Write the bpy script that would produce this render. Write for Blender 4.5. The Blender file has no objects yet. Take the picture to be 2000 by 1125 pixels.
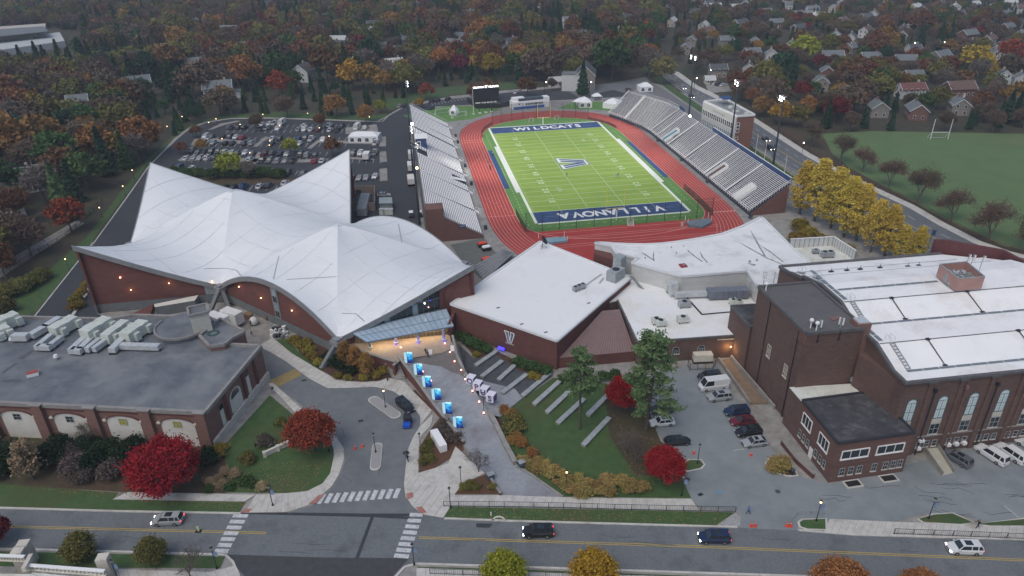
import bpy,bmesh,math,random
import numpy as np
from mathutils import Vector,Matrix,noise
random.seed(7);np.random.seed(7)
SC=bpy.context.scene;COL=SC.collection
# --- camera (pose solved from the pitch's known 120 x 53.3 yd)
CF,CP,CR,CH=1384.09,0.492246,0.019136,86.03
FAZ,FX,FY=0.1538699,24.125,260.173
cam=bpy.data.cameras.new('camera');co=bpy.data.objects.new('camera',cam);COL.objects.link(co)
cam.sensor_width=36;cam.lens=CF/2000*36;cam.clip_start=1;cam.clip_end=6000
cp,sp,cr,sr=math.cos(CP),math.sin(CP),math.cos(CR),math.sin(CR)
fwd=Vector((0,cp,-sp));up0=Vector((0,sp,cp));rt0=Vector((1,0,0))
rt=rt0*cr-up0*sr;up=rt0*sr+up0*cr
Mx=Matrix((rt,up,-fwd)).transposed().to_4x4();Mx.translation=(0,0,CH)
co.matrix_world=Mx;SC.camera=co
# --- sky, sun, exposure
SUN_EL,SUN_AZ=math.radians(58),math.radians(215)
w=bpy.data.worlds.new('World');SC.world=w;w.use_nodes=True
nt=w.node_tree;sky=nt.nodes.new('ShaderNodeTexSky');sky.sky_type='NISHITA';sky.sun_disc=False
sky.sun_elevation=SUN_EL;sky.sun_rotation=SUN_AZ;sky.air_density=1.0;sky.dust_density=3.5;sky.ozone_density=1.0
bg=nt.nodes['Background'];bg.inputs['Strength'].default_value=0.1
nt.links.new(sky.outputs[0],bg.inputs[0])
sl=bpy.data.lights.new('sun','SUN');sl.energy=0.5;sl.angle=math.radians(50);sl.color=(1.0,.985,.92)
so=bpy.data.objects.new('sun',sl);COL.objects.link(so)
sd=Vector((math.sin(SUN_AZ)*math.cos(SUN_EL),math.cos(SUN_AZ)*math.cos(SUN_EL),math.sin(SUN_EL)))
so.rotation_euler=sd.to_track_quat('Z','Y').to_euler()
SC.view_settings.view_transform='Standard';SC.view_settings.look='None'
SC.view_settings.exposure=0.47;SC.view_settings.gamma=1;SC.view_settings.use_curve_mapping=False
SC.cycles.max_bounces=5;SC.cycles.transparent_max_bounces=8;SC.cycles.caustics_reflective=False;SC.cycles.caustics_refractive=False
# --- measuring: a pixel of the 2000 px photograph -> the point it shows at height z
def G(px,py,z=0.0):
 a=(px-1000)/CF;b=(562.5-py)/CF
 x=a*cr+b*sr;u=-a*sr+b*cr
 t=(z-CH)/(-sp+u*cp)
 return Vector((x*t,(cp+u*sp)*t,z))
def PJ(X,Y,Z=0):
 Zr=Z-CH;d=Y*cp-Zr*sp;u=Y*sp+Zr*cp
 return 1000+CF*(X*cr-u*sr)/d,562.5-CF*(X*sr+u*cr)/d
cA,sA=math.cos(FAZ),math.sin(FAZ)
def F(u,v,z=0.0):return Vector((u*cA-v*sA+FX,u*sA+v*cA+FY,z))
def Fi(X,Y):X-=FX;Y-=FY;return X*cA+Y*sA,-X*sA+Y*cA
def plaza_z(Y):return 2.5*max(0,min(1,(Y-100.5)/27.5))
def GP(px,py,dz=0):
 z=0
 for _ in range(12):z=plaza_z(G(px,py,z).y)
 p=G(px,py,z);p.z=z+dz;return p
HAZE=0.00022
# --- materials
MATS={}
def mat(name,c1,c2=None,scale=1.0,rough=.85,detail=4,bump=0,metal=0,emit=None,estr=0,lo=.35,hi=.65,c3=None,s3=.1,alpha=None,stretch=None,spec=None,rnd=0,coord='Object'):
 if name in MATS:return MATS[name]
 m=bpy.data.materials.new(name);m.use_nodes=True;n=m.node_tree;L=n.links
 b=n.nodes['Principled BSDF'];b.inputs['Roughness'].default_value=rough;b.inputs['Metallic'].default_value=metal
 if spec is not None:b.inputs['Specular IOR Level'].default_value=spec
 b.inputs['Base Color'].default_value=(*c1,1)
 out=None
 if c2 is not None:
  tc=n.nodes.new('ShaderNodeTexCoord');v=tc.outputs[coord]
  if stretch:
   mp=n.nodes.new('ShaderNodeMapping');mp.inputs['Scale'].default_value=stretch
   if len(stretch)==3:pass
   L.new(v,mp.inputs[0]);v=mp.outputs[0]
  no=n.nodes.new('ShaderNodeTexNoise');no.inputs['Scale'].default_value=scale;no.inputs['Detail'].default_value=detail;no.inputs['Roughness'].default_value=.62
  L.new(v,no.inputs['Vector'])
  mr=n.nodes.new('ShaderNodeMapRange');mr.inputs[1].default_value=lo;mr.inputs[2].default_value=hi
  L.new(no.outputs[0],mr.inputs[0])
  mx=n.nodes.new('ShaderNodeMix');mx.data_type='RGBA';mx.inputs[6].default_value=(*c1,1);mx.inputs[7].default_value=(*c2,1)
  L.new(mr.outputs[0],mx.inputs[0]);out=mx.outputs[2]
  if c3 is not None:
   n3=n.nodes.new('ShaderNodeTexNoise');n3 .inputs['Scale'].default_value=s3;n3 .inputs['Detail'].default_value=5;n3 .inputs['Roughness'].default_value=.7
   L.new(tc.outputs[coord],n3 .inputs['Vector'])
   m3=n.nodes.new('ShaderNodeMapRange');m3 .inputs[1].default_value=.5;m3 .inputs[2].default_value=.72
   L.new(n3 .outputs[0],m3 .inputs[0])
   x3=n.nodes.new('ShaderNodeMix');x3 .data_type='RGBA';x3 .inputs[7].default_value=(*c3,1)
   L.new(m3 .outputs[0],x3 .inputs[0]);L.new(out,x3 .inputs[6]);out=x3 .outputs[2]
  if bump:
   bp=n.nodes.new('ShaderNodeBump');bp.inputs['Strength'].default_value=bump;bp.inputs['Distance'].default_value=.1
   L.new(no.outputs[0],bp.inputs['Height']);L.new(bp.outputs[0],b.inputs['Normal'])
 if rnd:
  oi=n.nodes.new('ShaderNodeObjectInfo');hs=n.nodes.new('ShaderNodeHueSaturation')
  m1=n.nodes.new('ShaderNodeMapRange');m1 .inputs[3].default_value=1-rnd;m1 .inputs[4].default_value=1+rnd
  L.new(oi.outputs['Random'],m1 .inputs[0]);L.new(m1 .outputs[0],hs.inputs['Value'])
  m2=n.nodes.new('ShaderNodeMapRange');m2 .inputs[3].default_value=.5-rnd*.09;m2 .inputs[4].default_value=.5+rnd*.09
  ml=n.nodes.new('ShaderNodeMath');ml.operation='FRACT';mm=n.nodes.new('ShaderNodeMath');mm.operation='MULTIPLY';mm.inputs[1].default_value=17.3
  L.new(oi.outputs['Random'],mm.inputs[0]);L.new(mm.outputs[0],ml.inputs[0]);L.new(ml.outputs[0],m2 .inputs[0]);L.new(m2 .outputs[0],hs.inputs['Hue'])
  if out is not None:L.new(out,hs.inputs['Color'])
  else:hs.inputs['Color'].default_value=(*c1,1)
  out=hs.outputs[0]
 if out is not None:L.new(out,b.inputs['Base Color'])
 if emit is not None:
  b.inputs['Emission Color'].default_value=(*emit,1);b.inputs['Emission Strength'].default_value=estr
 if alpha is not None:b.inputs['Alpha'].default_value=alpha
 MATS[name]=m;return m
ASPH=mat('asphalt',(.12,.136,.146),(.155,.17,.178),2.2,c3=(.085,.095,.104),s3=.2)
ASPHD=mat('asphalt_dark',(.03,.035,.042),(.042,.046,.053),.8,c3=(.052,.054,.06),s3=.05)
ASPHL=mat('asphalt_light',(.19,.22,.23),(.23,.255,.265),.35,c3=(.15,.172,.182),s3=.06)
CONC=mat('concrete',(.45,.445,.415),(.54,.53,.49),.9,c3=(.33,.3,.26),s3=.3)
CONCD=mat('concrete_old',(.22,.22,.21),(.31,.3,.28),.6,c3=(.17,.15,.13),s3=.25)
PAVE=mat('pavers',(.24,.265,.295),(.3,.32,.345),1.4,c3=(.17,.165,.175),s3=.09)
PAVED=mat('pavers_dark',(.12,.125,.135),(.16,.165,.175),1.2)
GRASS=mat('lawn',(.034,.078,.02),(.055,.105,.028),.6,c3=(.07,.075,.025),s3=.07,bump=.2)
GRASSD=mat('meadow',(.085,.145,.05),(.1,.165,.058),.12,c3=(.13,.14,.065),s3=.015)
LITTER=mat('leaf_litter',(.05,.034,.02),(.085,.055,.03),.9,c3=(.035,.05,.018),s3=.06)
FLOORM=mat('woodland_ground',(.03,.035,.018),(.06,.045,.025),.25,c3=(.025,.04,.015),s3=.03)
MULCH=mat('mulch',(.05,.028,.018),(.09,.045,.025),1.5)
TURF=mat('turf',(.19,.3,.042),(.25,.36,.062),.09,rough=.9,stretch=(.3,1.4,1),c3=(.17,.29,.045),s3=.04)
TURFG=mat('turf_surround',(.085,.2,.045),(.11,.235,.055),.2,rough=.9)
TRACK=mat('track_red',(.31,.03,.024),(.36,.04,.03),.25,rough=.8,c3=(.26,.034,.03),s3=.08)
NAVY=mat('navy_paint',(.018,.05,.15),(.028,.07,.18),.6,rough=.7)
WHT=mat('white_paint',(.72,.74,.74),(.8,.8,.8),1.5,rough=.6)
LINE=mat('field_line',(.62,.7,.5),rough=.8)
TLINE=mat('track_line',(.75,.5,.42),rough=.8)
YEL=mat('yellow_paint',(.55,.38,.05),(.42,.3,.07),3)
XW=mat('crossing_paint',(.62,.64,.65),(.42,.44,.46),2.5,c3=(.3,.31,.32),s3=1.2)
STALL=mat('stall_line',(.5,.5,.5),rough=.8)
ROOFW=mat('roof_membrane',(.7,.73,.74),(.77,.79,.8),.12,rough=.6,c3=(.68,.7,.71),s3=.35,stretch=(.5,2.2,1))
ROOFF=mat('roof_white_flat',(.75,.77,.77),(.8,.81,.81),.1,rough=.6,c3=(.68,.69,.68),s3=.1)
ROOFS=mat('roof_white_stained',(.55,.57,.52),(.66,.68,.64),.4,c3=(.4,.4,.28),s3=.3)
ROOFG=mat('roof_grey',(.095,.11,.13),(.17,.185,.2),.22,c3=(.21,.225,.23),s3=.09,rough=.75)
ROOFB=mat('roof_black',(.035,.036,.042),(.06,.06,.068),.5,c3=(.13,.13,.14),s3=.35)
ROOFT=mat('roof_taupe',(.1,.098,.1),(.13,.125,.127),.3,c3=(.085,.08,.085),s3=.3)
COPING=mat('coping',(.085,.088,.095),(.12,.12,.125),1)
BRICK=mat('brick_arena',(.125,.049,.041),(.155,.062,.051),.5,stretch=(1,1,3),c3=(.115,.043,.036),s3=.1)
BRICKM=mat('brick_mid',(.115,.044,.037),(.14,.054,.046),.6,stretch=(1,1,3),c3=(.085,.034,.03),s3=.12)
BRICKO=mat('brick_old',(.108,.066,.056),(.138,.084,.071),.7,stretch=(1,1,3),c3=(.085,.05,.043),s3=.15)
BRICKR=mat('brick_pink',(.17,.095,.077),(.215,.118,.095),.8,stretch=(1,1,3),c3=(.16,.085,.068),s3=.2)
BASEG=mat('base_grey',(.13,.15,.155),(.17,.185,.19),.6)
TRIM=mat('trim_grey',(.2,.21,.22),(.25,.26,.27),.8,rough=.5)
STONE=mat('light_stone',(.5,.47,.41),(.58,.55,.48),.8,c3=(.4,.38,.34),s3=.6)
STUCCO=mat('stucco',(.56,.56,.52),(.64,.63,.58),.7)
METR=mat('ribbed_metal',(.2,.135,.13),(.235,.16,.15),.8,rough=.45)
METW=mat('metal_siding',(.54,.55,.54),(.6,.61,.6),.6,rough=.5)
HVAC=mat('hvac_pale',(.5,.54,.49),(.58,.62,.57),.7,rough=.5,c3=(.4,.44,.42),s3=1.2)
HVACG=mat('hvac_grey',(.25,.28,.3),(.34,.37,.38),1.2,rough=.45)
DUCT=mat('duct_galv',(.5,.53,.54),(.62,.65,.66),1.4,rough=.4,metal=.3)
DARK=mat('dark_metal',(.02,.022,.026),rough=.5)
STEEL=mat('steel_navy',(.03,.045,.07),rough=.5)
ALU=mat('bench_aluminium',(.76,.77,.77),(.82,.82,.82),1,rough=.6)
TREAD=mat('stand_tread',(.022,.03,.045),(.035,.045,.06),.8)
GLASS=mat('glass_dark',(.02,.028,.034),rough=.12,spec=.8)
GLASSB=mat('glass_pale',(.2,.28,.32),(.28,.36,.4),.6,rough=.15,spec=.8)
GLASSW=mat('arched_glass',(.56,.66,.67),(.64,.72,.73),.9,rough=.2)
GRATE=mat('grate',(.012,.01,.01),rough=.9)
GRAN=mat('granite',(.26,.29,.3),(.36,.39,.4),1.2,rough=.6)
TYRE=mat('tyre',(.015,.015,.016),rough=.8)
RIM=mat('rim',(.3,.31,.32),rough=.35,metal=.6)
LAMPW=mat('lamp_white',(.9,.9,.9),emit=(1,.95,.88),estr=14)
LAMPY=mat('lamp_warm',(.9,.8,.6),emit=(1,.62,.28),estr=4.5)
LAMPR=mat('lamp_rose',(.9,.6,.5),emit=(1,.36,.26),estr=5)
LAMPB=mat('lamp_blue',(.1,.1,.9),emit=(.05,.03,1),estr=1.3)
WARM=mat('lit_window',(.6,.5,.3),emit=(1,.72,.36),estr=.9)
HEADL=mat('headlight',(.9,.9,.9),emit=(1,.98,.92),estr=8)
HEADO=mat('headlight_off',(.5,.52,.54),rough=.2)
TAIL=mat('tail_light',(.35,.01,.01),rough=.3)
TAILON=mat('tail_light_on',(.6,.02,.02),emit=(1,.05,.04),estr=2.5)
CONE=mat('cone_red',(.7,.06,.03),rough=.6)
SKIN=mat('skin',(.45,.27,.18),rough=.7)
WOOD=mat('timber',(.2,.13,.08),(.26,.18,.11),2)
BARK=mat('bark',(.075,.06,.048),(.11,.09,.07),2)
CREAM=mat('cream',(.55,.52,.44),(.62,.6,.52),1)
LIT=mat('entrance_light',(.5,.4,.28),emit=(1,.72,.42),estr=.6)
# --- mesh builder and scene tree
KIDS={}
class MB:
 def __init__(s):s.v=[];s.f=[];s.m=[]
 def poly(s,pts,m=0):
  i=len(s.v);s.v+=[tuple(p)for p in pts];s.f.append(tuple(range(i,i+len(pts))));s.m.append(m);return s
 def prism(s,pts,z0,z1,m=0,mt=None,bottom=False):
  """pts: 2D ring (any winding). z0/z1 numbers or lists"""
  P=[(p[0],p[1])for p in pts]
  ar=sum(P[i][0]*P[(i+1)%len(P)][1]-P[(i+1)%len(P)][0]*P[i][1]for i in range(len(P)))
  Z0=[z0]*len(P)if not isinstance(z0,(list,tuple))else list(z0);Z1=[z1]*len(P)if not isinstance(z1,(list,tuple))else list(z1)
  if ar<0:P.reverse();Z0 .reverse();Z1 .reverse()
  n=len(P);i=len(s.v)
  s.v+=[(P[k][0],P[k][1],Z0[k])for k in range(n)]+[(P[k][0],P[k][1],Z1[k])for k in range(n)]
  for k in range(n):
   a,b=k,(k+1)%n
   s.f.append((i+a,i+b,i+n+b,i+n+a));s.m.append(m)
  s.f.append(tuple(range(i+n,i+2*n)));s.m.append(m if mt is None else mt)
  if bottom:s.f.append(tuple(reversed(range(i,i+n))));s.m.append(m)
  return s
 def box(s,c,sz,rot=0,m=0,taper=1):
  """c = centre of the base"""
  ca,sa=math.cos(rot),math.sin(rot);hx,hy=sz[0]/2,sz[1]/2;P=[]
  for z,k in((c[2],1),(c[2]+sz[2],taper)):
   for x,y in((-hx,-hy),(hx,-hy),(hx,hy),(-hx,hy)):
    P.append((c[0]+(x*ca-y*sa)*k,c[1]+(x*sa+y*ca)*k,z))
  i=len(s.v);s.v+=P
  for q in((3,2,1,0),(4,5,6,7),(0,1,5,4),(1,2,6,5),(2,3,7,6),(3,0,4,7)):
   s.f.append(tuple(i+k for k in q));s.m.append(m)
  return s
 def beam(s,p0,p1,w,h,m=0):
  p0=Vector(p0);p1=Vector(p1);d=(p1-p0)
  if d.length<1e-6:return s
  d.normalize();a=d.cross(Vector((0,0,1)))
  if a.length<1e-3:a=Vector((1,0,0))
  a.normalize();b=a.cross(d);i=len(s.v)
  for p in(p0,p1):
   for x,y in((-w/2,-h/2),(w/2,-h/2),(w/2,h/2),(-w/2,h/2)):s.v.append(tuple(p+a*x+b*y))
  for q in((0,1,2,3),(7,6,5,4),(0,4,5,1),(1,5,6,2),(2,6,7,3),(3,7,4,0)):
   s.f.append(tuple(i+k for k in q));s.m.append(m)
  return s
 def tube(s,p0,p1,r0,r1=None,n=8,m=0,caps=True):
  if r1 is None:r1=r0
  p0=Vector(p0);p1=Vector(p1);d=(p1-p0).normalized()
  a=d.orthogonal().normalized();b=d.cross(a);i=len(s.v)
  for p,r in((p0,r0),(p1,r1)):
   for k in range(n):
    t=2*math.pi*k/n;s.v.append(tuple(p+a*(r*math.cos(t))+b*(r*math.sin(t))))
  for k in range(n):
   l=(k+1)%n;s.f.append((i+k,i+l,i+n+l,i+n+k));s.m.append(m)
  if caps:
   s.f.append(tuple(i+k for k in reversed(range(n))));s.m.append(m)
   s.f.append(tuple(i+n+k for k in range(n)));s.m.append(m)
  return s
 def ball(s,c,r,n=8,m=0,sz=1):
  i=len(s.v);R=n//2
  for a in range(R+1):
   ph=math.pi*a/R
   for k in range(n):
    t=2*math.pi*k/n;s.v.append((c[0]+r*math.sin(ph)*math.cos(t),c[1]+r*math.sin(ph)*math.sin(t),c[2]-r*sz*math.cos(ph)))
  for a in range(R):
   for k in range(n):
    l=(k+1)%n;s.f.append((i+a*n+k,i+a*n+l,i+(a+1)*n+l,i+(a+1)*n+k));s.m.append(m)
  return s
 def wallquad(s,p0,p1,z0a,z1a,z0b=None,z1b=None,m=0):
  z0b=z0a if z0b is None else z0b;z1b=z1a if z1b is None else z1b
  return s.poly([(p0[0],p0[1],z0a),(p1[0],p1[1],z0b),(p1[0],p1[1],z1b),(p0[0],p0[1],z1a)],m)
 def mesh(s,name,mats,smooth=False):
  me=bpy.data.meshes.new(name);me.from_pydata(s.v,[],s.f)
  for q in(mats if isinstance(mats,(list,tuple))else[mats]):me.materials.append(q)
  me.polygons.foreach_set('material_index',s.m)
  if smooth:me.polygons.foreach_set('use_smooth',[True]*len(s.f))
  me.update();return me
 def build(s,name,mats,parent=None,smooth=False,**kw):
  return link(name,s.mesh(name,mats,smooth),parent,**kw)
def link(name,data,parent=None,kind=None,label=None,cat=None,group=None):
 o=bpy.data.objects.new(name,data);COL.objects.link(o)
 if parent is not None:
  o.parent=parent;o.matrix_parent_inverse=Matrix.Translation(-Vector(parent['loc0']))
  KIDS.setdefault(parent.name,[]).append(o)
 o['loc0']=(0.,0.,0.)
 if kind:o['kind']=kind
 if label:o['label']=label
 if cat:o['category']=cat
 if group:o['group']=group
 return o
def thing(name,label,cat,loc=(0,0,0),group=None):
 o=bpy.data.objects.new(name,None);COL.objects.link(o);o.location=loc;o['loc0']=tuple(float(q)for q in loc)
 o.empty_display_size=.5;o['label']=label;o['category']=cat
 if group:o['group']=group
 return o
def dup(root,loc,rot=0,scale=None,label=None,group=None,cat=None,mats=None):
 r=root.copy();COL.objects.link(r);r.location=loc;r.rotation_euler=(0,0,rot)
 if scale is not None:r.scale=scale if hasattr(scale,'__len__')else(scale,)*3
 if label:r['label']=label
 if group:r['group']=group
 if cat:r['category']=cat
 def rec(src,dst):
  for ch in KIDS.get(src.name,[]):
   c=ch.copy();COL.objects.link(c);c.parent=dst
   if mats and c.name.split('.')[0]in mats:
    c.material_slots[0].link='OBJECT';c.material_slots[0].material=mats[c.name.split('.')[0]]
   KIDS.setdefault(dst.name,[]).append(c);rec(ch,c)
 rec(root,r);return r
def sheet(name,px,z,m,pts=None,kind='structure',parent=None,label=None,cat=None):
 P=pts if pts is not None else[G(x,y)[:2]for x,y in px]
 b=MB();b.poly([(p[0],p[1],z)for p in P]);o=b.build(name,m,parent,kind=kind,label=label,cat=cat)
 if o.data.polygons[0].normal.z<0:o.data.flip_normals()
 return o
def slab(name,px,z0,z1,m,kind='structure',pts=None,parent=None,**kw):
 P=pts if pts is not None else[G(x,y)[:2]for x,y in px]
 return MB().prism(P,z0,z1).build(name,m,parent,kind=kind,**kw)
def text_mesh(txt,size,ext=.0,bold=.02):
 cu=bpy.data.curves.new('txt','FONT');cu.body=txt;cu.size=size;cu.extrude=ext;cu.offset=bold*size
 cu.align_x='CENTER';cu.align_y='CENTER';cu.resolution_u=3
 o=bpy.data.objects.new('txt',cu);COL.objects.link(o)
 dg=bpy.context.evaluated_depsgraph_get();me=bpy.data.meshes.new_from_object(o.evaluated_get(dg))
 bpy.data.objects.remove(o);return me
def put_text(name,txt,size,mtx,m,parent=None,ext=0,bold=.02,sx=1,**kw):
 me=text_mesh(txt,size,ext,bold);me.transform(Matrix.Diagonal((sx,1,1,1)));me.transform(mtx)
 me.materials.clear();me.materials.append(m)
 return link(name,me,parent,**kw)
def frame_mtx(origin,xdir,ydir):
 x=Vector(xdir).normalized();y=Vector(ydir).normalized();zz=x.cross(y).normalized()
 M=Matrix((x,y,zz)).transposed().to_4x4();M.translation=origin;return M
def lerp(a,b,t):return a+(b-a)*t
def inpoly(x,y,P):
 c=False;n=len(P);j=n-1
 for i in range(n):
  if(P[i][1]>y)!=(P[j][1]>y)and x<(P[j][0]-P[i][0])*(y-P[i][1])/(P[j][1]-P[i][1])+P[i][0]:c=not c
  j=i
 return c
 # ================= GROUND, ROADS, LAWNS
MB().poly([(-3000,-600,-.02),(3000,-600,-.02),(3000,4200,-.02),(-3000,4200,-.02)]).build('ground',FLOORM,kind='structure')
CAMPUS_PX=[(-60,660),(60,622),(185,470),(245,388),(292,322),(340,270),(366,250),(400,238),(450,230),(525,229),(640,232),(737,236),(757,225),(790,205),(880,188),(990,176),(1110,166),(1190,165),(1262,160),(1290,165),(1330,180),(1396,203),(1471,284),(1545,331),(1702,430),(1798,487),(2000,560),(2100,620)]
CAMPUS=[tuple(G(x,y)[:2])for x,y in CAMPUS_PX]+[(300,60),(300,-100),(-300,-100),(-300,120)]
sheet('campus_ground',None,-.012,CONCD,pts=CAMPUS)
sheet('parking_asphalt',[(60,625),(185,475),(245,392),(292,325),(345,273),(367,255),(400,240.5),(450,232.5),(525,231.5),(640,235),(737,239),(757,228),(790,209),(880,193),(990,181),(1110,170),(1180,170),(1230,182),(1250,196),(1190,215),(1060,210),(960,215),(900,225),(860,240),(845,300),(880,470),(860,540),(300,620),(130,640)],-.004,ASPHD)
sheet('east_service_road',[(1160,165),(1262,158),(1300,176),(1380,232),(1470,292),(1540,345),(1580,420),(1560,470),(1480,440),(1340,245),(1250,190)],-.003,mat('service_paving',(.13,.135,.14),(.17,.17,.17),.5))
# edge kerb of the lot
def kerb(px,w=.35,h=.14,name='kerb',z0=0,m=None):
 b=MB();P=[G(x,y)for x,y in px]
 for a,c in zip(P,P[1:]):b.beam((a.x,a.y,h/2+z0),(c.x,c.y,h/2+z0),w,h)
 return b.build(name,m or CONC,kind='structure')
kerb([(185,473),(245,390),(292,323),(345,271),(367,253),(400,239),(450,231.5),(525,230.5),(640,234),(737,238),(748,237),(757,228)])
sheet('verge_grass',[(60,590),(170,462),(240,370),(290,310),(345,258),(385,236),(450,223),(540,219),(640,223),(740,225),(757,222),(757,226),(737,236),(640,233),(525,229.5),(450,230.5),(398,237.5),(366,250),(342,268),(290,319),(242,386),(182,468),(65,618)],.03,GRASS)
sheet('verge_grass',[(760,216),(850,190),(1010,172),(1010,160),(850,172),(745,196)],.035,GRASS)
# drive on the left of the arena
sheet('service_drive',[(185,476),(262,385),(275,405),(232,470),(60,700),(-40,700)],.0,ASPHD)
kerb([(-20,690),(65,622),(182,474)])
kerb([(128,640),(172,570),(186,545)],.8,.3)
sheet('lawn',[(65,600),(130,520),(185,470),(160,470),(60,560),(-40,640),(-20,680),(58,622)],.02,GRASS)
# main street
ROAD_T=[(-200,985),(0,993),(230,1000),(470,1004),(560,1004),(828,1007),(1000,1018),(1440,1030),(1560,1036),(1670,1045),(2000,1054),(2200,1060)]
ROAD_B=[(2200,1148),(2000,1140),(1350,1119),(1000,1107),(813,1101),(780,1112),(765,1135),(765,1240),(480,1240),(470,1130),(455,1100),(440,1084),(250,1078),(0,1072),(-200,1068)]
sheet('street',ROAD_T+ROAD_B,.004,ASPH)
DRIVE=[(476,1004),(560,1003),(610,987),(650,951),(666,924),(675,896),(671,874),(654,843),(600,800),(560,770),(533,748),(523,730),(505,676),(555,704),(604,740),(640,759),(689,758),(732,756),(767,764),(803,789),(821,814),(821,832),(806,856),(796,881),(792,917),(789,945),(792,970),(806,990),(828,1008)]
sheet('driveway',DRIVE,.008,mat('drive_asphalt',(.13,.143,.153),(.16,.175,.183),.5,c3=(.105,.117,.125),s3=.07))
sheet('road_patch',[(470,1004),(476,1000),(720,1003),(828,1003),(828,1008),(720,1010)],.012,ASPHD)
sheet('road_patch',[(455,1100),(440,1083),(640,1089),(800,1090),(780,1112),(765,1128),(480,1128)],.012,mat('asphalt_new',(.045,.047,.052),(.06,.062,.068),1))
sheet('road_patch',[(930,1022),(962,1023),(956,1031),(930,1030)],.010,ASPHD)
def strip(name,a,b,w,z,m,**kw):
 a=G(*a);b=G(*b);d=(b-a).normalized();n=Vector((-d.y,d.x,0))*w/2
 return sheet(name,None,z,m,pts=[(a-n)[:2],(b-n)[:2],(b+n)[:2],(a+n)[:2]],**kw)
strip('road_seam',(728,1008),(697,1091),.55,.013,ASPHD)
strip('road_seam',(728,1008),(800,1012),.5,.0135,ASPHD)
for o in(-.16,.16):
 for a,b in(((-200,1023),(0,1028)),((0,1028),(520,1041)),((818,1050),(1350,1067)),((1350,1067),(2000,1094)),((2000,1094),(2200,1103))):
  A=G(*a)+Vector((0,o,0));B=G(*b)+Vector((0,o,0));d=(B-A).normalized();n=Vector((-d.y,d.x,0))*.055
  sheet('centre_line',None,.014,YEL,pts=[(A-n)[:2],(B-n)[:2],(B+n)[:2],(A+n)[:2]])
sheet('yellow_hatch',[(525,744),(577,720),(590,732),(540,757)],.016,mat('hatch_yellow',(.32,.24,.08),(.22,.18,.09),1.2))
def crosswalk(cs,w,l,label_mat=XW):
 for(x0,y0,x1,y1)in cs:
  a=G(x0,y0);b=G(x1,y1);d=(b-a).normalized();n=Vector((-d.y,d.x,0))*w/2
  sheet('crossing_stripe',None,.017,XW,pts=[(a-n)[:2],(b-n)[:2],(b+n)[:2],(a+n)[:2]])
crosswalk([(455+k*-5.9,1007+k*11.4,484+k*-6.3,1008+k*11.4)for k in range(7)],.75,3)
crosswalk([(800-k*4.3,1005+k*11.4,826-k*3.9,1006+k*11.6)for k in range(8)],.75,3)
crosswalk([(622+k*14.9,984-k*1.1,633+k*14.6,965-k*1.1)for k in range(11)],.75,3)
# kerbs of the street
kerb([(-200,987),(0,992.5),(230,999),(470,1003)]);kerb([(868,1013),(1000,1018),(1440,1030)]);kerb([(1560,1036),(1670,1045),(2000,1054),(2200,1060)])
kerb([(-200,1068.5),(0,1072.5),(250,1078.5),(440,1084),(455,1098),(467,1125),(470,1160)]);kerb([(2200,1148),(2000,1140),(1350,1119),(1000,1107.5),(813,1101.5),(790,1108),(770,1130)])
# pavements made of slabs: outline split across its length
def slab_walk(L,R,n,z0=0,z1=.12,name='pavement',mm=None):
 def along(P,t):
  D=[0]
  for a,b in zip(P,P[1:]):D.append(D[-1]+(b-a).length)
  s=t*D[-1]
  for i in range(len(P)-1):
   if s<=D[i+1]+1e-9:return P[i].lerp(P[i+1],(s-D[i])/max(1e-6,D[i+1]-D[i]))
  return P[-1]
 L=[G(*p)for p in L];R=[G(*p)for p in R]
 base=MB()
 for i in range(n*2):
  a,b,c,d=along(L,i/n/2),along(L,(i+1)/n/2),along(R,(i+1)/n/2),along(R,i/n/2)
  base.prism([a[:2],b[:2],c[:2],d[:2]],z0,z1-.03)
 root=base.build(name,CONCD,kind='structure')
 for i in range(n):
  g=.018/max(1,1);e=.02
  t0,t1=(i+e)/n,(i+1-e)/n;tm=(t0+t1)/2
  pts=[along(L,t0),along(L,tm),along(L,t1),along(R,t1),along(R,tm),along(R,t0)]
  c=sum(pts,Vector())/6;zt=z1+random.uniform(-.006,.006)
  MB().prism([(c+(p-c)*.993)[:2]for p in pts],z1-.04,zt).build('slab',mm or CONC,root)
 return root
slab_walk([(505,676),(555,704),(604,740),(640,759),(689,758),(732,756),(767,764),(803,789),(821,814),(821,832)],[(533,660),(569,690),(622,722),(658,743),(700,747),(739,746),(757,739),(789,745),(806,764),(844,802)],34)
slab_walk([(821,832),(806,856),(796,881),(792,917),(789,945),(792,970),(806,990),(828,1006),(866,1012)],[(846,810),(842,832),(822,852),(818,880),(817,925),(845,945),(870,960),(888,966),(893,970)],18)
slab_walk([(817,925),(820,926)],[(877,906),(917,940)],1)
sheet('forecourt',[(817,925),(877,905),(917,940),(888,966),(870,962)],.118,CONC)
slab_walk([(893,968),(985,968),(1100,972),(1200,974),(1350,975)],[(866,988),(985,990),(1100,992),(1200,995),(1366,998)],36)
slab_walk([(650,846),(671,876),(672,897),(664,924),(648,951),(604,987),(560,1001),(478,1002)],[(645,858),(652,880),(652,893),(645,925),(630,945),(600,960),(560,964),(500,967)],26)
slab_walk([(500,967),(250,962)],[(478,980),(220,976)],20)
slab_walk([(523,750),(580,810),(600,822)],[(533,748),(590,800),(610,812)],12)
slab_walk([(1620,1014),(1745,1020),(1860,1024),(2100,1030)],[(1608,1041),(1745,1047),(1860,1051),(2100,1058)],34)
slab_walk([(80,1108),(410,1118),(460,1105)],[(80,1124),(410,1140),(475,1140)],20)
slab_walk([(813,1110),(1000,1116),(1300,1126)],[(813,1135),(1000,1140),(1300,1150)],26)
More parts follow.
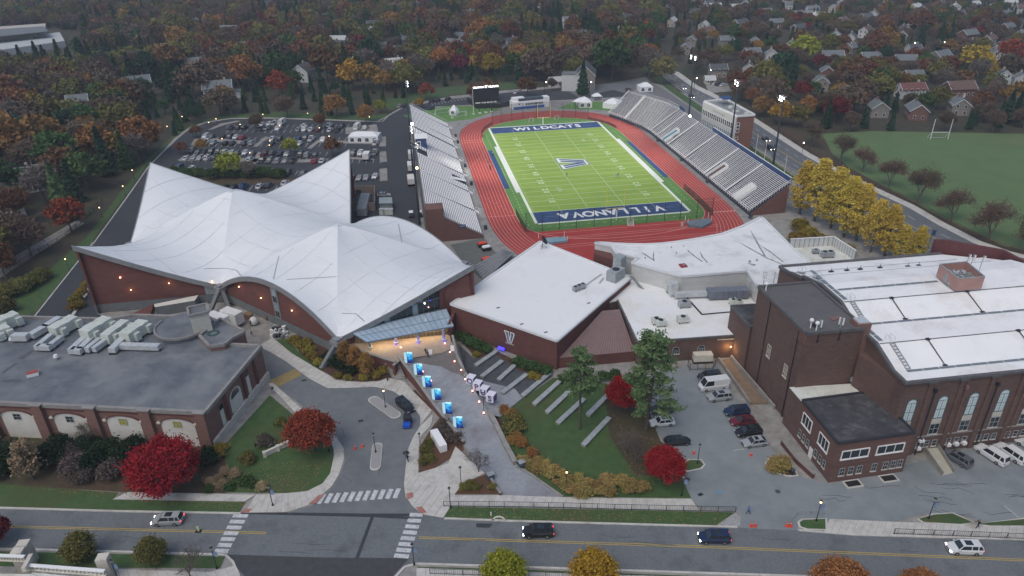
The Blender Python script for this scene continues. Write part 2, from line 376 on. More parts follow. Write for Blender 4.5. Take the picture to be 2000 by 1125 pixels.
for q in([(603,985),(622,968),(634,966),(618,984)],[(470,1002),(480,994),(494,995),(484,1003)],[(793,965),(806,962),(808,972),(796,977)],[(812,992),(824,990),(834,1002),(822,1004)]):
 sheet('tactile_pad',q,.129,mat('tactile_red',(.3,.12,.1),(.38,.2,.17),2))
 # grass
sheet('lawn',[(0,945),(230,962),(222,976),(480,981),(468,1001),(230,996),(0,989),(-200,984),(-200,935)],.03,GRASS)
sheet('lawn',[(440,868),(527,772),(575,812),(610,828),(645,858),(652,880),(652,893),(645,925),(630,945),(600,960),(560,963),(440,962)],.035,GRASS)
sheet('leaf_bed',[(-200,860),(0,850),(430,866),(442,880),(440,963),(250,962),(0,946),(-200,936)],.025,LITTER)
sheet('lawn',[(0,1077),(440,1087),(430,1110),(80,1108),(-200,1100),(-200,1072)],.03,GRASS)
sheet('lawn',[(868,990),(985,992),(1200,996),(1436,1001),(1400,1028),(1000,1016),(862,1011)],.035,GRASS)
sheet('gravel_bed',[(1436,1001),(1447,1012),(1446,1026),(1430,1029),(1398,1027)],.04,mat('gravel',(.2,.2,.2),(.42,.42,.42),9,detail=1))
sheet('lawn',[(815,1107),(1000,1112),(1350,1125),(2200,1155),(2200,1250),(815,1250)],.03,GRASS)
sheet('lawn',[(970,820),(1020,780),(1080,738),(1190,750),(1262,800),(1290,862),(1345,905),(1330,930),(1350,973),(1250,972),(1100,970),(1040,925),(1007,905),(978,850)],.025,GRASS)
sheet('leaf_litter',[(1180,760),(1262,790),(1290,862),(1345,905),(1330,925),(1240,930),(1190,850)],.03,mat('litter_lawn',(.05,.05,.02),(.06,.04,.022),.8))
# right hand lot
sheet('east_lot',[(1250,735),(1340,713),(1390,718),(1430,700),(1500,780),(1550,850),(1620,945),(1780,905),(2060,838),(2200,830),(2200,1020),(2060,1010),(1935,1020),(1860,1003),(1800,1004),(1745,1022),(1620,1015),(1600,1012),(1560,1018),(1556,1036),(1446,1031),(1447,1008),(1436,998),(1366,990),(1350,975),(1330,925),(1350,905),(1300,870),(1262,800)],.012,ASPHL)
sheet('lot_walk',[(1400,705),(1430,700),(1500,780),(1550,850),(1612,945),(1560,930),(1520,895),(1490,850),(1440,780)],.03,CONCD)
def island(name,px,top,z=.13):
 P=[G(x,y)for x,y in px];c=sum(P,Vector())/len(P)
 MB().prism([p[:2]for p in P],0,z).build(name,CONC,kind='structure')
 Q=[(c+(p-c)*(1-.35/max(1,(p-c).length)))[:2]for p in P]
 MB().prism(Q,z-.02,z+.015).build(top[0],top[1],kind='structure')
def cap(a,b,r,n=6):
 a=G(*a);b=G(*b);d=(b-a);t0=math.atan2(d.y,d.x);P=[]
 for c,s in((a,math.pi/2),(b,-math.pi/2)):
  for k in range(n+1):
   t=t0+s+math.pi*k/n;P.append(PJ(c.x+r*math.cos(t),c.y+r*math.sin(t)))
 return P
GRV=mat('pebble',(.22,.22,.215),(.36,.36,.35),7,detail=1)
island('traffic_island',cap((730,781),(772,811),1.1),('island_pebbles',GRV))
island('traffic_island',cap((737,872),(733,912),.95),('island_pebbles',GRV))
island('traffic_island',[(1328,908),(1345,897),(1370,898),(1378,908),(1372,916),(1342,922),(1335,920)],('island_grass',GRASS))
island('traffic_island',[(1493,905),(1500,896),(1520,892),(1545,905),(1560,930),(1540,932),(1500,920)],('island_mulch',MULCH))
island('traffic_island',[(1557,1020),(1565,1014),(1615,1013),(1617,1036),(1575,1036),(1560,1030)],('island_grass',GRASS))
island('traffic_island',[(1790,1014),(1820,1004),(1862,1002),(1905,1022),(1880,1026),(1800,1021)],('island_grass',GRASS))
island('traffic_island',[(1905,1024),(2000,1012),(2100,1005),(2100,1028),(1930,1028)],('island_grass',GRASS))
strip('parking_line',(1961,987),(1990,1011),.12,.02,STALL)
for a,b in(((1432,880),(1462,876)),((1448,838),(1480,834))):strip('parking_line',a,b,.12,.02,STALL)
for q in((1519,960),(1343,936)):MB().tube((G(*q).x,G(*q).y,.013),(G(*q).x,G(*q).y,.03),.45,n=16).build('manhole_cover',mat('iron',(.07,.06,.055),rough=.7),kind='structure')
for q in((594,743),(1368,966),(705,822)):MB().box((G(*q).x,G(*q).y,.01),(.9,.6,.02),.4).build('drain_cover',DARK,kind='structure')
sheet('blue_marking',[(1398,958),(1408,956),(1412,962),(1400,964)],.022,mat('blue_mark',(.12,.3,.45),(.15,.2,.24),3))
random.seed(3)
for k in range(16):
 x=1480+random.random()*500;y=940+random.random()*60
 a=Vector((x,y));
 for j in range(4):
  b=a+Vector((random.uniform(8,24),random.uniform(-3,7)));strip('crack_seal',a,b,.09,.019+.0005*j,ASPHD);a=b
for k in range(13):
 a=Vector((random.choice((60,240,560,900,1180,1500,1750))+random.uniform(-50,50),random.uniform(1035,1085)))
 for j in range(3):
  b=a+Vector((random.uniform(10,40),random.uniform(-2,4)));strip('crack_seal',a,b,.07,.0141+.0004*j,ASPHD);a=b
for k in range(9):
 a=Vector((random.uniform(600,760),random.uniform(770,950)));b=a+Vector((random.uniform(-14,22),random.uniform(6,22)));strip('crack_seal',a,b,.07,.0172,ASPHD)
 # --- far road on the right, verge, sports field
FR_L=[(1236,92),(1262,118),(1290,146),(1322,172),(1396,222),(1471,284),(1545,331),(1702,430),(1755,462),(1810,490),(2000,556),(2100,600)]
FR_R=[(1243,92),(1276,117),(1303,135),(1353,171),(1400,194),(1474,240),(1570,303),(1638,341),(1702,372),(1773,405),(1833,440),(1901,475),(1958,495),(2000,505),(2100,520)]
sheet('avenue',FR_L+FR_R[::-1],.01,mat('avenue_asphalt',(.1,.112,.122),(.125,.137,.147),.3))
def offs(P,dx):return[(x+dx,y)for x,y in P]
sheet('avenue_footway',FR_R+[(x+9+max(0,(y-200))*.02,y-4)for x,y in FR_R[::-1]],.06,CONC)
sheet('avenue_verge',[(x-2,y+2)for x,y in FR_L]+[(x-12-(y-100)*.03,y+6)for x,y in FR_L[::-1]],.03,GRASS)
for i in range(len(FR_L)-1):
 pass
def mid(t,k):
 def al(P):
  s=t*(len(P)-1);i=min(len(P)-2,int(s));return G(*P[i]).lerp(G(*P[i+1]),s-i)
 return al
def polyl(P,n=200):
 Q=[G(*p)for p in P];D=[0]
 for a,b in zip(Q,Q[1:]):D.append(D[-1]+(b-a).length)
 out=[]
 for k in range(n+1):
  s=D[-1]*k/n;i=0
  while i<len(Q)-2 and D[i+1]<s:i+=1
  out.append(Q[i].lerp(Q[i+1],(s-D[i])/(D[i+1]-D[i])))
 return out
AL=polyl(FR_L);AR=polyl(FR_R)
def av_line(f,w,m,dash=0):
 for k in range(0,199,1):
  if dash and(k//dash)%2:continue
  p=AL[k].lerp(AR[k],f);q=AL[k+1].lerp(AR[k+1],f);d=(q-p).normalized();n=Vector((-d.y,d.x,0))*w/2
  MBL.poly([((p-n).x,(p-n).y,.02),((q-n).x,(q-n).y,.02),((q+n).x,(q+n).y,.02),((p+n).x,(p+n).y,.02)])
MBL=MB();av_line(.51,.25,0);MBL.build('centre_line',YEL,kind='structure')
MBL=MB();av_line(.28,.2,0,2);av_line(.75,.2,0,2);av_line(.06,.15,0);MBL.build('lane_line',STALL,kind='structure')
SPORT=[(1590,262),(1700,256),(2040,262),(2300,290),(2300,520),(2030,500),(1960,485),(1905,465),(1835,430),(1775,393),(1710,358),(1650,325),(1615,295)]
sheet('sports_field',SPORT,.015,GRASSD)
sheet('field_verge',[(1478,232),(1570,262),(1610,270),(1625,300),(1660,328),(1720,360),(1840,425),(1960,480),(2050,498),(2100,512),(1960,490),(1838,434),(1710,366),(1640,334),(1572,297),(1478,238)],.02,LITTER)
for pts in([(1700,262),(1640,285),(1790,345),(2000,350)],[(1640,285),(1660,300)],[(1990,262),(2060,310)]):
 for a,b in zip(pts,pts[1:]):strip('pitch_line',a,b,.25,.03,mat('faint_line',(.11,.13,.08)))
 # ================= STADIUM FIELD
TH=.02
def fpoly(name,uv,z,m,**kw):return sheet(name,None,z,m,pts=[F(u,v)[:2]for u,v in uv],**kw)
def oval(hw,ext,top,n=14,sq=2.35):
 P=[]
 for k in range(n+1):
  t=math.pi/2*k/n;P.append((hw*math.cos(t)**(2/sq),ext+(top-ext)*math.sin(t)**(2/sq)))
 return P
def ring(hw,f_ext,f_top,n_ext,n_top):
 a=oval(hw,f_ext,f_top);b=oval(hw,n_ext,n_top)
 return a+[(-u,v)for u,v in a[::-1]]+[(-u,-v)for u,v in b]+[(u,-v)for u,v in b[::-1]]
fpoly('stadium_apron',[(-60,66),(-46,100),(60,98),(64,70),(60,-70),(50,-84),(-60,-84)],0,CONCD)
fpoly('practice_turf',[(-62,86),(-40,100),(-14,93),(-16,86),(-30,73),(-46,69),(-55,74)],.01,TURFG)
fpoly('practice_turf',[(12,82),(24,94),(38,90),(40,70),(30,76)],.01,TURFG)
OUT=ring(39.4,36,79.3,45,98)
fpoly('running_track',OUT,TH,TRACK)
INN=ring(30.0,34,66.8,50,70)
def clipn(P):return[(u,max(v,-61.2))for u,v in P]
fpoly('infield_turf',clipn(INN),TH+.01,TURFG)
fpoly('football_field',[(-24.4,-54.9),(24.4,-54.9),(24.4,54.9),(-24.4,54.9)],TH+.02,TURF)
# lanes
b=MB()
for k in range(1,9):
 t=k/8.6
 P=ring(lerp(30,39.4,t),lerp(34,36,t),lerp(66.8,79.3,t),lerp(48,45,t),lerp(86,98,t))
 for(a,c)in zip(P,P[1:]+P[:1]):
  if min(a[1],c[1])<-84:pass
  A=F(*a);B=F(*c);d=(B-A)
  if d.length<.01:continue
  d.normalize();n=Vector((-d.y,d.x,0))*.045
  b.poly([(q.x,q.y,TH+.008)for q in(A-n,B-n,B+n,A+n)])
P=INN
for(a,c)in zip(P,P[1:]+P[:1]):
 A=F(*a);B=F(*c);d=(B-A)
 if d.length<.01:continue
 d.normalize();n=Vector((-d.y,d.x,0))*.07
 b.poly([(q.x,q.y,TH+.022)for q in(A-n,B-n,B+n,A+n)])
def bar(b,u0,v0,u1,v1,w,z):
 A=F(u0,v0);B=F(u1,v1);d=(B-A).normalized();n=Vector((-d.y,d.x,0))*w/2
 b.poly([(q.x,q.y,z)for q in(A-n,B-n,B+n,A+n)])
for v in(35,-47,38):
 for s in(-1,1):bar(b,s*30,v,s*39.2,v-s*.5,.12,TH+.009)
for k in range(8):
 u=-38.6+k*1.12;bar(b,u,4+k*2.6,u+1,4+k*2.6,.1,TH+.009);bar(b,u,-28-k*2.6,u+1,-28-k*2.6,.1,TH+.009)
for v0,v1 in((-63,-63),(-66.5,-66.5),(-67.7,-67.7),(-72,-72),(-73.4,-73.4)):bar(b,-24,v0,29,v1,.1,TH+.009)
for k in range(8):bar(b,30.6+k*1.1,-57-k*.05,31.3+k*1.1,-57-k*.05,.5,TH+.009)
b.build('lane_markings',TLINE,kind='structure')
# pitch lines
Z=TH+.03
b=MB()
for s in(-1,1):
 bar(b,s*24.9,-55.8,s*24.9,55.8,.9,Z);bar(b,-25.3,s*55.3,25.3,s*55.3,.9,Z)
b.build('boundary_line',mat('boundary_white',(.66,.72,.6)),kind='structure')
b=MB()
for k in range(-9,10):bar(b,-24.2,k*4.572,24.2,k*4.572,.15,Z)
for s in(-1,1):bar(b,-24.2,s*45.72,24.2,s*45.72,.22,Z+.004)
for k in range(-49,50):
 v=k*.9144
 if k%5==0:
  continue
 for u in(-23.9,-6.1,6.1,23.9):bar(b,u-.3,v,u+.3,v,.1,Z)
for s in(-1,1):
 for u in(-6.1,6.1):bar(b,u,-45,u,45,.08,Z)if s>0 else None
for s in(-1,1):
 bar(b,s*15.2,-45.6,s*15.2,45.6,.05,Z);bar(b,s*15.2,45.8,s*15.2,50,.07,Z+.012);bar(b,s*15.2,-45.8,s*15.2,-50,.07,Z+.012)
for v in(-50.2,50.2):bar(b,-21,v,21,v,.07,Z+.012)
b.build('yard_lines',LINE,kind='structure')
for v0,v1 in((45.85,54.8),(-54.8,-45.85)):fpoly('end_zone',[(-24.35,v0),(24.35,v0),(24.35,v1),(-24.35,v1)],Z+.006,NAVY)
for s in(-1,1):
 fpoly('team_box',[(s*28.0,-22.6),(s*29.9,-22.6),(s*29.9,22.4),(s*28.0,22.4)],Z,NAVY)
 fpoly('bench_strip',[(s*24.8,-27),(s*26.5,-27),(s*26.5,27),(s*24.8,27)],Z+.008,mat('bench_white',(.6,.62,.58),(.68,.7,.66),1))
 b=MB()
 for k in range(44):bar(b,s*27.6,-56+k*2.5,s*27.6,-55+k*2.5,.12,Z+.004)
 for k in range(22):bar(b,-27+k*2.5,s*58,-26+k*2.5,s*58,.12,Z)
 b.build('restraint_line',LINE,kind='structure')
FD=Vector((cA,sA,0));VD=Vector((-sA,cA,0))
for ch,u in zip('WILDCATS',(-11.6,-7.9,-4.4,-.5,3.3,7.0,10.8,14.4)):
 put_text('field_letter',ch,6.1,frame_mtx(F(u+(.0),50.3,Z+.02),FD,VD),WHT,bold=.035,sx=.85,kind='structure')
for ch,u in zip('VILLANOVA',(16.1,12.1,8.3,4.4,.4,-3.4,-7.2,-10.9,-15.2)):
 put_text('field_letter',ch,6.1,frame_mtx(F(u,-50.3,Z+.02),-FD,-VD),WHT,bold=.035,sx=.85,kind='structure')
for k in range(-4,5):
 n=50-abs(k)*10
 for s in(-1,1):
  u=s*16.4
  for j,d in enumerate(str(n)):
   off=(-1.25 if j==0 else 1.25)
   # digit tops point to midfield: local y = -s*FD ; local x = VD rotated accordingly
   put_text('yard_number',d,2.9,frame_mtx(F(u,k*9.144+(-off if s<0 else off)*-1*(-1 if s<0 else 1)*(1 if s<0 else 1)*(1),Z+.02),(-VD if s<0 else VD),(-s*FD)),LINE,bold=.012,kind='structure')
   # big midfield letter with serifs, lying on its side (apex to the right)
def vlogo(pts_fn,z):
 W=mat('logo_white',(.62,.67,.6));N=NAVY
 out=[(-5.4,6.6),(-5.4,1.2),(-4.3,1.2),(1.2,-.3),(-4.2,-1.4),(-5.4,-1.2),(-5.4,-6.4),(-4.4,-6.4),(4.6,-3.1),(5.5,-3.1),(5.5,3.2),(4.5,3.2),(-4.2,6.6)]
 return out
lg=thing('field_logo','large white and navy V letter painted at midfield','painted logo',F(0,0,Z));lg['kind']='structure'
out=vlogo(None,0)
fpoly('logo_outline',[(u*1.06,v*1.05)for u,v in out],Z+.01,NAVY,parent=lg,kind=None)
fpoly('logo_white',out,Z+.018,mat('logo_white',(.62,.67,.6)),parent=lg,kind=None)
fpoly('logo_stripe',[(-4.2,5.8),(-4.2,4.6),(4.7,.7),(4.7,2.3)],Z+.026,NAVY,parent=lg,kind=None)
fpoly('logo_stripe',[(-4.2,3.7),(-4.2,2.3),(1.6,.1),(4.7,-.2),(4.7,.4)],Z+.03,NAVY,parent=lg,kind=None)
fpoly('logo_stripe',[(-4.2,-2.0),(-4.2,-3.4),(4.7,-.9),(4.7,-.4),(1.6,-.1)],Z+.034,NAVY,parent=lg,kind=None)
fpoly('logo_stripe',[(-4.2,-4.2),(-4.2,-5.6),(4.7,-2.5),(4.7,-1.4)],Z+.038,NAVY,parent=lg,kind=None)
for s in(-1,1):put_text('field_emblem','CAA',2.2,frame_mtx(F(s*11.4,20*s+(-7 if s<0 else 8),Z+.02),-VD if s<0 else VD,-s*FD),mat('emblem_grey',(.4,.48,.32)),kind='structure')
# ================= BUILDINGS
class WF:
 """a vertical wall plane; s metres along it from p0, o metres outwards (to the right of p0->p1)"""
 def __init__(s,p0,p1):
  s.p0=Vector((p0[0],p0[1],0));s.p1=Vector((p1[0],p1[1],0));s.d=(s.p1-s.p0);s.L=s.d.length;s.d.normalize();s.n=Vector((s.d.y,-s.d.x,0))
 def __call__(s,t,z,o=0):
  p=s.p0+s.d*t+s.n*o;return Vector((p.x,p.y,z))
def wbox(b,W,s0,s1,z0,z1,o0,o1,m=0):
 P=[W(s0,z0,o0),W(s1,z0,o0),W(s1,z0,o1),W(s0,z0,o1)]
 b.prism([p[:2]for p in P],z0,z1,m,bottom=True);return b
def arch_pts(W,s0,s1,z0,z1,o,n=8,flat=1.0):
 w=(s1-s0)/2;r=w*flat;P=[W(s0,z0,o),W(s1,z0,o)]
 for k in range(n+1):
  t=math.pi*k/n;P.append(W((s0+s1)/2+w*math.cos(t),z1-r+r*math.sin(t),o))
 return P
def window(par,W,s,z,w,h,nx=2,ny=2,arch=0,fm=None,gm=None,fw=.09,sill=None,name='window',bw=.06,off=0):
 if off:W_=WF(W.p0,W.p1);W_.n=W.n;W_.p0=W.p0+W.n*off;W=W_
 fm=fm or WHT;gm=gm or GLASS;b=MB();s0,s1=s-w/2,s+w/2
 o0=.0;
 if arch:
  P=arch_pts(W,s0,s1,z,z+h,.06,10,arch)
  for a,c in zip(P[1:],P[2:]+P[:1]):b.beam(a,c,fw,fw)
  b.beam(P[0],P[1],fw,fw)
 else:
  for q in((s0,z,s1,z),(s0,z+h,s1,z+h),(s0,z,s0,z+h),(s1,z,s1,z+h)):b.beam(W(q[0],q[1],.06),W(q[2],q[3],.06),fw,fw)
 zt=z+h-(w/2*arch if arch else 0)
 for k in range(1,nx):b.beam(W(s0+w*k/nx,z,.05),W(s0+w*k/nx,zt if arch else z+h,.05),bw,bw)
 for k in range(1,ny+(1 if arch else 0)):b.beam(W(s0,z+(zt-z)*k/ny,.05),W(s1,z+(zt-z)*k/ny,.05),bw,bw)
 f=b.build(name,fm,par);KIDS.setdefault(f.name,[])
 p=MB().poly(arch_pts(W,s0,s1,z,z+h,.025,10,arch)if arch else[W(s0,z,.025),W(s1,z,.025),W(s1,z+h,.025),W(s0,z+h,.025)]).build('pane',gm,f)
 if sill:wbox(MB(),W,s0-.12,s1+.12,z-.18,z,0,.16).build('sill',sill,f)
 return f
def hvac(name,label,c,sz,rot,m,fans=2,group=None,legs=True):
 t=thing(name,label,'air conditioner',c,group);b=MB();z=c[2]+(.35 if legs else .02)
 b.box((c[0],c[1],z),(sz[0],sz[1],sz[2]),rot);b.build('casing',m,t)
 ca,sa=math.cos(rot),math.sin(rot)
 if legs:
  l=MB()
  for x in(-.4,.4):
   for y in(-.4,.4):
    X,Y=sz[0]*x,sz[1]*y;l.box((c[0]+X*ca-Y*sa,c[1]+X*sa+Y*ca,c[2]),(.15,.15,.36),rot)
  l.build('feet',DARK,t)
 for k in range(fans):
  X=(k-(fans-1)/2)*sz[0]/max(1,fans);r=min(sz[0]/fans,sz[1])*.34
  MB().tube((c[0]+X*ca,c[1]+X*sa,z+sz[2]),(c[0]+X*ca,c[1]+X*sa,z+sz[2]+.12),r,n=12).build('fan',DARK,t)
 g=MB();n=max(2,int(sz[0]/.8))
 for k in range(1,n):
  X=-sz[0]/2+sz[0]*k/n
  for sY in(-1,1):
   Y=sY*(sz[1]/2+.01);g.box((c[0]+X*ca-Y*sa,c[1]+X*sa+Y*ca,z+.1),(.05,.04,sz[2]-.2),rot)
 g.build('panel_ribs',HVACG,t)
 return t
 # --- the arena with the swooping white roof
A_D,A_E,A_L,A_N,A_M=[Vector(G(x,y,5)[:2])for x,y in((430,557),(657,655),(255,472),(686,437),(903,515))]
av=(A_E-A_D+A_D-A_L)/2;bv=(A_N-A_D+A_M-A_E)/2
A_E=A_D+av;A_N=A_D+bv;A_M=A_D+av+bv;A_L=A_D-av;A_K=A_L+bv
P1=(A_L+A_N)/2;P2=(A_D+A_M)/2
ar=thing('arena','large brick arena under a swooping white membrane roof with four raised tips','arena',(P2 .x,P2 .y,0))
ZP=19.0;TIPZ=18.6
def zc(r,kind):
 if kind=='arch':return 12.3+(ZP-12.3)*(1-r)**1.85
 if kind=='inner':return 12.2+(ZP-12.2)*(1-r)**1.85
 # wing: catenary from the peak down to r~1.05 and up to the tip at 2
 q=(r-1.02)
 return 10.3+(ZP-10.3)*(abs(q)/1.02)**1.75 if q<0 else 10.3+(TIPZ-10.3)*(q/.98)**1.6
def zd(r):return 5+(ZP-5)*(1-r**1.08)
def facet(mb,P,A,B,kind,N=18):
 """module facet from peak P out to edge A-B"""
 Mi=(A+B)/2
 def pt(r,t):
  e=Mi+(B-A)/2*t;xy=P+(e-P)*r
  r_=(r*r+.003)**.5 if r<.6 else r;r_=lerp(r_,r,min(1,r/.6));c=zc(r_,kind);d=zd(r_);g=lerp((1-math.cos(math.pi*t))/2,t*t,.4+.6*r**3);return(xy.x,xy.y,c+(d-c)*g)
 K=24;idx=[]
 for i in range(N+1):
  row=[]
  for j in range(K+1):mb.v.append(pt(i/N,-1+2*j/K));row.append(len(mb.v)-1)
  idx.append(row)
 for i in range(N):
  for j in range(K):
   if i==0:mb.f.append((idx[0][j],idx[1][j],idx[1][j+1]))
   else:mb.f.append((idx[i][j],idx[i+1][j],idx[i+1][j+1],idx[i][j+1]))
   mb.m.append(0)
 return pt
def wing(mb,P,A,B,N=18,K=24,T=None,zt=TIPZ):
 Mi=(A+B)/2;T=T or Mi+(Mi-P)
 def pt(q,t):
  e=Mi+(B-A)/2*t*(1-q)+(T-Mi)*q;c=zc(1+q,'wing')-(TIPZ-zt)*q;d=5+(zt-5)*q**1.12;g=abs(t)**2.0
  return(e.x,e.y,c+(d-c)*g)
 idx=[]
 for i in range(N+1):
  row=[]
  for j in range(K+1):mb.v.append(pt(i/N,-1+2*j/K));row.append(len(mb.v)-1)
  idx.append(row)
 for i in range(N):
  for j in range(K):mb.f.append((idx[i][j],idx[i+1][j],idx[i+1][j+1],idx[i][j+1]));mb.m.append(0)
 return T,pt
def wkind(mb,P,A,B,N=18):
 return facet(mb,P,A,B,'wing',N)
roof=MB()
pDE=facet(roof,P2,A_D,A_E,'arch');pMN=facet(roof,P2,A_M,A_N,'arch');facet(roof,P2,A_N,A_D,'inner');facet(roof,P1,A_D,A_N,'inner')
wkind(roof,P2,A_E,A_M);wkind(roof,P1,A_L,A_D);wkind(roof,P1,A_K,A_L);wkind(roof,P1,A_N,A_K)
T_F,pF=wing(roof,P2,A_E,A_M,T=Vector((-8.4,143.4)),zt=15.3);T_C,pC=wing(roof,P1,A_L,A_D);T_A,pA=wing(roof,P1,A_K,A_L);T_B,pB=wing(roof,P1,A_N,A_K)
RM=bpy.data.materials.new('arena_membrane');RM.use_nodes=True;n=RM.node_tree;L=n.links;pb=n.nodes['Principled BSDF'];pb.inputs['Roughness'].default_value=.55
tc=n.nodes.new('ShaderNodeTexCoord')
n1=n.nodes.new('ShaderNodeTexNoise');n1 .inputs['Scale'].default_value=.05;n1 .inputs['Detail'].default_value=7;n1 .inputs['Roughness'].default_value=.6
mp=n.nodes.new('ShaderNodeMapping');mp.inputs['Rotation'].default_value=(0,0,-math.atan2(bv.y,bv.x));mp.inputs['Scale'].default_value=(.35,2.6,.35)
n2=n.nodes.new('ShaderNodeTexNoise');n2 .inputs['Scale'].default_value=.35;n2 .inputs['Detail'].default_value=8;n2 .inputs['Roughness'].default_value=.7;n2 .inputs['Distortion'].default_value=.6
L.new(tc.outputs['Object'],n1 .inputs[0]);L.new(tc.outputs['Object'],mp.inputs[0]);L.new(mp.outputs[0],n2 .inputs[0])
ad=n.nodes.new('ShaderNodeMath');ad.operation='ADD';L.new(n1 .outputs[0],ad.inputs[0]);L.new(n2 .outputs[0],ad.inputs[1])
mr=n.nodes.new('ShaderNodeMapRange');mr.inputs[1].default_value=.75;mr.inputs[2].default_value=1.25;L.new(ad.outputs[0],mr.inputs[0])
mx=n.nodes.new('ShaderNodeMix');mx.data_type='RGBA';mx.inputs[6].default_value=(.66,.69,.71,1);mx.inputs[7].default_value=(.73,.755,.77,1)
L.new(mr.outputs[0],mx.inputs[0]);L.new(mx.outputs[2],pb.inputs['Base Color'])
bp=n.nodes.new('ShaderNodeBump');bp.inputs['Strength'].default_value=.2;bp.inputs['Distance'].default_value=.2;L.new(n2 .outputs[0],bp.inputs['Height']);L.new(bp.outputs[0],pb.inputs['Normal'])
ro=roof.build('roof',RM,ar,smooth=True)
bm=bmesh.new();bm.from_mesh(ro.data);bmesh.ops.remove_doubles(bm,verts=bm.verts,dist=.02);bmesh.ops.recalc_face_normals(bm,faces=bm.faces);bm.to_mesh(ro.data);bm.free()
if sum(p.normal.z for p in ro.data.polygons)<0:ro.data.flip_normals()
for p in ro.data.polygons:p.use_smooth=True
# crease the four diagonals of each module
ro.data.set_sharp_from_angle(angle=math.radians(9))if hasattr(ro.data,'set_sharp_from_angle')else None
# seam ridges in the membrane
sm=MB()
def seam(a,ptf,ts):
 Q=[Vector(ptf(r,t))+Vector((0,0,.03))for r,t in ts]
 for p,q in zip(Q,Q[1:]):sm.beam(p,q,.16,.06)
for pt in(pC,pA,pB,pF):
 for q in(.3,.62):seam(None,pt,[(q,-1+2*k/20)for k in range(21)])
sm.build('roof_seams',mat('seam',(.5,.55,.58)),ar)['kind']='stuff'
from mathutils.bvhtree import BVHTree
BV=BVHTree.FromPolygons([Vector(v)for v in roof.v],roof.f)
def drape(pts,w_,m,name,camray=False):
 b=MB();Q=[]
 for a,c in zip(pts,pts[1:]):
  for k in range(15):
   if camray:g=G(lerp(a[0],c[0],k/14),lerp(a[1],c[1],k/14));o_=Vector((0,0,CH));h=BV.ray_cast(o_,(g-o_).normalized())[0]
   else:h=BV.ray_cast(Vector((lerp(a[0],c[0],k/14),lerp(a[1],c[1],k/14),60)),Vector((0,0,-1)))[0]
   Q.append(h)
 for p,q in zip(Q,Q[1:]):
  if p and q and(p-q).length>.01 and(p-q).length<12:b.beam(p+Vector((0,0,.03)),q+Vector((0,0,.03)),w_,.05)
 if b.v:b.build(name,m,ar)
SM1,SM2=mat('seam_faint',(.645,.675,.69)),mat('seam_dark',(.3,.32,.33))
for k in range(-6,13):
 for s_ in(0,1):
  a=A_L+av*(k/6.0)if False else A_D+av*(k/6.0)-bv*.45;c=a+bv*1.9;drape([a,a.lerp(c,.5),c],.08,SM1,'membrane_seam')if s_==0 else None
for k in range(0,8):a=A_L-av*.5+bv*(k/7.0);drape([a,a+av*1.5,a+av*3.1],.08,SM1,'membrane_seam')
for P_ in([(545,500),(540,520),(534,545)],[(560,546),(662,540)],[(778,437),(785,475)],[(668,612),(696,613),(712,628)],[(398,525),(440,524),(462,528),(472,540)]):drape(P_,.2,SM2,'roof_joint',True)
# walls, base band and fascia under each rim edge
def rim(ptf,arg,n=20):
 return[Vector(ptf(*arg(k/n)))for k in range(n+1)]
rims={'DE':rim(pDE,lambda t:(1,-1+2*t),28),'NM':rim(pMN,lambda t:(1,1-2*t),28)[::-1],'EF':rim(pF,lambda t:(t,-1)),'FM':rim(pF,lambda t:(1-t,1)),'CD':rim(pC,lambda t:(1-t,1)),'LC':rim(pC,lambda t:(t,-1)),'AL':rim(pA,lambda t:(1-t,1)),'KA':rim(pA,lambda t:(t,-1)),'BK':rim(pB,lambda t:(1-t,1)),'NB':rim(pB,lambda t:(t,-1))}
CEN=(P1+P2)/2
def wall(par,name,pts,z0,m,zoff=-.5,inset=.9,cen=None,cut=None):
 c=cen or CEN;b=MB();Q=[]
 for p in pts:
  v=Vector((c.x-p.x,c.y-p.y));Q.append(p)
 a=Q[0];z=Q[-1];d=Vector((z.x-a.x,z.y-a.y)).normalized();nn=Vector((-d.y,d.x))
 if(c-Vector((a.x,a.y))).dot(nn)<0:nn=-nn
 R=[Vector((p.x+nn.x*inset,p.y+nn.y*inset,p.z))for p in Q]
 for p,q in zip(R,R[1:]):b.poly([(p.x,p.y,z0),(q.x,q.y,z0),(q.x,q.y,max(z0,q.z+zoff)),(p.x,p.y,max(z0,p.z+zoff))])
 o=b.build(name,m,par);return R,nn
def fascia(par,pts,h=1.15):
 b=MB();c=CEN;a=pts[0];z=pts[-1];d=Vector((z.x-a.x,z.y-a.y)).normalized();nn=Vector((-d.y,d.x))
 if(c-Vector((a.x,a.y))).dot(nn)<0:nn=-nn
 for p,q in zip(pts,pts[1:]):
  o=nn*-.12;i=nn*.9
  P=[Vector((p.x+o.x,p.y+o.y,p.z+.12)),Vector((q.x+o.x,q.y+o.y,q.z+.12)),Vector((q.x+o.x,q.y+o.y,q.z-h)),Vector((p.x+o.x,p.y+o.y,p.z-h))]
  b.poly(P);b.poly([P[3],P[2],(q.x+i.x,q.y+i.y,q.z-h),(p.x+i.x,p.y+i.y,p.z-h)]);b.poly([P[0],(p.x+nn.x*.2,p.y+nn.y*.2,p.z+.06),(q.x+nn.x*.2,q.y+nn.y*.2,q.z+.06),P[1]])
 b.build('fascia',TRIM,par)
for k,pts in rims.items():
 fascia(ar,pts)
 if k=='EF':continue
 wall(ar,'brick_wall',pts,2.3,BRICK);wall(ar,'base_band',[Vector((p.x,p.y,2.8))for p in(pts[0],pts[-1])],0,BASEG,inset=.85)
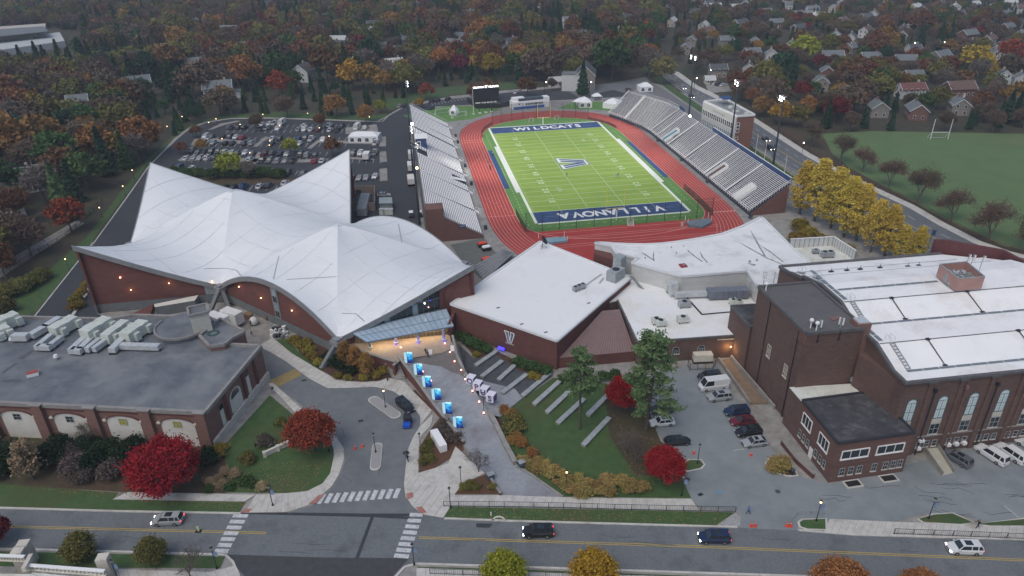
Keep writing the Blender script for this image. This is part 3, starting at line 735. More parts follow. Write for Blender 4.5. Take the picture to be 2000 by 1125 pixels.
 # entrance side E-F : brick at the ends, glass curtain wall between
EF=rims['EF'];W=WF(EF[0],EF[-1])
def ztop(s):
 f=s/W.L*(len(EF)-1);i=min(len(EF)-2,int(f));return lerp(EF[i].z,EF[i+1].z,f-i)-1.1
def wstrip(s0,s1,z0,name,m,o,n=8,z1=None):
 b=MB()
 for k in range(n):
  a,c=lerp(s0,s1,k/n),lerp(s0,s1,(k+1)/n)
  b.poly([W(a,z0,o),W(c,z0,o),W(c,max(z0,z1 if z1 else ztop(c)),o),W(a,max(z0,z1 if z1 else ztop(a)),o)])
 return b.build(name,m,ar)
sg0,sg1=W.L*.13,W.L*.735
wstrip(sg1,W.L,0,'brick_wall',BRICK,-.6);wbox(MB(),W,sg1-.05,sg1+.9,0,ztop(sg1)-.2,-.9,-.3).build('brick_pier',BRICKM,ar)
wstrip(0,sg0,0,'brick_wall',BRICK,-.6,z1=4.4)
nm=15
for k in range(nm):
 a,c=lerp(sg0,sg1,k/nm),lerp(sg0,sg1,(k+1)/nm)
 zs=[5.7,8.6,11.4,14.3,18]
 for z0,z1 in zip(zs,zs[1:]):
  ta,tcz=min(z1,ztop(a)),min(z1,ztop(c))
  if max(ta,tcz)<=z0+.1:continue
  MB().poly([W(a+.06,z0+.05,-.7),W(c-.06,z0+.05,-.7),W(c-.06,max(z0+.06,tcz-.05),-.7),W(a+.06,max(z0+.06,ta-.05),-.7)]).build('glass_pane',GLASSB if(k*7+int(z0))%5==0 else GLASS,ar)
b=MB()
for k in range(nm+1):
 a=lerp(sg0,sg1,k/nm);
 if ztop(a)>5.8:b.beam(W(a,5.5,-.66),W(a,ztop(a),-.66),.07,.14)
for z in(5.6,8.6,11.4,14.3):
 s0=next((lerp(sg0,sg1,k/60)for k in range(61)if ztop(lerp(sg0,sg1,k/60))>z),sg1)
 b.beam(W(s0,z,-.66),W(sg1,z,-.66),.14,.22)
b.build('mullions',mat('mullion',(.12,.14,.15)),ar)
for s,z,m in((sg1-2.2,min(8.6,ztop(sg1-2.2)-.5),LAMPB),(sg1-3.6,min(8.2,ztop(sg1-3.6)-.5),LAMPW),(sg1-2.8,7.0,LAMPR)):MB().ball(W(s,z,-.5),.13,6).build('interior_lamp',m,ar)
# doors
nd=12;WR=WF((-34.4,130.9),(-14.0,134.0))
for k in range(nd):
 a,c=WR.L*k/nd,WR.L*(k+1)/nd;dr=MB()
 for q in(a+.08,(a+c)/2,c-.08):dr.beam(WR(q,2.5,-.35),WR(q,4.9,-.35),.09,.1)
 for z in(2.6,3.7,4.85):dr.beam(WR(a,z,-.35),WR(c,z,-.35),.08,.1)
 d=dr.build('door',mat('bronze',(.2,.16,.1),rough=.4),ar);KIDS.setdefault(d.name,[])
 MB().poly([WR(a,2.5,-.4),WR(c,2.5,-.4),WR(c,4.9,-.4),WR(a,4.9,-.4)]).build('door_pane',mat('lit_glass',(.09,.07,.05),rough=.2,emit=(1,.68,.3),estr=.03),d)
wbox(MB(),WR,0,WR.L,4.9,5.35,-.6,-.3).build('lintel',BRICKM,ar);MB().prism([(-14.3,133.9),(-13.7,134),(-12.6,141.6),(-13.4,141.6)],0,5.6).build('side_wall',BRICKM,ar)
# glass canopy
CAN=[Vector((-35.6,131.6,5.6)),G(716,668,5.3),G(886,637,5.3),Vector((-15.0,139.9,6.0))]
ca_=thing('entrance_canopy','sloping blue grey glass canopy over the lit arena doors','canopy',CAN[1])
nc=17
for k in range(nc):
 for j in range(2):
  t0,t1=(k+.04)/nc,(k+.96)/nc;u0,u1=(j+.03)/2,(j+.97)/2
  def cp_(t,u):return CAN[0].lerp(CAN[3],t).lerp(CAN[1].lerp(CAN[2],t),u)
  MB().poly([cp_(t0,u0),cp_(t0,u1),cp_(t1,u1),cp_(t1,u0)]).build('canopy_pane',mat('canopy_glass',(.3,.4,.5),(.38,.47,.55),.5,rough=.15,spec=.7),ca_)
b=MB()
for k in range(nc+1):b.beam(CAN[0].lerp(CAN[3],k/nc)+Vector((0,0,-.06)),CAN[1].lerp(CAN[2],k/nc)+Vector((0,0,-.06)),.12,.18)
for k in(0,.5,1):b.beam(CAN[0].lerp(CAN[1],k)+Vector((0,0,-.1)),CAN[3].lerp(CAN[2],k)+Vector((0,0,-.1)),.14,.25)
b.build('canopy_frame',mat('canopy_steel',(.14,.2,.25),rough=.5),ca_)
for k in range(9):
 p=CAN[1].lerp(CAN[2],(k+.5)/9)+Vector((0,1.2,-.35));MB().box(p,(1.3,.12,.08),.3).build('downlight',mat('downlight',(1,.9,.7),emit=(1,.8,.5),estr=7),ca_)
for px,py,pr in((660+640/5.626,520+850/5.626,0),(660+885/5.626,520+830/5.626,0),(660+1165/5.626,520+815/5.626,0),(660+358/5.626,520+905/5.626,1)):
 p=GP(px,py);t=thing('entrance_column',('unlit slim round column at the left end of the entrance canopy' if pr else 'round column washed in blue light under the %s of the entrance canopy'%('left half' if px<790 else 'middle' if px<840 else 'right end')),'column',p,'columns under the entrance canopy')
 MB().tube(p,(p.x,p.y,5.3),.3,n=12).build('shaft',mat('column_steel',(.3,.3,.34),rough=.5),t)
 MB().tube(p,(p.x,p.y,p.z+.5),.55,n=12).build('plinth',CONC,t)
 if not pr:MB().ball((p.x+.1,p.y-.75,p.z+.25),.16,6).build('uplight',LAMPB,t)
 if not pr:
  l=bpy.data.lights.new('blue_uplight','POINT');l.energy=18;l.color=(.12,.1,1);l.shadow_soft_size=.2;lo_=bpy.data.objects.new('blue_uplight',l);COL.objects.link(lo_);lo_.location=(p.x,p.y-.8,p.z+1.0)
for k in range(3):
 l=bpy.data.lights.new('canopy_light','AREA');l.energy=150;l.color=(1,.72,.42);l.shape='RECTANGLE';l.size=6;l.size_y=1;o=bpy.data.objects.new('canopy_light',l);COL.objects.link(o)
 p=CAN[1].lerp(CAN[2],(k+.5)/3)+Vector((0,1.6,-.5));o.location=p;o.rotation_euler=(0,0,.3)
 # legs at D and E (leaning concrete struts), window slot in the arch wall, wall lamps
for a,c in(((A_D.x,A_D.y,4.6),G(402,628,.3)),((A_D.x,A_D.y,4.6),G(447,603,.3)),((A_E.x,A_E.y,4.4),G(628,720,0)),((A_E.x,A_E.y,4.4),G(672,690,2))):
 MB().beam(a,c,.9,.9).build('strut',BASEG,ar)
for q in(A_D,A_E,A_L,A_M):MB().box((q.x,q.y,3.9),(2.6,2.6,.9),math.atan2(av.y,av.x)).box((q.x,q.y,4.8),(1.8,1.8,.5),math.atan2(av.y,av.x)).build('corner_cap',TRIM,ar)
WD=WF(A_D,A_E);WC=WF(T_C,A_D)
nn=-WD.n if(CEN-A_D).dot(Vector(WD.n[:2]))>0 else WD.n
if nn!=WD.n:WD.n=nn
if(CEN-A_D).dot(Vector(WC.n[:2]))>0:WC.n=-WC.n
for s,z in((7.5,6.6),(16,6.2),(27.5,6.6)):
 p=WD(s,z,-.55);f=MB().ball(p,.16,6).build('wall_lamp',LAMPY,ar)
 l=bpy.data.lights.new('wall_light','POINT');l.energy=18;l.color=(1,.5,.22);l.shadow_soft_size=.15;o=bpy.data.objects.new('wall_light',l);COL.objects.link(o);o.location=WD(s,z-.1,.1)
for s,z in((9.5,5.6),(18.5,6.5),(28.5,6.0)):
 p=WC(s,z,-.55);MB().ball(p,.14,6).build('wall_lamp',LAMPY,ar)
 l=bpy.data.lights.new('wall_light','POINT');l.energy=18;l.color=(1,.5,.22);l.shadow_soft_size=.15;o=bpy.data.objects.new('wall_light',l);COL.objects.link(o);o.location=WC(s,z-.1,.1)
MB().ball(WC(8,9.2,-.5),.22,6).build('wall_lamp',LAMPR,ar)
b=MB();wbox(b,WD,20.3,22.6,2.3,10.7,-.85,-.7);b.build('window_recess',TRIM,ar)
WS=WF(A_D,A_E);WS.n=WD.n;WS.p0=WD.p0-WD.n*.7
for k in range(4):window(ar,WS,21.45,2.7+k*1.95,1.5,1.8,2,1,fm=HVACG,gm=GLASSB if k%2 else GLASS)
for s,z0,z1,w_ in((27.5,2.4,5.4,2.4),(31.5,2.4,5.4,1.3)):
 b=MB();wbox(b,WC,s-w_/2,s+w_/2,z0,z1,-.84,-.72);b.build('louvre_door',HVACG,ar)
 # ramp and loading area by the arena's left wall
rp=thing('loading_ramp','grey concrete service ramp with pale top beside the brick arena wall','ramp',G(345,612))
P=[G(x,y,2.6)for x,y in((301,594),(388,576),(380,587),(302,600))]
MB().prism([p[:2]for p in P],0,2.6,0,1).build('deck',[BASEG,STUCCO],rp)
MB().prism([G(x,y)[:2]for x,y in((262,621),(303,603),(296,622),(280,640))],0,1.3).build('side_wall',BRICKM,rp)
sheet('loading_yard',[(188,612),(440,590),(560,640),(610,668),(560,690),(505,676),(470,690),(420,650),(280,655)],.016,CONCD)
def railing(name,label,px,h=1.05,step=1.5,zf=None,m=None,cat='railing',posts='post',rails=2,base=0,group=None,pick=False,th=.05,fill=False):
 P=[G(*p)if len(p)==2 else Vector(p)for p in px];t=thing(name,label,cat,P[0],group)
 for a,c in zip(P,P[1:]):
  L_=(c-a).length;n=max(1,round(L_/step));za=zf(a.y)if zf else base;zb=zf(c.y)if zf else base
  for k in range(n+1):
   if k==0 and a is not P[0]:continue
   q=a.lerp(c,k/n);z=lerp(za,zb,k/n);MB().beam((q.x,q.y,z),(q.x,q.y,z+h),th*1.5,th*1.5).build(posts,m or DARK,t)
  b=MB()
  for r in range(rails):zz=h*(1-r*.8/max(1,rails-1))if rails>1 else h;b.beam((a.x,a.y,za+zz),(c.x,c.y,zb+zz),th,th)
  if fill:
   n2=int(L_/.28)
   for k in range(n2):q=a.lerp(c,(k+.5)/n2);z=lerp(za,zb,k/n2);b.beam((q.x,q.y,z+.12),(q.x,q.y,z+h-.05),.022,.022)
  b.build('rails',m or DARK,t)
 return t
railing('handrail','thin grey handrail along the ramp at the arena side wall',[(215,628),(300,606),(330,600)],m=HVACG)
# --- terrace, plaza, brick retaining walls
def gpz(p,dz=0):return Vector((p[0],p[1],plaza_z(p[1])+dz))
PLZ=[GP(x,y)for x,y in((662,668),(716,671),(800,662),(874,650),(884,672),(893,700),(912,735),(935,775),(958,812),(983,860),(1007,908),(1040,927),(1102,972),(980,968),(972,962),(940,918),(906,866),(880,832),(850,795),(815,745),(783,703),(774,716))]
NY=22
b=MB();
ys=[100+k*1.45 for k in range(0,26)]
P2d=[(p.x,p.y)for p in PLZ]
bm=bmesh.new();vs=[bm.verts.new((x,y,0))for x,y in P2d];bm.faces.new(vs)
for y in[100.5+k*2.75 for k in range(11)]:
 bmesh.ops.bisect_plane(bm,geom=bm.verts[:]+bm.edges[:]+bm.faces[:],plane_co=(0,y,0),plane_no=(0,1,0))
for v in bm.verts:v.co.z=plaza_z(v.co.y)+.03
bm.normal_update()
for f in bm.faces:
 if f.normal.z<0:f.normal_flip()
me=bpy.data.meshes.new('plaza');bm.to_mesh(me);bm.free();me.materials.append(PAVE);link('plaza',me,kind='structure')
bm=bmesh.new();vs=[bm.verts.new((p.x,p.y,0))for p in[GP(x,y)for x,y in((776,705),(884,681),(893,700),(912,735),(921,745),(914,742),(899,732),(880,726),(862,716),(840,713),(820,709),(806,708),(790,706))]];bm.faces.new(vs)
for y in[100.5+k*2.75 for k in range(11)]:bmesh.ops.bisect_plane(bm,geom=bm.verts[:]+bm.edges[:]+bm.faces[:],plane_co=(0,y,0),plane_no=(0,1,0))
for v in bm.verts:v.co.z=plaza_z(v.co.y)+.045
bm.normal_update()
for f in bm.faces:
 if f.normal.z<0:f.normal_flip()
me=bpy.data.meshes.new('dark_paving');bm.to_mesh(me);bm.free();me.materials.append(mat('pavers_brown',(.12,.11,.108),(.16,.148,.142),1.4));link('dark_paving',me,kind='structure')
sheet('terrace_floor',[(662,668),(716,671),(870,650),(884,680),(860,690),(783,703),(774,712),(700,682)],2.56,mat('terrace_tan',(.3,.24,.18),(.36,.29,.22),1),pts=[G(x,y,2.5)[:2]for x,y in((656,672),(716,664),(876,644),(884,680),(862,690),(783,703),(774,712),(700,688))])
def pwall(name,label,px,h,th,m,capm=None,zf=plaza_z,zb=-.3,cat='wall',raw=False):
 P=[GP(x,y)for x,y in px]if not raw else px;t=thing(name,label,cat,(P[0].x,P[0].y,0));b=MB();c_=MB()
 for a,c in zip(P,P[1:]):
  d=(c-a);d.z=0;d.normalize();n=Vector((-d.y,d.x,0))*th/2;za,zc_=zf(a.y)+h,zf(c.y)+h
  Q=[(a-n)[:2],(c-n)[:2],(c+n)[:2],(a+n)[:2]]
  b.prism(Q,zb,[za,zc_,zc_,za]);n*=1.25;Q=[(a-n)[:2],(c-n)[:2],(c+n)[:2],(a+n)[:2]]
  c_.prism(Q,[za,zc_,zc_,za],[za+.14,zc_+.14,zc_+.14,za+.14])
 b.build('wall_face',m,t);c_.build('coping',capm or CONCD,t);return t
pwall('plaza_wall','long brick retaining wall down the left edge of the grey plaza',[(780,702),(815,748),(850,797),(906,868)],.65,.5,BRICKM)
pwall('terrace_wall','brick wall with pale coping in front of the arena terrace, beside the three small orange trees',[(664,672),(700,690),(774,716)],.7,.5,BRICKM,zf=lambda y:2.5)
pwall('terrace_wall','short brick wall with pale coping closing the stair side of the terrace',[G(774,712,2.5),G(770,728,1.2)],.7,.5,BRICKM,zf=lambda y:2.3,raw=True)
pwall('ramp_wall','long curving low concrete wall down the right edge of the plaza beside the lawn',[(955,808),(968,832),(985,868),(1006,908)],.75,.7,mat('wall_taupe',(.22,.19,.18),(.28,.24,.22),.8),CONCD)
pwall('terrace_edge','low grey wall between the plaza and the dark stone terrace',[(884,660),(893,700),(912,738),(925,760)],.6,.4,CONCD)
pwall('planter_wall','low brick wall with dark sign panel at the foot of the plaza steps',[(950,925),(965,948),(978,968)],.5,.4,BRICKM)
pwall('lawn_kerb','low grey kerb wall between the plaza foot and the ornamental grasses',[(1008,912),(1040,930),(1100,972)],.1,.3,CONCD)
# steps: from terrace down to the pavement, and at the plaza foot
st=thing('stairs','flight of grey steps going down from the arena terrace to the drive','stairs',G(775,735))
for k in range(11):
 t=k/10;z=2.4*(1-t);a=G(752,700,2.5).lerp(G(770,742,0),t);c=G(777,700,2.5).lerp(G(795,740,0),t)
 d=Vector((0,-.42,0));MB().prism([a[:2],c[:2],(c+d)[:2],(a+d)[:2]],-.05,z+.02).build('step',CONCD,st)
st=thing('stairs','wide pale steps between the forecourt and the plaza, beside the bare young tree','stairs',G(905,915))
A0,A1,B0,B1=G(890,876),G(947,928),G(876,905),G(915,940)
for k in range(6):
 t=k/6;a,c=B0 .lerp(A0,t),B1 .lerp(A1,t);a2,c2=B0 .lerp(A0,(k+1)/6),B1 .lerp(A1,(k+1)/6)
 MB().prism([a[:2],c[:2],c2[:2],a2[:2]],0,.15+.07*k).build('step',CONC,st)
railing('handrail','dark handrail on the steps down to the drive',[G(776,702,2.5),G(793,742,0)],zf=lambda y:lerp(0,2.5,min(1,max(0,(y-120.9)/8))),th=.04)
# beds beside the plaza
sheet('planting_bed',[(818,924),(822,870),(846,832),(862,815),(904,868),(906,880),(884,892),(850,915)],.13,mat('leafy_bed',(.11,.045,.025),(.07,.05,.025),1.0,c3=(.16,.05,.03),s3=.5))
MB().prism([G(x,y)[:2]for x,y in((796,764),(812,762),(846,800),(836,800))],0,.02).build('soil_strip',MULCH,kind='structure')
sheet('planting_bed',[(888,966),(905,945),(948,928),(976,966)],.13,mat('leafy_bed',(.1,.05,.03)))
sheet('planting_bed',[(570,655),(625,655),(655,680),(700,690),(770,722),(772,736),(739,744),(700,745),(658,741),(622,720),(585,690)],.05,MULCH)
sheet('lawn',[(528,664),(560,662),(585,690),(622,716),(640,736),(622,722),(569,690)],.06,GRASS)
sheet('planting_bed',[(888,650),(925,660),(1015,705),(1080,722),(1075,735),(1015,722),(968,690),(930,698)],.1,MULCH,pts=[G(x,y,.4)[:2]for x,y in((888,650),(925,662),(1015,705),(1080,722),(1075,735),(1015,722),(968,690),(930,698))])
sheet('stone_terrace',[(893,670),(925,700),(968,684),(1015,715),(1080,735),(1020,780),(968,822),(912,738)],.09,mat('terrace_slate',(.05,.054,.062),(.075,.08,.09),.8))
sheet('pale_walk',[(1006,760),(1020,778),(972,818),(958,812),(935,775),(945,745)],.1,PAVE)
sheet('soil_wedge',[(960,812),(978,815),(985,830),(972,838)],.1,MULCH)
beams=[((929,717),(971,688),'beside the planting under the logo wall'),((941,739),(981,708),'second on the dark terrace from the arena'),((974,745),(1006,716),'on the dark terrace, in front of the dark green shrubs'),((981,771),(1029,734),'at the lower edge of the dark terrace'),((1020,777),(1076,730),'on the border of the terrace and the lawn'),((1043,793),(1093,748),'first on the lawn from the terrace'),((1068,809),(1126,754),'longest on the lawn, second from the terrace'),((1089,830),(1141,782),'on the lawn touching the line of the pine trunk'),((1148,814),(1189,773),'behind the pine trunk towards the red maple'),((1139,873),(1190,819),'nearest the street, alone on the lawn')]
for a,c,s in beams:
 a=G(*a);c=G(*c);t=thing('stone_bench','long pale granite slab bench %s'%s,'bench',a,'granite slab benches');n=4
 MB().beam(a+Vector((0,0,.2)),c+Vector((0,0,.2)),.8,.4).build('base',CONCD,t)
 for k in range(n):MB().beam(a.lerp(c,(k+.01)/n)+Vector((0,0,.5)),a.lerp(c,(k+.99)/n)+Vector((0,0,.5)),1.0,.2).build('top_slab',GRAN,t)
def parapet(par,pts,z,h,th,m,name='parapet',closed=True):
 b=MB();P=[Vector((p[0],p[1],0))for p in pts];n=len(P)
 for i in range(n if closed else n-1):
  a,c=P[i],P[(i+1)%n];d=(c-a).normalized();q=Vector((-d.y,d.x,0))
  b.beam(a+Vector((0,0,z+h/2)),c+d*.0+Vector((0,0,z+h/2)),th,h)
 return b.build(name,m,par)
 # --- square brick hall with the flat white roof and V emblem
sq=[G(880,592,7.5)[:2],G(1055,470,7.5)[:2],G(1232,540,7.5)[:2],G(1088,664,7.5)[:2]]
hall=thing('sports_hall','square dark brick hall with flat white roof and a V emblem on its front','hall',(sq[3][0],sq[3][1],0))
MB().prism(sq,0,7.0).build('wall',BRICKM,hall)
MB().prism(sq,7.002,7.25).build('roof',ROOFF,hall);parapet(hall,sq,7.0,.45,.5,mat('white_coping',(.66,.68,.69),rough=.5),'coping')
W=WF(sq[0],sq[3]);
for s in[W.L*k/8 for k in range(1,8)]:wbox(MB(),W,s-.03,s+.03,.1,6.9,-.01,.012).build('wall_joint',BRICKO,hall)
sV=16.2
lp=WF(sq[0],sq[3])
def vpoly(name,pts,o,m):return MB().poly([lp(sV+x*1.35,4.1+z*1.35,o)for x,z in pts]).build(name,m,hall)
vpoly('emblem',[(-1.0,1.0),(-.1,1.0),(-.1,.62),(.05,-.2),(.2,.62),(.1,1),(1.0,1.0),(1.0,.6),(.45,-1.1),(-.4,-1.1),(-.85,.6),(-1,.6)],.06,WHT)
vpoly('emblem_fill',[(-.82,.85),(-.28,.85),(-.05,-.45),(.05,-.95),(-.28,-.95),(-.7,.7)],.09,NAVY);vpoly('emblem_fill',[(.28,.85),(.85,.85),(.35,-.95),(.12,-.95),(.35,.5)],.09,NAVY)
for a,c in(((-.55,.8),(-.12,-.8)),((.58,.8),(.2,-.8))):MB().beam(lp(sV+a[0]*1.35,4.1+a[1]*1.35,.12),lp(sV+c[0]*1.35,4.1+c[1]*1.35,.12),.09,.03).build('emblem_line',WHT,hall)
put_text('lettering','VILLANOVA',.42,frame_mtx(lp(sV,2.35,.05),lp.d,Vector((0,0,1))),WHT,hall)
MB().box(lp(sV-1.9,.5,.6),(1.5,.5,.5),math.atan2(lp.d.y,lp.d.x)).build('blue_light_box',LAMPB,hall)
def on(px,py,z):return G(px,py,z)
hvac('air_conditioner','long three fan cooling unit in the middle of the square white roof',on(1131,566,7.25),(3.4,1.1,.9),.62,HVACG,3)
t=hvac('air_handler','big stepped grey air handler at the right corner of the square white roof',on(1202,545,7.25),(4.2,2.6,2.6),.85,HVACG,1,legs=False)
p=on(1209,528,7.25);MB().box((p.x,p.y,7.27),(2.4,2.3,3.9),.85,0,.97).build('intake',HVACG,t)
t=thing('satellite_dish','black mesh satellite dish on a tripod at the far corner of the square roof','satellite dish',on(1060,485,7.25));p=on(1060,485,7.25)
b=MB()
for a in(0,2.1,4.2):b.beam(p+Vector((0,0,1.3)),p+Vector((1.1*math.cos(a),1.1*math.sin(a),.05)),.07,.07)
b.tube(p,p+Vector((0,0,1.9)),.06);b.build('stand',DARK,t)
b=MB();c=p+Vector((.2,0,2.2));ax=Vector((.8,-.25,.55)).normalized();u=ax.orthogonal().normalized();v=ax.cross(u)
for k in range(16):
 for r0,r1,h0,h1 in((0,.65,0,.08),(.65,1.25,.08,.32)):
  t0,t1=k*math.pi/8,(k+1)*math.pi/8
  P=[c+u*(r*math.cos(tt))+v*(r*math.sin(tt))+ax*h for r,tt,h in((r0,t0,h0),(r1,t0,h1),(r1,t1,h1),(r0,t1,h0))];b.poly(P if r0 else[P[0],P[1],P[2]])
b.build('dish',DARK,t)
b=MB()
for a,c in(((1145,556),(1160,545)),((1160,545),(1175,535)),((1170,553),(1178,543))):b.beam(on(*a,7.45),on(*c,7.45),.25,.25)
b.build('roof_pipes',DUCT,hall)
for q in((973,601),(1066,649),(1150,592),(1019,633)):MB().box(on(*q,7.26),(.8,.4,.05),.5).build('roof_vent',ROOFT,hall)
# --- swimming hall with the curved roof
zc_=10.0
CUR=[(1162,473),(1195,475.5),(1230,477),(1260,477.3),(1290,476),(1320,472.5),(1350,468),(1380,463),(1410,457),(1450,442),(1486,424),(1493,429),(1550,487),(1592,522),(1560,560),(1478,556),(1460,528),(1332,539),(1235,513),(1246,504),(1203,493),(1194,480)]
cu=[G(x,y,zc_)[:2]for x,y in CUR]
nat=thing('swimming_hall','white building with a concave curved roof edge along the running track','hall',(cu[5][0],cu[5][1],0))
MB().prism(cu,0,zc_-.35).build('wall',METW,nat);MB().prism(cu,zc_-.345,zc_-.1).build('roof',mat('roof_white_worn',(.7,.72,.72),(.77,.78,.78),.12,c3=(.5,.51,.5),s3=.16,rough=.6),nat)
parapet(nat,cu,zc_-.35,.55,.6,mat('white_coping',(.66,.68,.69)),'coping')
# siding boards on the three inner faces
for i0,i1 in((18,17),(17,16),(16,15)):
 W=WF(cu[i0],cu[i1]);
 for k in range(10):
  z=5.6+k*.42;b=MB();P=[W(0,z,.02),W(W.L,z,.02),W(W.L,z,.09),W(0,z,.09)];b.prism([p[:2]for p in P],z,z+.36);b.build('siding_board',METW,nat)
b=MB();W=WF(cu[0],cu[20])
MB().prism([G(1162,473,9.9)[:2],G(1194,478,9.9)[:2],G(1203,491,9.9)[:2],G(1200,494,9.9)[:2],G(1160,482,9.9)[:2]],0,8).build('brick_end',BRICKM,nat)
for q,r in(((1335,520),.7),((1311,484),.35),((1335,482),.35),((1321,495),.35),((1344,492),.3),((1464,512),.8),((1478,509),.6),((1508,509),.5),((1276,507),.3),((1260,505),.4)):
 MB().tube(G(*q,9.9),G(*q,9.9)+Vector((0,0,.4)),r*.5,r*.35,8).build('roof_vent',HVACG,nat)
MB().box(G(1334,520,9.9),(1.6,1.6,.35),.2).build('hatch',mat('hatch_red',(.25,.05,.05)),nat)
def stain(par,px,z,m,name='stain'):
 return MB().poly([G(x,y,z)for x,y in px]).build(name,m,par)
for pp,w_ in(([(1253,492),(1264,500),(1277,508)],.5),([(1277,490),(1276,500),(1277,510)],.3),([(1342,487),(1356,500),(1372,511)],.45),([(1367,491),(1372,502),(1382,513)],.4),([(1443,473),(1468,487),(1500,505),(1532,518)],.6),([(1466,450),(1480,476),(1494,500)],.5),([(1480,476),(1505,492),(1530,512)],.45),([(1460,514),(1475,518)],.9)):
 b=MB();Q=[G(x,y,zc_-.07)for x,y in pp]
 for i,(a,c)in enumerate(zip(Q,Q[1:])):
  d=(c-a).normalized();n_=Vector((-d.y,d.x,0));w_=w_*.78;w0,w1=w_*(.15+.7*math.sin(math.pi*i/len(Q))),w_*(.15+.7*math.sin(math.pi*(i+1)/len(Q)));b.poly([a-n_*w0,c-n_*w1,c+n_*w1,a+n_*w0])
 b.build('dirt_streak',mat('dirt_streak',(.4,.41,.41),(.26,.27,.26),.8,alpha=.7),nat)
 # lower white roof
zl=5.5
LOW=[(1206,586),(1245,668),(1437,655),(1472,650),(1480,556),(1460,572),(1332,568),(1237,540),(1234,546),(1190,590)]
lw=[G(x,y,zl)[:2]for x,y in LOW]
lo=thing('low_wing','low brick wing with flat white roof and scattered air conditioners','building',(lw[1][0],lw[1][1],0))
MB().prism(lw,0,zl-.25).build('wall',BRICKO,lo);MB().prism(lw,zl-.245,zl-.05).build('roof',ROOFS if False else mat('roof_low',(.72,.74,.74),(.78,.79,.79),.2,c3=(.6,.6,.52),s3=.1),lo)
b=MB()
for a,c in zip(lw[0:3],lw[1:4]):b.beam((a[0],a[1],zl-.05),(c[0],c[1],zl-.05),.35,.4)
b.build('coping',COPING,lo)
W=WF(lw[1],lw[2])
for s in(W.L*.40,W.L*.66):window(lo,W,s,1.9,1.5,1.7,3,2,arch=1,fm=HVACG,sill=CONC)
MB().box(G(1407,690,0),(4.4,3.2,4.6),.05).build('porch',BRICKM,lo)
MB().box(G(1407,690,0)+Vector((0,0,4.6)),(4.8,3.6,.2),.05).build('porch_roof',ROOFS,lo)
p=G(1407,690,0);MB().poly([(p.x-1.2,p.y-1.66,.1),(p.x+1.2,p.y-1.5,.1),(p.x+1.2,p.y-1.5,2.8),(p.x-1.2,p.y-1.66,2.8)]).build('lit_doorway',WARM,lo)
l=bpy.data.lights.new('door_light','POINT');l.energy=120;l.color=(1,.55,.2);l.shadow_soft_size=.2;o=bpy.data.objects.new('door_light',l);COL.objects.link(o);o.location=(p.x+.8,p.y-2.6,2.8)
MB().ball((p.x+1.4,p.y-1.8,2.8),.16,6).build('door_lamp',LAMPY,lo)
hv=[(1281,632,1.8,1.4,'small grey air conditioner with a pipe, left on the low white roof'),(1290,636,2.2,1.5,'grey box air conditioner next to the piped one on the low white roof'),(1333,629,2.4,1.6,'pale grey air conditioner alone in the middle of the low white roof'),(1336,599,2.6,1.6,'dark grey air conditioner nearest the siding wall on the low white roof'),(1443,597,1.3,1.3,'small white condenser on the stained corner of the low roof'),(1431,595,1.6,1.3,'grey condenser beside the small white one on the low roof'),(1306,571,1.2,1.0,'tiny white condenser against the siding wall')]
for x,y,a,c,lb in hv:hvac('air_conditioner',lb,on(x,y,zl),(a,c,1.1),.15,HVACG if 'dark' in lb else HVAC,1)
t=thing('air_handler','long slate blue rooftop air handler with white end ducts along the siding wall','air conditioner',on(1420,582,zl));p=on(1420,582,zl)
for k in range(6):MB().box((p.x-3.9+k*1.56,p.y+.2*k*.3,zl+.4),(1.5,2.5,1.9),.1).build('panel',mat('slate',(.14,.16,.2),(.17,.19,.23),1,rough=.45),t)
MB().box((p.x-8.5,p.y+.3,zl+.6),(7.5,1.3,1.0),.06).build('duct',DUCT,t);MB().box((p.x-12.3,p.y+1.6,zl+.6),(1.7,1.7,3.0),.1).build('duct',DUCT,t);MB().box((p.x+6.0,p.y+1.6,zl+.3),(2.0,1.8,3.4),.1).build('duct',DUCT,t)
b=MB();b.beam(on(1342,582,zl+.1),on(1371,614,zl+.1),.25,.25);b.beam(on(1371,614,zl+.1),on(1473,605,zl+.1),.2,.2);b.build('gas_pipe',DARK,lo)
st=thing('steel_stair','blue grey steel stair between the square hall and the low roof','stairs',on(1243,545,zl))
a,c=on(1232,538,8.3),on(1252,562,5.6)
for k in range(9):q=a.lerp(c,k/8);MB().box(q,(1.6,.3,.06),-.8).build('tread',HVACG,st)
MB().beam(a,c,.1,.3).build('stringer',HVACG,st)
# ribbed metal lean-to roof
mr_=thing('lean_to','pinkish ribbed metal lean-to roof between the square hall and the low wing','roof',G(1170,690))
e0,e1=G(1092,699,2.6),G(1240,686,2.6);t0,t1=G(1176,607,5.9),G(1210,604,5.9)
nr=26
for k in range(nr):
 a,c,d,e=e0 .lerp(e1,(k+.08)/nr),e0 .lerp(e1,(k+.92)/nr),t0 .lerp(t1,(k+.92)/nr),t0 .lerp(t1,(k+.08)/nr);MB().poly([a,c,d,e]).build('roof_panel',METR,mr_)
MB().poly([e0-Vector((0,0,.05)),e1-Vector((0,0,.05)),t1-Vector((0,0,.05)),t0-Vector((0,0,.05))]).build('roof_deck',mat('metal_gap',(.1,.07,.068)),mr_)
MB().prism([e0[:2],e1[:2],(e1+Vector((0,.4,0)))[:2],(e0+Vector((0,.4,0)))[:2]],0,2.5).build('wall',BRICKM,mr_)
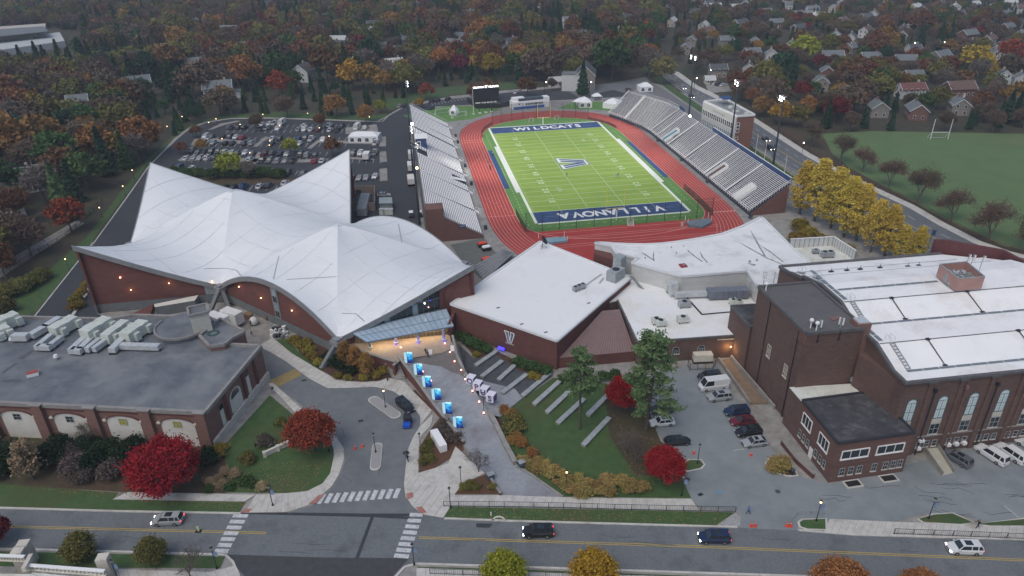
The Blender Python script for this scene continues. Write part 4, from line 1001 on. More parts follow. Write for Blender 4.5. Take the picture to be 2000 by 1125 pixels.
# --- old gymnasium
O=Vector((64.6,95.0,0));ex=Vector((.9915,.130,0));ey=Vector((-.150,.9887,0));ZG=16.0
def GY(a,b_,z=0):p=O+ex*a+ey*b_;return Vector((p.x,p.y,z))
gym=thing('gymnasium','big old brick gymnasium with stepped white roof and tall arched windows','gymnasium',O)
GL,GD=46.6,42.6
def GA(b_):return GL if b_<36 else lerp(GL,38,(b_-36)/6.6)
MB().prism([GY(0,0)[:2],GY(GL,0)[:2],GY(GL,36)[:2],GY(38,GD)[:2],GY(0,GD)[:2]],0,ZG-.4).build('wall',BRICKO,gym)
# stepped roof: flat strips rising in terraces towards the middle, (b0, z0, b1, z1)
prof=[(0,15.9),(3.2,16.0),(3.2,16.05),(8.6,18.0),(8.6,18.05),(15.2,18.1),(20.2,19.9),(20.2,19.95),(27.5,20.0),(27.5,19.9),(33.5,18.6),(33.5,18.2),(38.0,17.2),(38,17.0),(42.6,16.3)]
b=MB()
x0=0.0
for(b0,z0),(b1,z1)in zip(prof,prof[1:]):b.poly([GY(x0,b0,z0),GY(GA(b0),b0,z0),GY(GA(b1),b1,z1),GY(x0,b1,z1)])
b.build('roof',mat('gym_roof',(.76,.78,.78),(.81,.82,.82),.15,c3=(.64,.62,.6),s3=.13),gym)
b=MB();side=[GY(0,0,ZG-.4)]+[GY(0,q[0],q[1])for q in prof]+[GY(0,42.6,ZG-.4)]
b.poly(side[::-1]);b.poly([GY(GL,0,ZG-.4)]+[GY(GA(q[0]),q[0],q[1])for q in prof]+[GY(38,42.6,ZG-.4)]);b.build('gable_wall',BRICKO,gym)
b=MB()
for(b0,z0),(b1,z1)in zip(prof,prof[1:]):b.beam(GY(-.1,b0,z0+.15),GY(-.1,b1,z1+.15),.55,.5)
b.beam(GY(-.3,-.15,16.0),GY(GL,-.15,16.0),.6,.45);b.beam(GY(0,42.7,16.4),GY(38,42.7,16.4),.6,.6);b.build('coping',COPING,gym)
for bb,zz in((8.6,18.1),(20.2,20.05)):MB().beam(GY(.5,bb,zz),GY(GL,bb,zz),.09,.1).build('ridge_trim',DARK,gym)
for bb,zz in((33.5,18.62),(38.0,17.25)):MB().beam(GY(.5,bb,zz),GY(38 if bb>36 else 42,bb,zz),.1,.08).build('ridge_trim',HVACG,gym)
# grey solar-like walkway pads
WK=mat('walk_pad',(.15,.19,.22),(.18,.22,.25),1)
for bb,z0,a0,a1 in((2.6,16.06,2.2,57),(14.6,18.16,2.2,57),(24.5,20.07,2.0,26)):
 a=a0
 while a<min(a1,GL)-3:MB().poly([GY(a,bb,z0),GY(a+2.85,bb,z0),GY(a+2.85,bb+.6,z0),GY(a,bb+.6,z0)]).build('walk_pad',WK,gym);a+=3.0
for k in range(4):MB().poly([GY(.9,9.4+k*2.0-.0,18.15),GY(1.7,9.4+k*2.0,18.15),GY(1.7,11.2+k*2.0,18.15),GY(.9,11.2+k*2.0,18.15)]).build('walk_pad',WK,gym)
for k in range(6):MB().poly([GY(.9,21+k*2.1,20.07),GY(1.7,21+k*2.1,20.07),GY(1.7,22.9+k*2.1,20.07),GY(.9,22.9+k*2.1,20.07)]).build('walk_pad',WK,gym)
def roof_ladder(a,b0,z0,b1,z1,lb):
 t=thing('roof_ladder',lb,'ladder',GY(a,b0,z0),'ship ladders on the white gym roof')
 for s in(0,.8):MB().beam(GY(a+s,b0,z0+.1),GY(a+s,b1+.2,z1+.2),.09,.16).build('stringer',HVACG,t)
 for k in range(9):MB().box(GY(a+.4,lerp(b0,b1,k/8),lerp(z0,z1,k/8)+.15),(.8,.26,.05),.13).build('rung',HVACG,t)
 b=MB()
 for s in(0,.8):
  b.beam(GY(a+s,b1,z1),GY(a+s,b1,z1+1.2),.05,.05);b.beam(GY(a+s,b1+1.4,z1),GY(a+s,b1+1.4,z1+1.2),.05,.05);b.beam(GY(a+s,b1,z1+1.2),GY(a+s,b1+1.4,z1+1.2),.05,.05)
 b.build('handrail',DUCT,t)
roof_ladder(2.3,3.3,16.1,8.4,18.0,'grey ladder on the white gym roof slope nearest the street')
roof_ladder(1.6,15.3,18.2,20,19.9,'grey ladder on the second white gym roof slope from the street')
roof_ladder(1.4,33.4,18.3,31,19.2,'grey ladder behind the tower roof near the far slope of the gym roof')
roof_ladder(1.4,38.4,17.0,36.5,17.7,'small grey ladder farthest from the street on the gym roof')
for a,bb,z0,b1,z1 in((9.5,3.4,16.1,8.5,18.1),(10,15.4,18.2,20.1,20),(25.5,15.4,18.2,20.1,20),(27,3.4,16.1,8.5,18.1)):
 b=MB();b.beam(GY(a,bb,z0+.08),GY(a,b1,z1+.08),.14,.1);b.box(GY(a,b1,z1),(.7,.5,.2),.1);b.box(GY(a,bb,z0),(.9,.4,.08),.1);b.build('roof_drain',DARK,gym)
for a in(8,11.5,14.5,19,25,27.5):b=MB();q=GY(a,36.5-(.5 if a>20 else 0),17.6);b.box(q,(1.0,.6,.15),.3);b.tube(q,q+Vector((0,0,.9)),.05,n=5);b.build('roof_vent',DARK,gym)
# pink screened plant enclosure
en=thing('plant_screen','salmon pink open topped screen full of machinery on the gym roof','plant enclosure',GY(22.5,24,20))
e=[GY(18.3,24.7,0),GY(25.0,20.9,0),GY(29.8,25.0,0),GY(23.2,29.5,0)]
e=[G(1828,541,20.2),G(1866,570,20.2),G(1915,566,20.2),G(1880,536,20.2)]
PINK=mat('salmon_screen',(.36,.21,.18),(.41,.245,.21),.5,rough=.6)
for a,c in zip(e,e[1:]+e[:1]):MB().beam((a.x,a.y,21.7),(c.x,c.y,21.7),.12,2.6).build('screen',PINK,en);
for a,c in zip(e,e[1:]+e[:1]):MB().beam((a.x,a.y,23.05),(c.x,c.y,23.05),.2,.12).build('rim',HVACG,en)
cc=sum(e,Vector())/4
random.seed(5)
b=MB()
for k in range(26):
 q=cc+Vector((random.uniform(-2.6,2.6),random.uniform(-1.5,1.5),.3));b.box(q,(random.uniform(.3,.9),random.uniform(.3,.9),random.uniform(.5,1.9)),random.random())
b.build('machinery',HVACG,en)
for k in range(8):q=cc+Vector((random.uniform(-2.2,2.2),random.uniform(-1.2,1.2),2.0));MB().tube(q,q+Vector((0,0,.3)),.25,n=8).build('exhaust_stack',DUCT,en)
def mast(name,lb,p,h,grp=None,m=None,ant=3):
 t=thing(name,lb,'antenna',p,grp);MB().tube(p,p+Vector((0,0,h)),.07,n=6).build('pole',m or HVACG,t)
 for k in range(ant):a=k*2.1;MB().box(p+Vector((.35*math.cos(a),.35*math.sin(a),h-1.6)),(.22,.16,1.4),a).build('panel_antenna',WHT,t)
 return t
for i,(x,y)in enumerate(((1884,527),(1893,528),(1912,530))):mast('antenna_mast','thin %s antenna mast rising behind the salmon plant screen'%('left','middle','right')[i],G(x,y,20.1),3.6,'antenna masts behind the plant screen',ant=1)
mast('antenna_cluster','cluster of white cell antennas at the far left corner of the brick tower',Vector((48.9,121.4,20)),3.4,ant=5);mast('antenna_cluster','small white antenna at the back edge of the brick tower roof',Vector((51.5,123.0,20)),2.6,ant=1)
mast('antenna_cluster','white antenna panels on the front edge of the brick tower',Vector((57.5,105.9,20)),2.2,ant=2);mast('antenna_cluster','slim antenna near the front corner of the brick tower',Vector((53.6,105.6,20)),2.0,ant=1)
# front facade of the gym
W=WF(GY(0,0),GY(GL,0))
bay=5.72
for k in range(8):
 s=1.0+bay*k
 b=MB();wbox(b,W,s+3.35,s+4.1,0,15.3,.01,.3);b.build('pilaster',BRICKO,gym)
 wbox(MB(),W,s+3.0,s+4.5,15.5,15.95,.01,.55).build('cornice_block',COPING,gym)
 b=MB();b.beam(W(s+4.7,13.9,.35),W(s+4.7,0,.35),.14,.14);b.box(W(s+4.7,13.6,.35),(.5,.5,.6));b.build('downpipe',DARK if k%2==0 else BRICKR,gym)
 c=s+1.3;f=window(gym,W,c,7.7,1.75,4.6,2,2,arch=1,fm=mat('teal_frame',(.06,.13,.15)),gm=GLASSW,fw=.1,name='arched_window')
 b=MB()
 for j in range(1,4):b.beam(W(c-.87+j*.4375,7.8,.045),W(c-.87+j*.4375,11.3,.045),.025,.025)
 for j in range(1,6):b.beam(W(c-.87,7.7+j*.6,.045),W(c+.87,7.7+j*.6,.045),.025,.025)
 b.build('glazing_bars',mat('bar_pale',(.28,.36,.38)),f)
 wbox(MB(),W,c-.9,c+.9,6.5,7.55,.01,.07).build('spandrel',STONE,gym)
 window(gym,W,c,4.2,1.7,2.2,2,2,fm=HVACG,sill=STONE)
 for j in range(3):
  if k==0 and j<2:continue
  window(gym,W,s-.7+j*1.5,1.4,.85,1.3,1,2,fm=HVACG,sill=STONE)
 if k in(1,2):
  for j in range(3 if k==2 else 1):MB().box(W(s-.7+j*1.5,1.2,.35),(.7,.6,.55),.13).build('window_air_conditioner',WHT,gym)
wbox(MB(),W,0,GL,3.75,3.95,.01,.18).build('string_course',CONCD,gym)
wbox(MB(),W,2.4,4.0,0.4,3.0,.01,.1).build('door',mat('door_green',(.06,.085,.075)),gym)
t=hvac('air_conditioner','white wall mounted air conditioner above the ramp on the gym front',W(6.0,3.0,.5),(.9,.5,.5),.13,WHT,1,legs=False)
rp=thing('access_ramp','pale wooden access ramp leading up to the gym side door','ramp',G(1820,900))
q=[G(1800,882),G(1825,876),G(1862,924),G(1840,929)]
b=MB();b.prism([p[:2]for p in q],0,[.9,.9,.06,.06]);b.build('deck',mat('ramp_tan',(.36,.35,.28),(.42,.4,.33),1),rp)
for a,c in((q[0],q[3]),(q[1],q[2])):MB().beam((a.x,a.y,1.2),(c.x,c.y,.45),.12,.9).build('side_wall',CONCD,rp)
far=thing('far_parapet','dark red stepped brick wall rising behind the gym roof by the avenue','wall',GY(45,44));
fp=[GY(36.6,44),GY(38.8,43.6),GY(47.3,36.6),GY(47.5,20),GY(47.5,0)]
FPm=mat('brick_dark_red',(.1,.034,.036),(.12,.04,.042),.5)
for a,c in zip(fp,fp[1:]):MB().beam((a.x,a.y,9.7),(c.x,c.y,9.7),.6,19.4).build('wall_panel',FPm,far)
# the tower
TW=[(51.2,104.6),(62.0,106.0),(59.3,123.4),(48.3,122.0)];ZT=20.0
tw=thing('brick_tower','tall dark brick tower with grey flat roof beside the gym','tower',(51.2,104.6,0))
MB().prism(TW,0,ZT-.5).build('wall',BRICKO,tw);MB().prism(TW,ZT-.498,ZT-.3).build('roof',ROOFT,tw);parapet(tw,TW,ZT-.5,.6,.45,COPING,'coping')
W=WF(TW[3],TW[0]);
window(tw,W,W.L*.42,8.3,1.2,2.6,2,3,fm=STONE,gm=mat('half_lit',(.35,.33,.25),(.1,.1,.1),1.5),sill=STONE);window(tw,W,W.L*.78,8.0,1.2,2.6,2,3,fm=STONE,gm=mat('half_lit',(.35,.33,.25)),sill=STONE)
for s in(W.L*.3,W.L*.88):MB().beam(W(s,19.2,.15),W(s,0,.15),.13,.13).build('downpipe',DARK,tw)
for k in range(5):wbox(MB(),W,W.L-1.9+k*.42,W.L-1.9+k*.42+.2,17.6,19.4,.0,.22).build('corbel',BRICKR,tw)
W=WF(TW[0],TW[1])
for s in(2.2,6.2):b=MB();b.beam(W(s,19.8,.2),W(s,17.8,.2),.12,.12);b.beam(W(s-.3,18.2,.25),W(s+.3,18.2,.25),.12,.1);b.build('bracket',DARK,tw)
MB().box((61.7,107.2,0),(2.6,2.4,20.6),.13).build('chimney_stack',BRICKR,tw);MB().box((61.7,107.2,20.6),(2.0,1.9,.25),.13).build('chimney_cap',DUCT,tw)
MB().box((54.0,107.2,19.7),(1.4,.9,.35),.13).build('roof_hatch',DARK,tw);MB().box((58.3,109.5,19.7),(2.2,.9,.22),.3).build('roof_pad',mat('pad_pink',(.2,.11,.1)),tw)
for x,y in((53.2,105.6),(52.6,106.6),(49.2,120.5)):MB().tube((x,y,19.7),(x,y,21.2),.12,n=6).ball((x,y,21.3),.4,8).build('microwave_dish',WHT,tw)
AN=[(47.6,122.2),(51.5,122.6),(51.9,127.5),(46.6,129.5)]
an=thing('tower_annex','lower dark roofed brick annex at the back of the tower','building',(47.6,122,0))
AN=[(46.3,130.2),(47.8,121.6),(48.9,122.2),(58,124),(57,131)]
MB().prism(AN,0,10.5).build('wall',BRICKO,an);MB().prism(AN,10.502,10.7).build('roof',ROOFB,an);parapet(an,AN,10.6,.5,.3,COPING,'coping')
# link between the tower and the lower gym side
MB().prism([(61.5,105.0),(64.9,95.4),(66,100),(63,107)],0,15).build('link_wall',BRICKO,tw)
# sunken ramp west of the tower
rw=thing('side_ramp','long sunken ramp between pale walls along the foot of the brick tower','ramp',G(1440,740))
MB().prism([G(x,y)[:2]for x,y in((1408,705),(1424,702),(1500,790),(1465,790))],0,.25).build('ramp_floor',mat('ramp_brown',(.17,.12,.08),(.22,.16,.11),.8),rw)
for a,c in(((1403,706),(1464,792)),((1427,702),(1512,800))):A=G(*a);B=G(*c);MB().beam((A.x,A.y,.55),(B.x,B.y,.4),.35,1.1).build('side_wall',CONCD,rw)
# small brick building in front
SB=[G(1617,943)[:2],G(1777,921)[:2],G(1700,850)[:2],G(1560,850)[:2]]
SB=[(52.5,89.0),(66.1,91.3),(64.2,102.6),(50.9,100.4)]
sb=thing('brick_annex','two storey brick annex with dark roof and wide white framed windows','building',(52.5,89,0));ZS=8.6
MB().prism(SB,0,ZS-.3).build('wall',mat('brick_annex_mat',(.125,.068,.056),(.155,.084,.069),.8,stretch=(1,1,3),c3=(.12,.06,.05),s3=.2),sb);MB().prism(SB,ZS-.298,ZS-.1).build('roof',ROOFB,sb);parapet(sb,SB,ZS-.3,.5,.35,mat('coping_dark',(.03,.032,.04)),'coping')
SB2=[(50.9,100.4),(62.2,102.3),(61.9,105.5),(50.2,104.8)]
MB().prism(SB2,0,ZS-.5).build('rear_wall',BRICKO,sb);MB().prism(SB2,ZS-.498,ZS-.35).build('rear_roof',ROOFS,sb)
W=WF(SB[0],SB[1]);WL=WF(SB[3],SB[0])
for s in(3.6,10.0):window(sb,W,s,4.9,4.9,1.75,3,1,fm=WHT,fw=.16,sill=WHT,bw=.09)
for s in(2.0,3.6,5.2,7.9,10.0,11.4,12.7):window(sb,W,s,1.3,.9,1.6,2,2,fm=HVACG,sill=STONE)
for s in(2.6,8.0):window(sb,WL,s,4.6,2.9,2.3,3,1,fm=WHT,fw=.14,sill=WHT,bw=.08)
for s in(1.3,2.7,4.0,6.7,8.1,9.4):window(sb,WL,s,1.5,.7,1.5,1,2,fm=HVACG,sill=STONE)
wbox(MB(),W,0,W.L,3.6,3.75,.01,.1).build('string_course',BRICKO,sb);wbox(MB(),WL,0,WL.L,3.6,3.75,.01,.1).build('string_course',BRICKO,sb)
wbox(MB(),WL,4.8,5.9,.1,2.3,.01,.07).build('door',WHT,sb)
for p in((3.6,-1.2),(10.2,-1.0)):
 q=W(p[0]+.2,0,1.1);t=thing('light_well','dark grated light well with pale curb at the foot of the annex, %s'%('left one' if p[0]<5 else 'right one'),'light well',q,'light wells by the annex')
 MB().box(q,(3.0,1.7,.2),.165).build('curb',CONC,t);MB().box((q.x,q.y,.2),(2.4,1.2,.02),.165).build('grate',GRATE,t)
pwall('area_wall','low red brick wall beside the annex side door',[G(1526,868),G(1555,905),G(1588,935)],1.0,.35,BRICKM,zf=lambda y:0,raw=True)
for x,y,lb,m in((1589,746,'white condenser nearest the tower wall on the annex',WHT),(1601,745,'small pale condenser behind the stained annex roof',HVAC),(1621,743,'dark condenser left of the pair on the annex',HVACG),(1639,741,'dark condenser right of the pair on the annex',HVACG),(1667,749,'dark condenser alone by the gym wall',HVACG)):
 q=G(x,y,8.3);hvac('air_conditioner',lb,(q.x,max(q.y,101.5),8.2),(1.0,1.0,.9),.13,m,1)
 # --- grey roofed building on the left
Z2=8.0
GB=[(-55.0,101.0),(-51.6,122.6),(-58.5,123.4),(-59.2,128.0),(-63,131.5),(-66.5,134.5),(-84,136.2),(-88,134.6),(-130,138),(-140,120),(-132,109.0)]
gb=thing('grey_roof_building','long brick building with large grey flat roof full of pale machinery','building',(-55,101,0))
MB().prism(GB,0,Z2-.5).build('wall',BRICKR,gb);MB().prism(GB,Z2-.498,Z2-.35).build('roof',ROOFG,gb);parapet(gb,GB,Z2-.5,.75,.6,mat('coping_pale',(.22,.215,.21),(.28,.27,.26),.8),'coping')
W=WF((-132,109.0),(-55.0,101.0));S0=W.L
for k in range(7):
 c=S0-5.8-k*10.35;wbox(MB(),W,c+4.0,c+5.9,0,8.15,.01,.75).build('pier',BRICKR,gb);wbox(MB(),W,c+3.8,c+6.1,8.15,8.35,-.2,.9).build('pier_cap',mat('coping_pale',(.22,.215,.21)),gb)
 b=MB();b.poly(arch_pts(W,c-3.2,c+3.2,0,6.3,.04,14,.45));b.build('arch_panel',STUCCO,gb)
 b=MB();P=arch_pts(W,c-3.35,c+3.35,0,6.45,.1,14,.45)[2:]
 for a,q in zip(P,P[1:]):b.beam(a,q,.3,.2)
 b.build('arch_trim',BRICKM,gb)
 for s in(-1,1):MB().box(W(c+s*3.4,5.1,.2),(.7,.4,.35),-.1).build('impost',STONE,gb)
 f=window(gb,W,c,4.3,1.4,1.3,2,2,off=.05,fm=HVACG,gm=[mat('yellow_blind',(.4,.36,.03),rough=.5),mat('yellow_blind',(.4,.36,.03)),GLASS,GLASS,WARM,GLASS,GLASS][k])
wbox(MB(),W,0,W.L,6.9,7.1,.01,.12).build('string_course',BRICKM,gb)
W=WF(GB[0],GB[1])
wbox(MB(),W,-.2,W.L+.2,0,1.5,.01,.5).build('plinth',STONE,gb)
for s,w_,z0,z1 in((4.6,1.1,1.6,5.2),(14.8,1.1,1.6,5.6)):
 wbox(MB(),W,s-w_/2,s+w_/2,z0,z1,.01,.05).build('stone_panel',STUCCO,gb);window(gb,W,s,z1,w_,.9,1,1,fm=DARK,off=.05)
MB().poly(arch_pts(W,7.6,11.8,1.6,6.2,.03,12,.8)).build('arch_panel',STUCCO,gb);MB().poly(arch_pts(W,8.2,11.2,4.5,6.0,.06,12,.8)).build('arch_window',GLASS,gb)
for s in(6.2,13.0,17.8):wbox(MB(),W,s-.35,s+.35,1.5,7.4,.01,.3).build('pier',BRICKM,gb)
# round drum, stair tower, corner terrace
dq=G(360,641,8.0);MB().tube((dq.x,dq.y,7.7),(dq.x,dq.y,8.7),5.6,n=36).build('round_roof',ROOFG,gb);
b=MB()
for k in range(22):
 t0,t1=math.radians(-200+k*10),math.radians(-190+k*10);b.beam((dq.x+5.7*math.cos(t0),dq.y+5.7*math.sin(t0),8.75),(dq.x+5.7*math.cos(t1),dq.y+5.7*math.sin(t1),8.75),.35,.5)
b.build('drum_parapet',mat('coping_pale',(.22,.215,.21)),gb)
tq=G(393,653,8.0);st=MB();st.box((tq.x,tq.y+1.3,7.6),(3.7,3.7,5.4),.45);st.build('stair_tower',mat('tower_cream',(.42,.42,.37),(.5,.5,.45),.8),gb)
b=MB()
for s,q in((0,0),):
 hx=1.9
 R_=lambda x,y:(tq.x+x*math.cos(.45)-y*math.sin(.45),tq.y+1.3+x*math.sin(.45)+y*math.cos(.45),13.2)
 C4=[R_(-hx,-hx),R_(hx,-hx),R_(hx,hx),R_(-hx,hx)]
 for a,c in zip(C4,C4[1:]+C4[:1]):b.beam(a,c,.45,.5)
b.build('stair_tower_coping',mat('coping_pale',(.22,.215,.21)),gb);MB().box((tq.x,tq.y+1.3,13.0),(3.2,3.2,.05),.45).build('stair_tower_roof',ROOFG,gb)
CT=[G(x,y,8)[:2]for x,y in((392,663),(432,630),(480,655),(455,668),(440,680),(412,684))]
MB().prism(CT,0,8.6).build('corner_bay',BRICKR,gb);MB().prism(CT,8.602,8.7).build('corner_roof',ROOFG,gb);parapet(gb,CT,8.6,.6,.5,mat('coping_pale',(.22,.215,.21)),'corner_coping')
q=G(417,651,8.7);
b=MB()
for k in range(16):t0,t1=k*math.pi/8,(k+1)*math.pi/8;b.beam((q.x+1.0*math.cos(t0),q.y+1.0*math.sin(t0),8.75),(q.x+1.0*math.cos(t1),q.y+1.0*math.sin(t1),8.75),.5,.12)
b.build('green_ring',mat('green_ring',(.03,.09,.08)),gb)
# rooftop machinery
def unit(name,lb,pa,pb,w_,h,m,n=5,z=7.65,grp='pale machines on the grey roof'):
 a=G(*pa,z+h*.5);c=G(*pb,z+h*.5);a.z=c.z=z;t=thing(name,lb,'air conditioner',a,grp);d=(c-a);L_=d.length;rot=math.atan2(d.y,d.x)
 for k in range(n):q=a.lerp(c,(k+.5)/n);MB().box((q.x,q.y,z+.4),(L_/n*.97,w_,h*(1 if k%3 else .96)),rot).build('module',m,t)
 b=MB()
 for k in range(n+1):q=a.lerp(c,k/n);b.box((q.x,q.y,z),(.2,w_*.9,.42),rot)
 b.build('supports',DARK,t)
 for k in(1,n-1):
  q=a.lerp(c,(k+.5)/n)+Vector((-d.y,d.x,0)).normalized()*-(w_/2+.4);MB().box((q.x,q.y,z+.5),(1.2,.8,h*.7),rot).build('cabinet',m,t)
 return t
unit('air_handler','huge pale green air handler cut by the left picture edge',(-12,642),(36,622),2.6,2.6,HVAC)
unit('air_handler','smaller pale air handler in front of the left edge one',(-15,660),(20,646),2.2,2.2,HVAC,4)
unit('air_handler','pale green air handler next to the galvanised bent ducts',(104,652),(148,628),2.5,2.3,HVAC,6)
unit('air_handler','tallest pale green air handler, middle of the row on the grey roof',(166,660),(214,632),2.7,2.8,HVAC,6)
unit('air_handler','narrow pale green air handler between two bulky ones',(206,666),(248,636),2.0,2.3,HVAC,6)
unit('air_handler','pale green air handler nearest the round roof',(244,664),(284,637),2.6,2.5,HVAC,5)
def duct(lb,px,w_,h,z=7.65):
 P=[G(x,y,z+h)for x,y in px];t=thing('roof_duct',lb,'duct',(P[0].x,P[0].y,z),'galvanised ducts on the grey roof')
 for a,c in zip(P,P[1:]):
  d=(c-a).normalized()*w_*.45;MB().beam((a.x,a.y,z+.45+h/2),(c.x+d.x,c.y+d.y,z+.45+h/2),w_,h).build('duct_run',DUCT,t)
 b=MB()
 for a,c in zip(P,P[1:]):
  for k in range(3):q=a.lerp(c,k/2);b.box((q.x,q.y,z),(w_,.15,.46))
 b.build('supports',DARK,t)
duct('long galvanised duct ending in a T by the round roof',[(218,684),(242,660)],1.5,1.1);duct('straight galvanised duct lying across to the right below the round roof',[(236,675),(306,677)],1.3,1.0)
duct('U shaped pale duct left of the tallest air handler',[(100,655),(74,677),(95,678),(117,661)],1.1,1.0);duct('pair of stepped ducts in front of the tallest air handler',[(166,660),(141,683),(155,684),(180,660)],1.3,1.1)
duct('short double duct in front of the narrow air handler',[(196,662),(172,681)],1.0,1.1);duct('short duct next to the double duct',[(208,664),(186,680)],1.0,1.1);duct('blue grey duct rising behind the left machines',[(60,655),(86,640),(112,624)],1.5,1.2)
duct('low duct between the left edge machines',[(25,656),(48,656)],1.6,1.3)
for x,y,lb in((111,702,'small white mushroom vent alone on the grey roof'),(24,668,'tiny white vent near the left edge of the grey roof')):
 q=G(x,y,7.7);t=thing('roof_vent',lb,'vent',q);MB().tube(q,q+Vector((0,0,.6)),.3,n=8).build('stem',HVACG,t);MB().tube(q+Vector((0,0,.6)),q+Vector((0,0,1.1)),.5,.35,10).build('cap',WHT,t)
q=G(65,733,7.7);t=thing('roof_hatch','small red topped hatch with white letters on the grey roof','hatch',q);MB().box(q,(2.0,1.2,.7),.5).build('box',WHT,t);MB().box(q+Vector((0,0,.7)),(2.0,1.2,.08),.5).build('lid',mat('hatch_red2',(.3,.07,.06)),t)
for px in([(35,700),(60,684),(70,684),(45,702)],[(2,728),(30,708),(36,709),(8,729)],[(5,742),(40,740),(40,746),(5,747)],[(320,672),(385,652),(388,656),(322,676)]):
 stain(gb,px,7.66,mat('roof_patch',(.07,.075,.088),(.1,.105,.118),1),'roof_patch')
 # truck dock objects come later
 # --- balustraded building corner, bottom left
bb=thing('balustrade_terrace','pale roof terrace with white balustrade cut by the bottom left corner','building',G(80,1120))
for px,z in(([(-60,1120),(60,1121),(80,1128),(-60,1160)],3.0),([(62,1118),(215,1132),(230,1200),(50,1200)],2.6)):MB().prism([G(x,y,z)[:2]for x,y in px],0,z).build('roof_slab',ROOFS,bb)
def balus(pa,pb,z,n):
 a,c=G(*pa,z),G(*pb,z);MB().beam(a+Vector((0,0,.95)),c+Vector((0,0,.95)),.5,.18).build('rail',WHT,bb);MB().beam(a+Vector((0,0,.05)),c+Vector((0,0,.05)),.45,.15).build('rail_base',CREAM,bb)
 for k in range(n):q=a.lerp(c,(k+.5)/n);MB().tube(q,q+Vector((0,0,.9)),.14,.1,6).build('baluster',CREAM,bb)
balus((-40,1092),(52,1096),3.0,16);balus((52,1112),(208,1124),2.6,20)
for q in((62,1098),(52,1112),(215,1125)):MB().box(G(*q,0),(1.6,1.4,4.1),.1).build('pier',STONE,bb)
MB().beam(G(62,1085,3.7),G(62,1085,3.7)+Vector((0.4,-2.6,0)),.6,.8).build('pier_wall',STONE,bb)
# screened roof beside the ginkgos
sr_=thing('screened_roof_building','white roofed plant building ringed by pale panel screens below the ginkgos','building',G(1560,500))
Q=[G(x,y,8)for x,y in((1541,485),(1625,480),(1668,508),(1600,528),(1560,525))]
MB().prism([q[:2]for q in Q],0,7.9).build('wall',METW,sr_);MB().prism([q[:2]for q in Q],7.9,8.05).build('roof',ROOFS,sr_)
for a,c in((Q[0],Q[1]),(Q[1],Q[2])):
 n=9
 for k in range(n):p,q=a.lerp(c,(k+.03)/n),a.lerp(c,(k+.97)/n);MB().beam(p+Vector((0,0,1.3)),q+Vector((0,0,1.3)),.12,2.5).build('screen_panel',METW,sr_)
 MB().beam(a+Vector((0,0,2.6)),c+Vector((0,0,2.6)),.3,.15).build('screen_rail',WHT,sr_)
 b=MB()
 for k in range(n+1):p=a.lerp(c,k/n);b.beam(p,p+Vector((0,0,2.5)),.22,.22)
 b.build('screen_posts',HVACG,sr_)
hvac('air_conditioner','grey machine on the screened white roof below the ginkgos',G(1615,502,8.05),(3,1.6,1.2),.1,HVACG,2)
hvac('air_conditioner','small dark machine on the screened white roof, left of the larger one',G(1592,495,8.05),(1.6,1.0,.8),.1,HVACG,1)
# ================= STADIUM THINGS
# ---- west stand
def bench_mesh(L_,name,w_=.38,seatz=.42):
 b=MB();b.box((0,0,seatz),(w_,L_,.06));b.box((.1,0,0),(.1,L_,.02))if False else None
 n=max(2,int(L_/2.4))
 for k in range(n):b.box((0,-L_/2+(k+.5)*L_/n,0),(.06,.06,seatz))
 return b.mesh(name,ALU)
def MF(u,v,z,flip=0):
 M=Matrix(((cA,-sA,0,0),(sA,cA,0,0),(0,0,1,0),(0,0,0,1)));M.translation=F(u,v,z);return M
def put(mesh,name,par,M):
 o=link(name,mesh,par);o.matrix_world=M;return o
def putl(mesh,name,par,u,v,z,ang=0):
 o=bpy.data.objects.new(name,mesh);COL.objects.link(o);o.parent=par;o.location=F(u,v,z)-Vector(par['loc0']);o.rotation_euler=(0,0,FAZ+ang);o['loc0']=(0.,0.,0.)
 KIDS.setdefault(par.name,[]).append(o);return o
ws=thing('grandstand','west grandstand of silver benches with a small white roofed camera hut','grandstand',F(-50,0,0))
NR=27;U0,U1,Z0_,Z1_=-42.6,-58.5,1.3,10.2
vs=[63.5,56.3,38.3,27.8,26.6,10.2,-7.5,-25.4,-43.2,-61.5]
b=MB();
for i in range(NR):
 u0,u1=lerp(U0,U1,i/NR),lerp(U0,U1,(i+1)/NR);z=lerp(Z0_,Z1_,i/(NR-1))-.45
 P=[F(u0,-61.5),F(u0,63.5),F(u1,63.5),F(u1,-61.5)];b.prism([p[:2]for p in P],z-.5 if i else 0,z)
b.build('tread_deck',TREAD,ws)
secs=[(63.3,56.8),(55.8,38.8),(37.8,28.2),(26.2,10.7),(9.7,-7.0),(-8.0,-24.9),(-25.9,-42.7),(-43.7,-61.3)]
BM={}
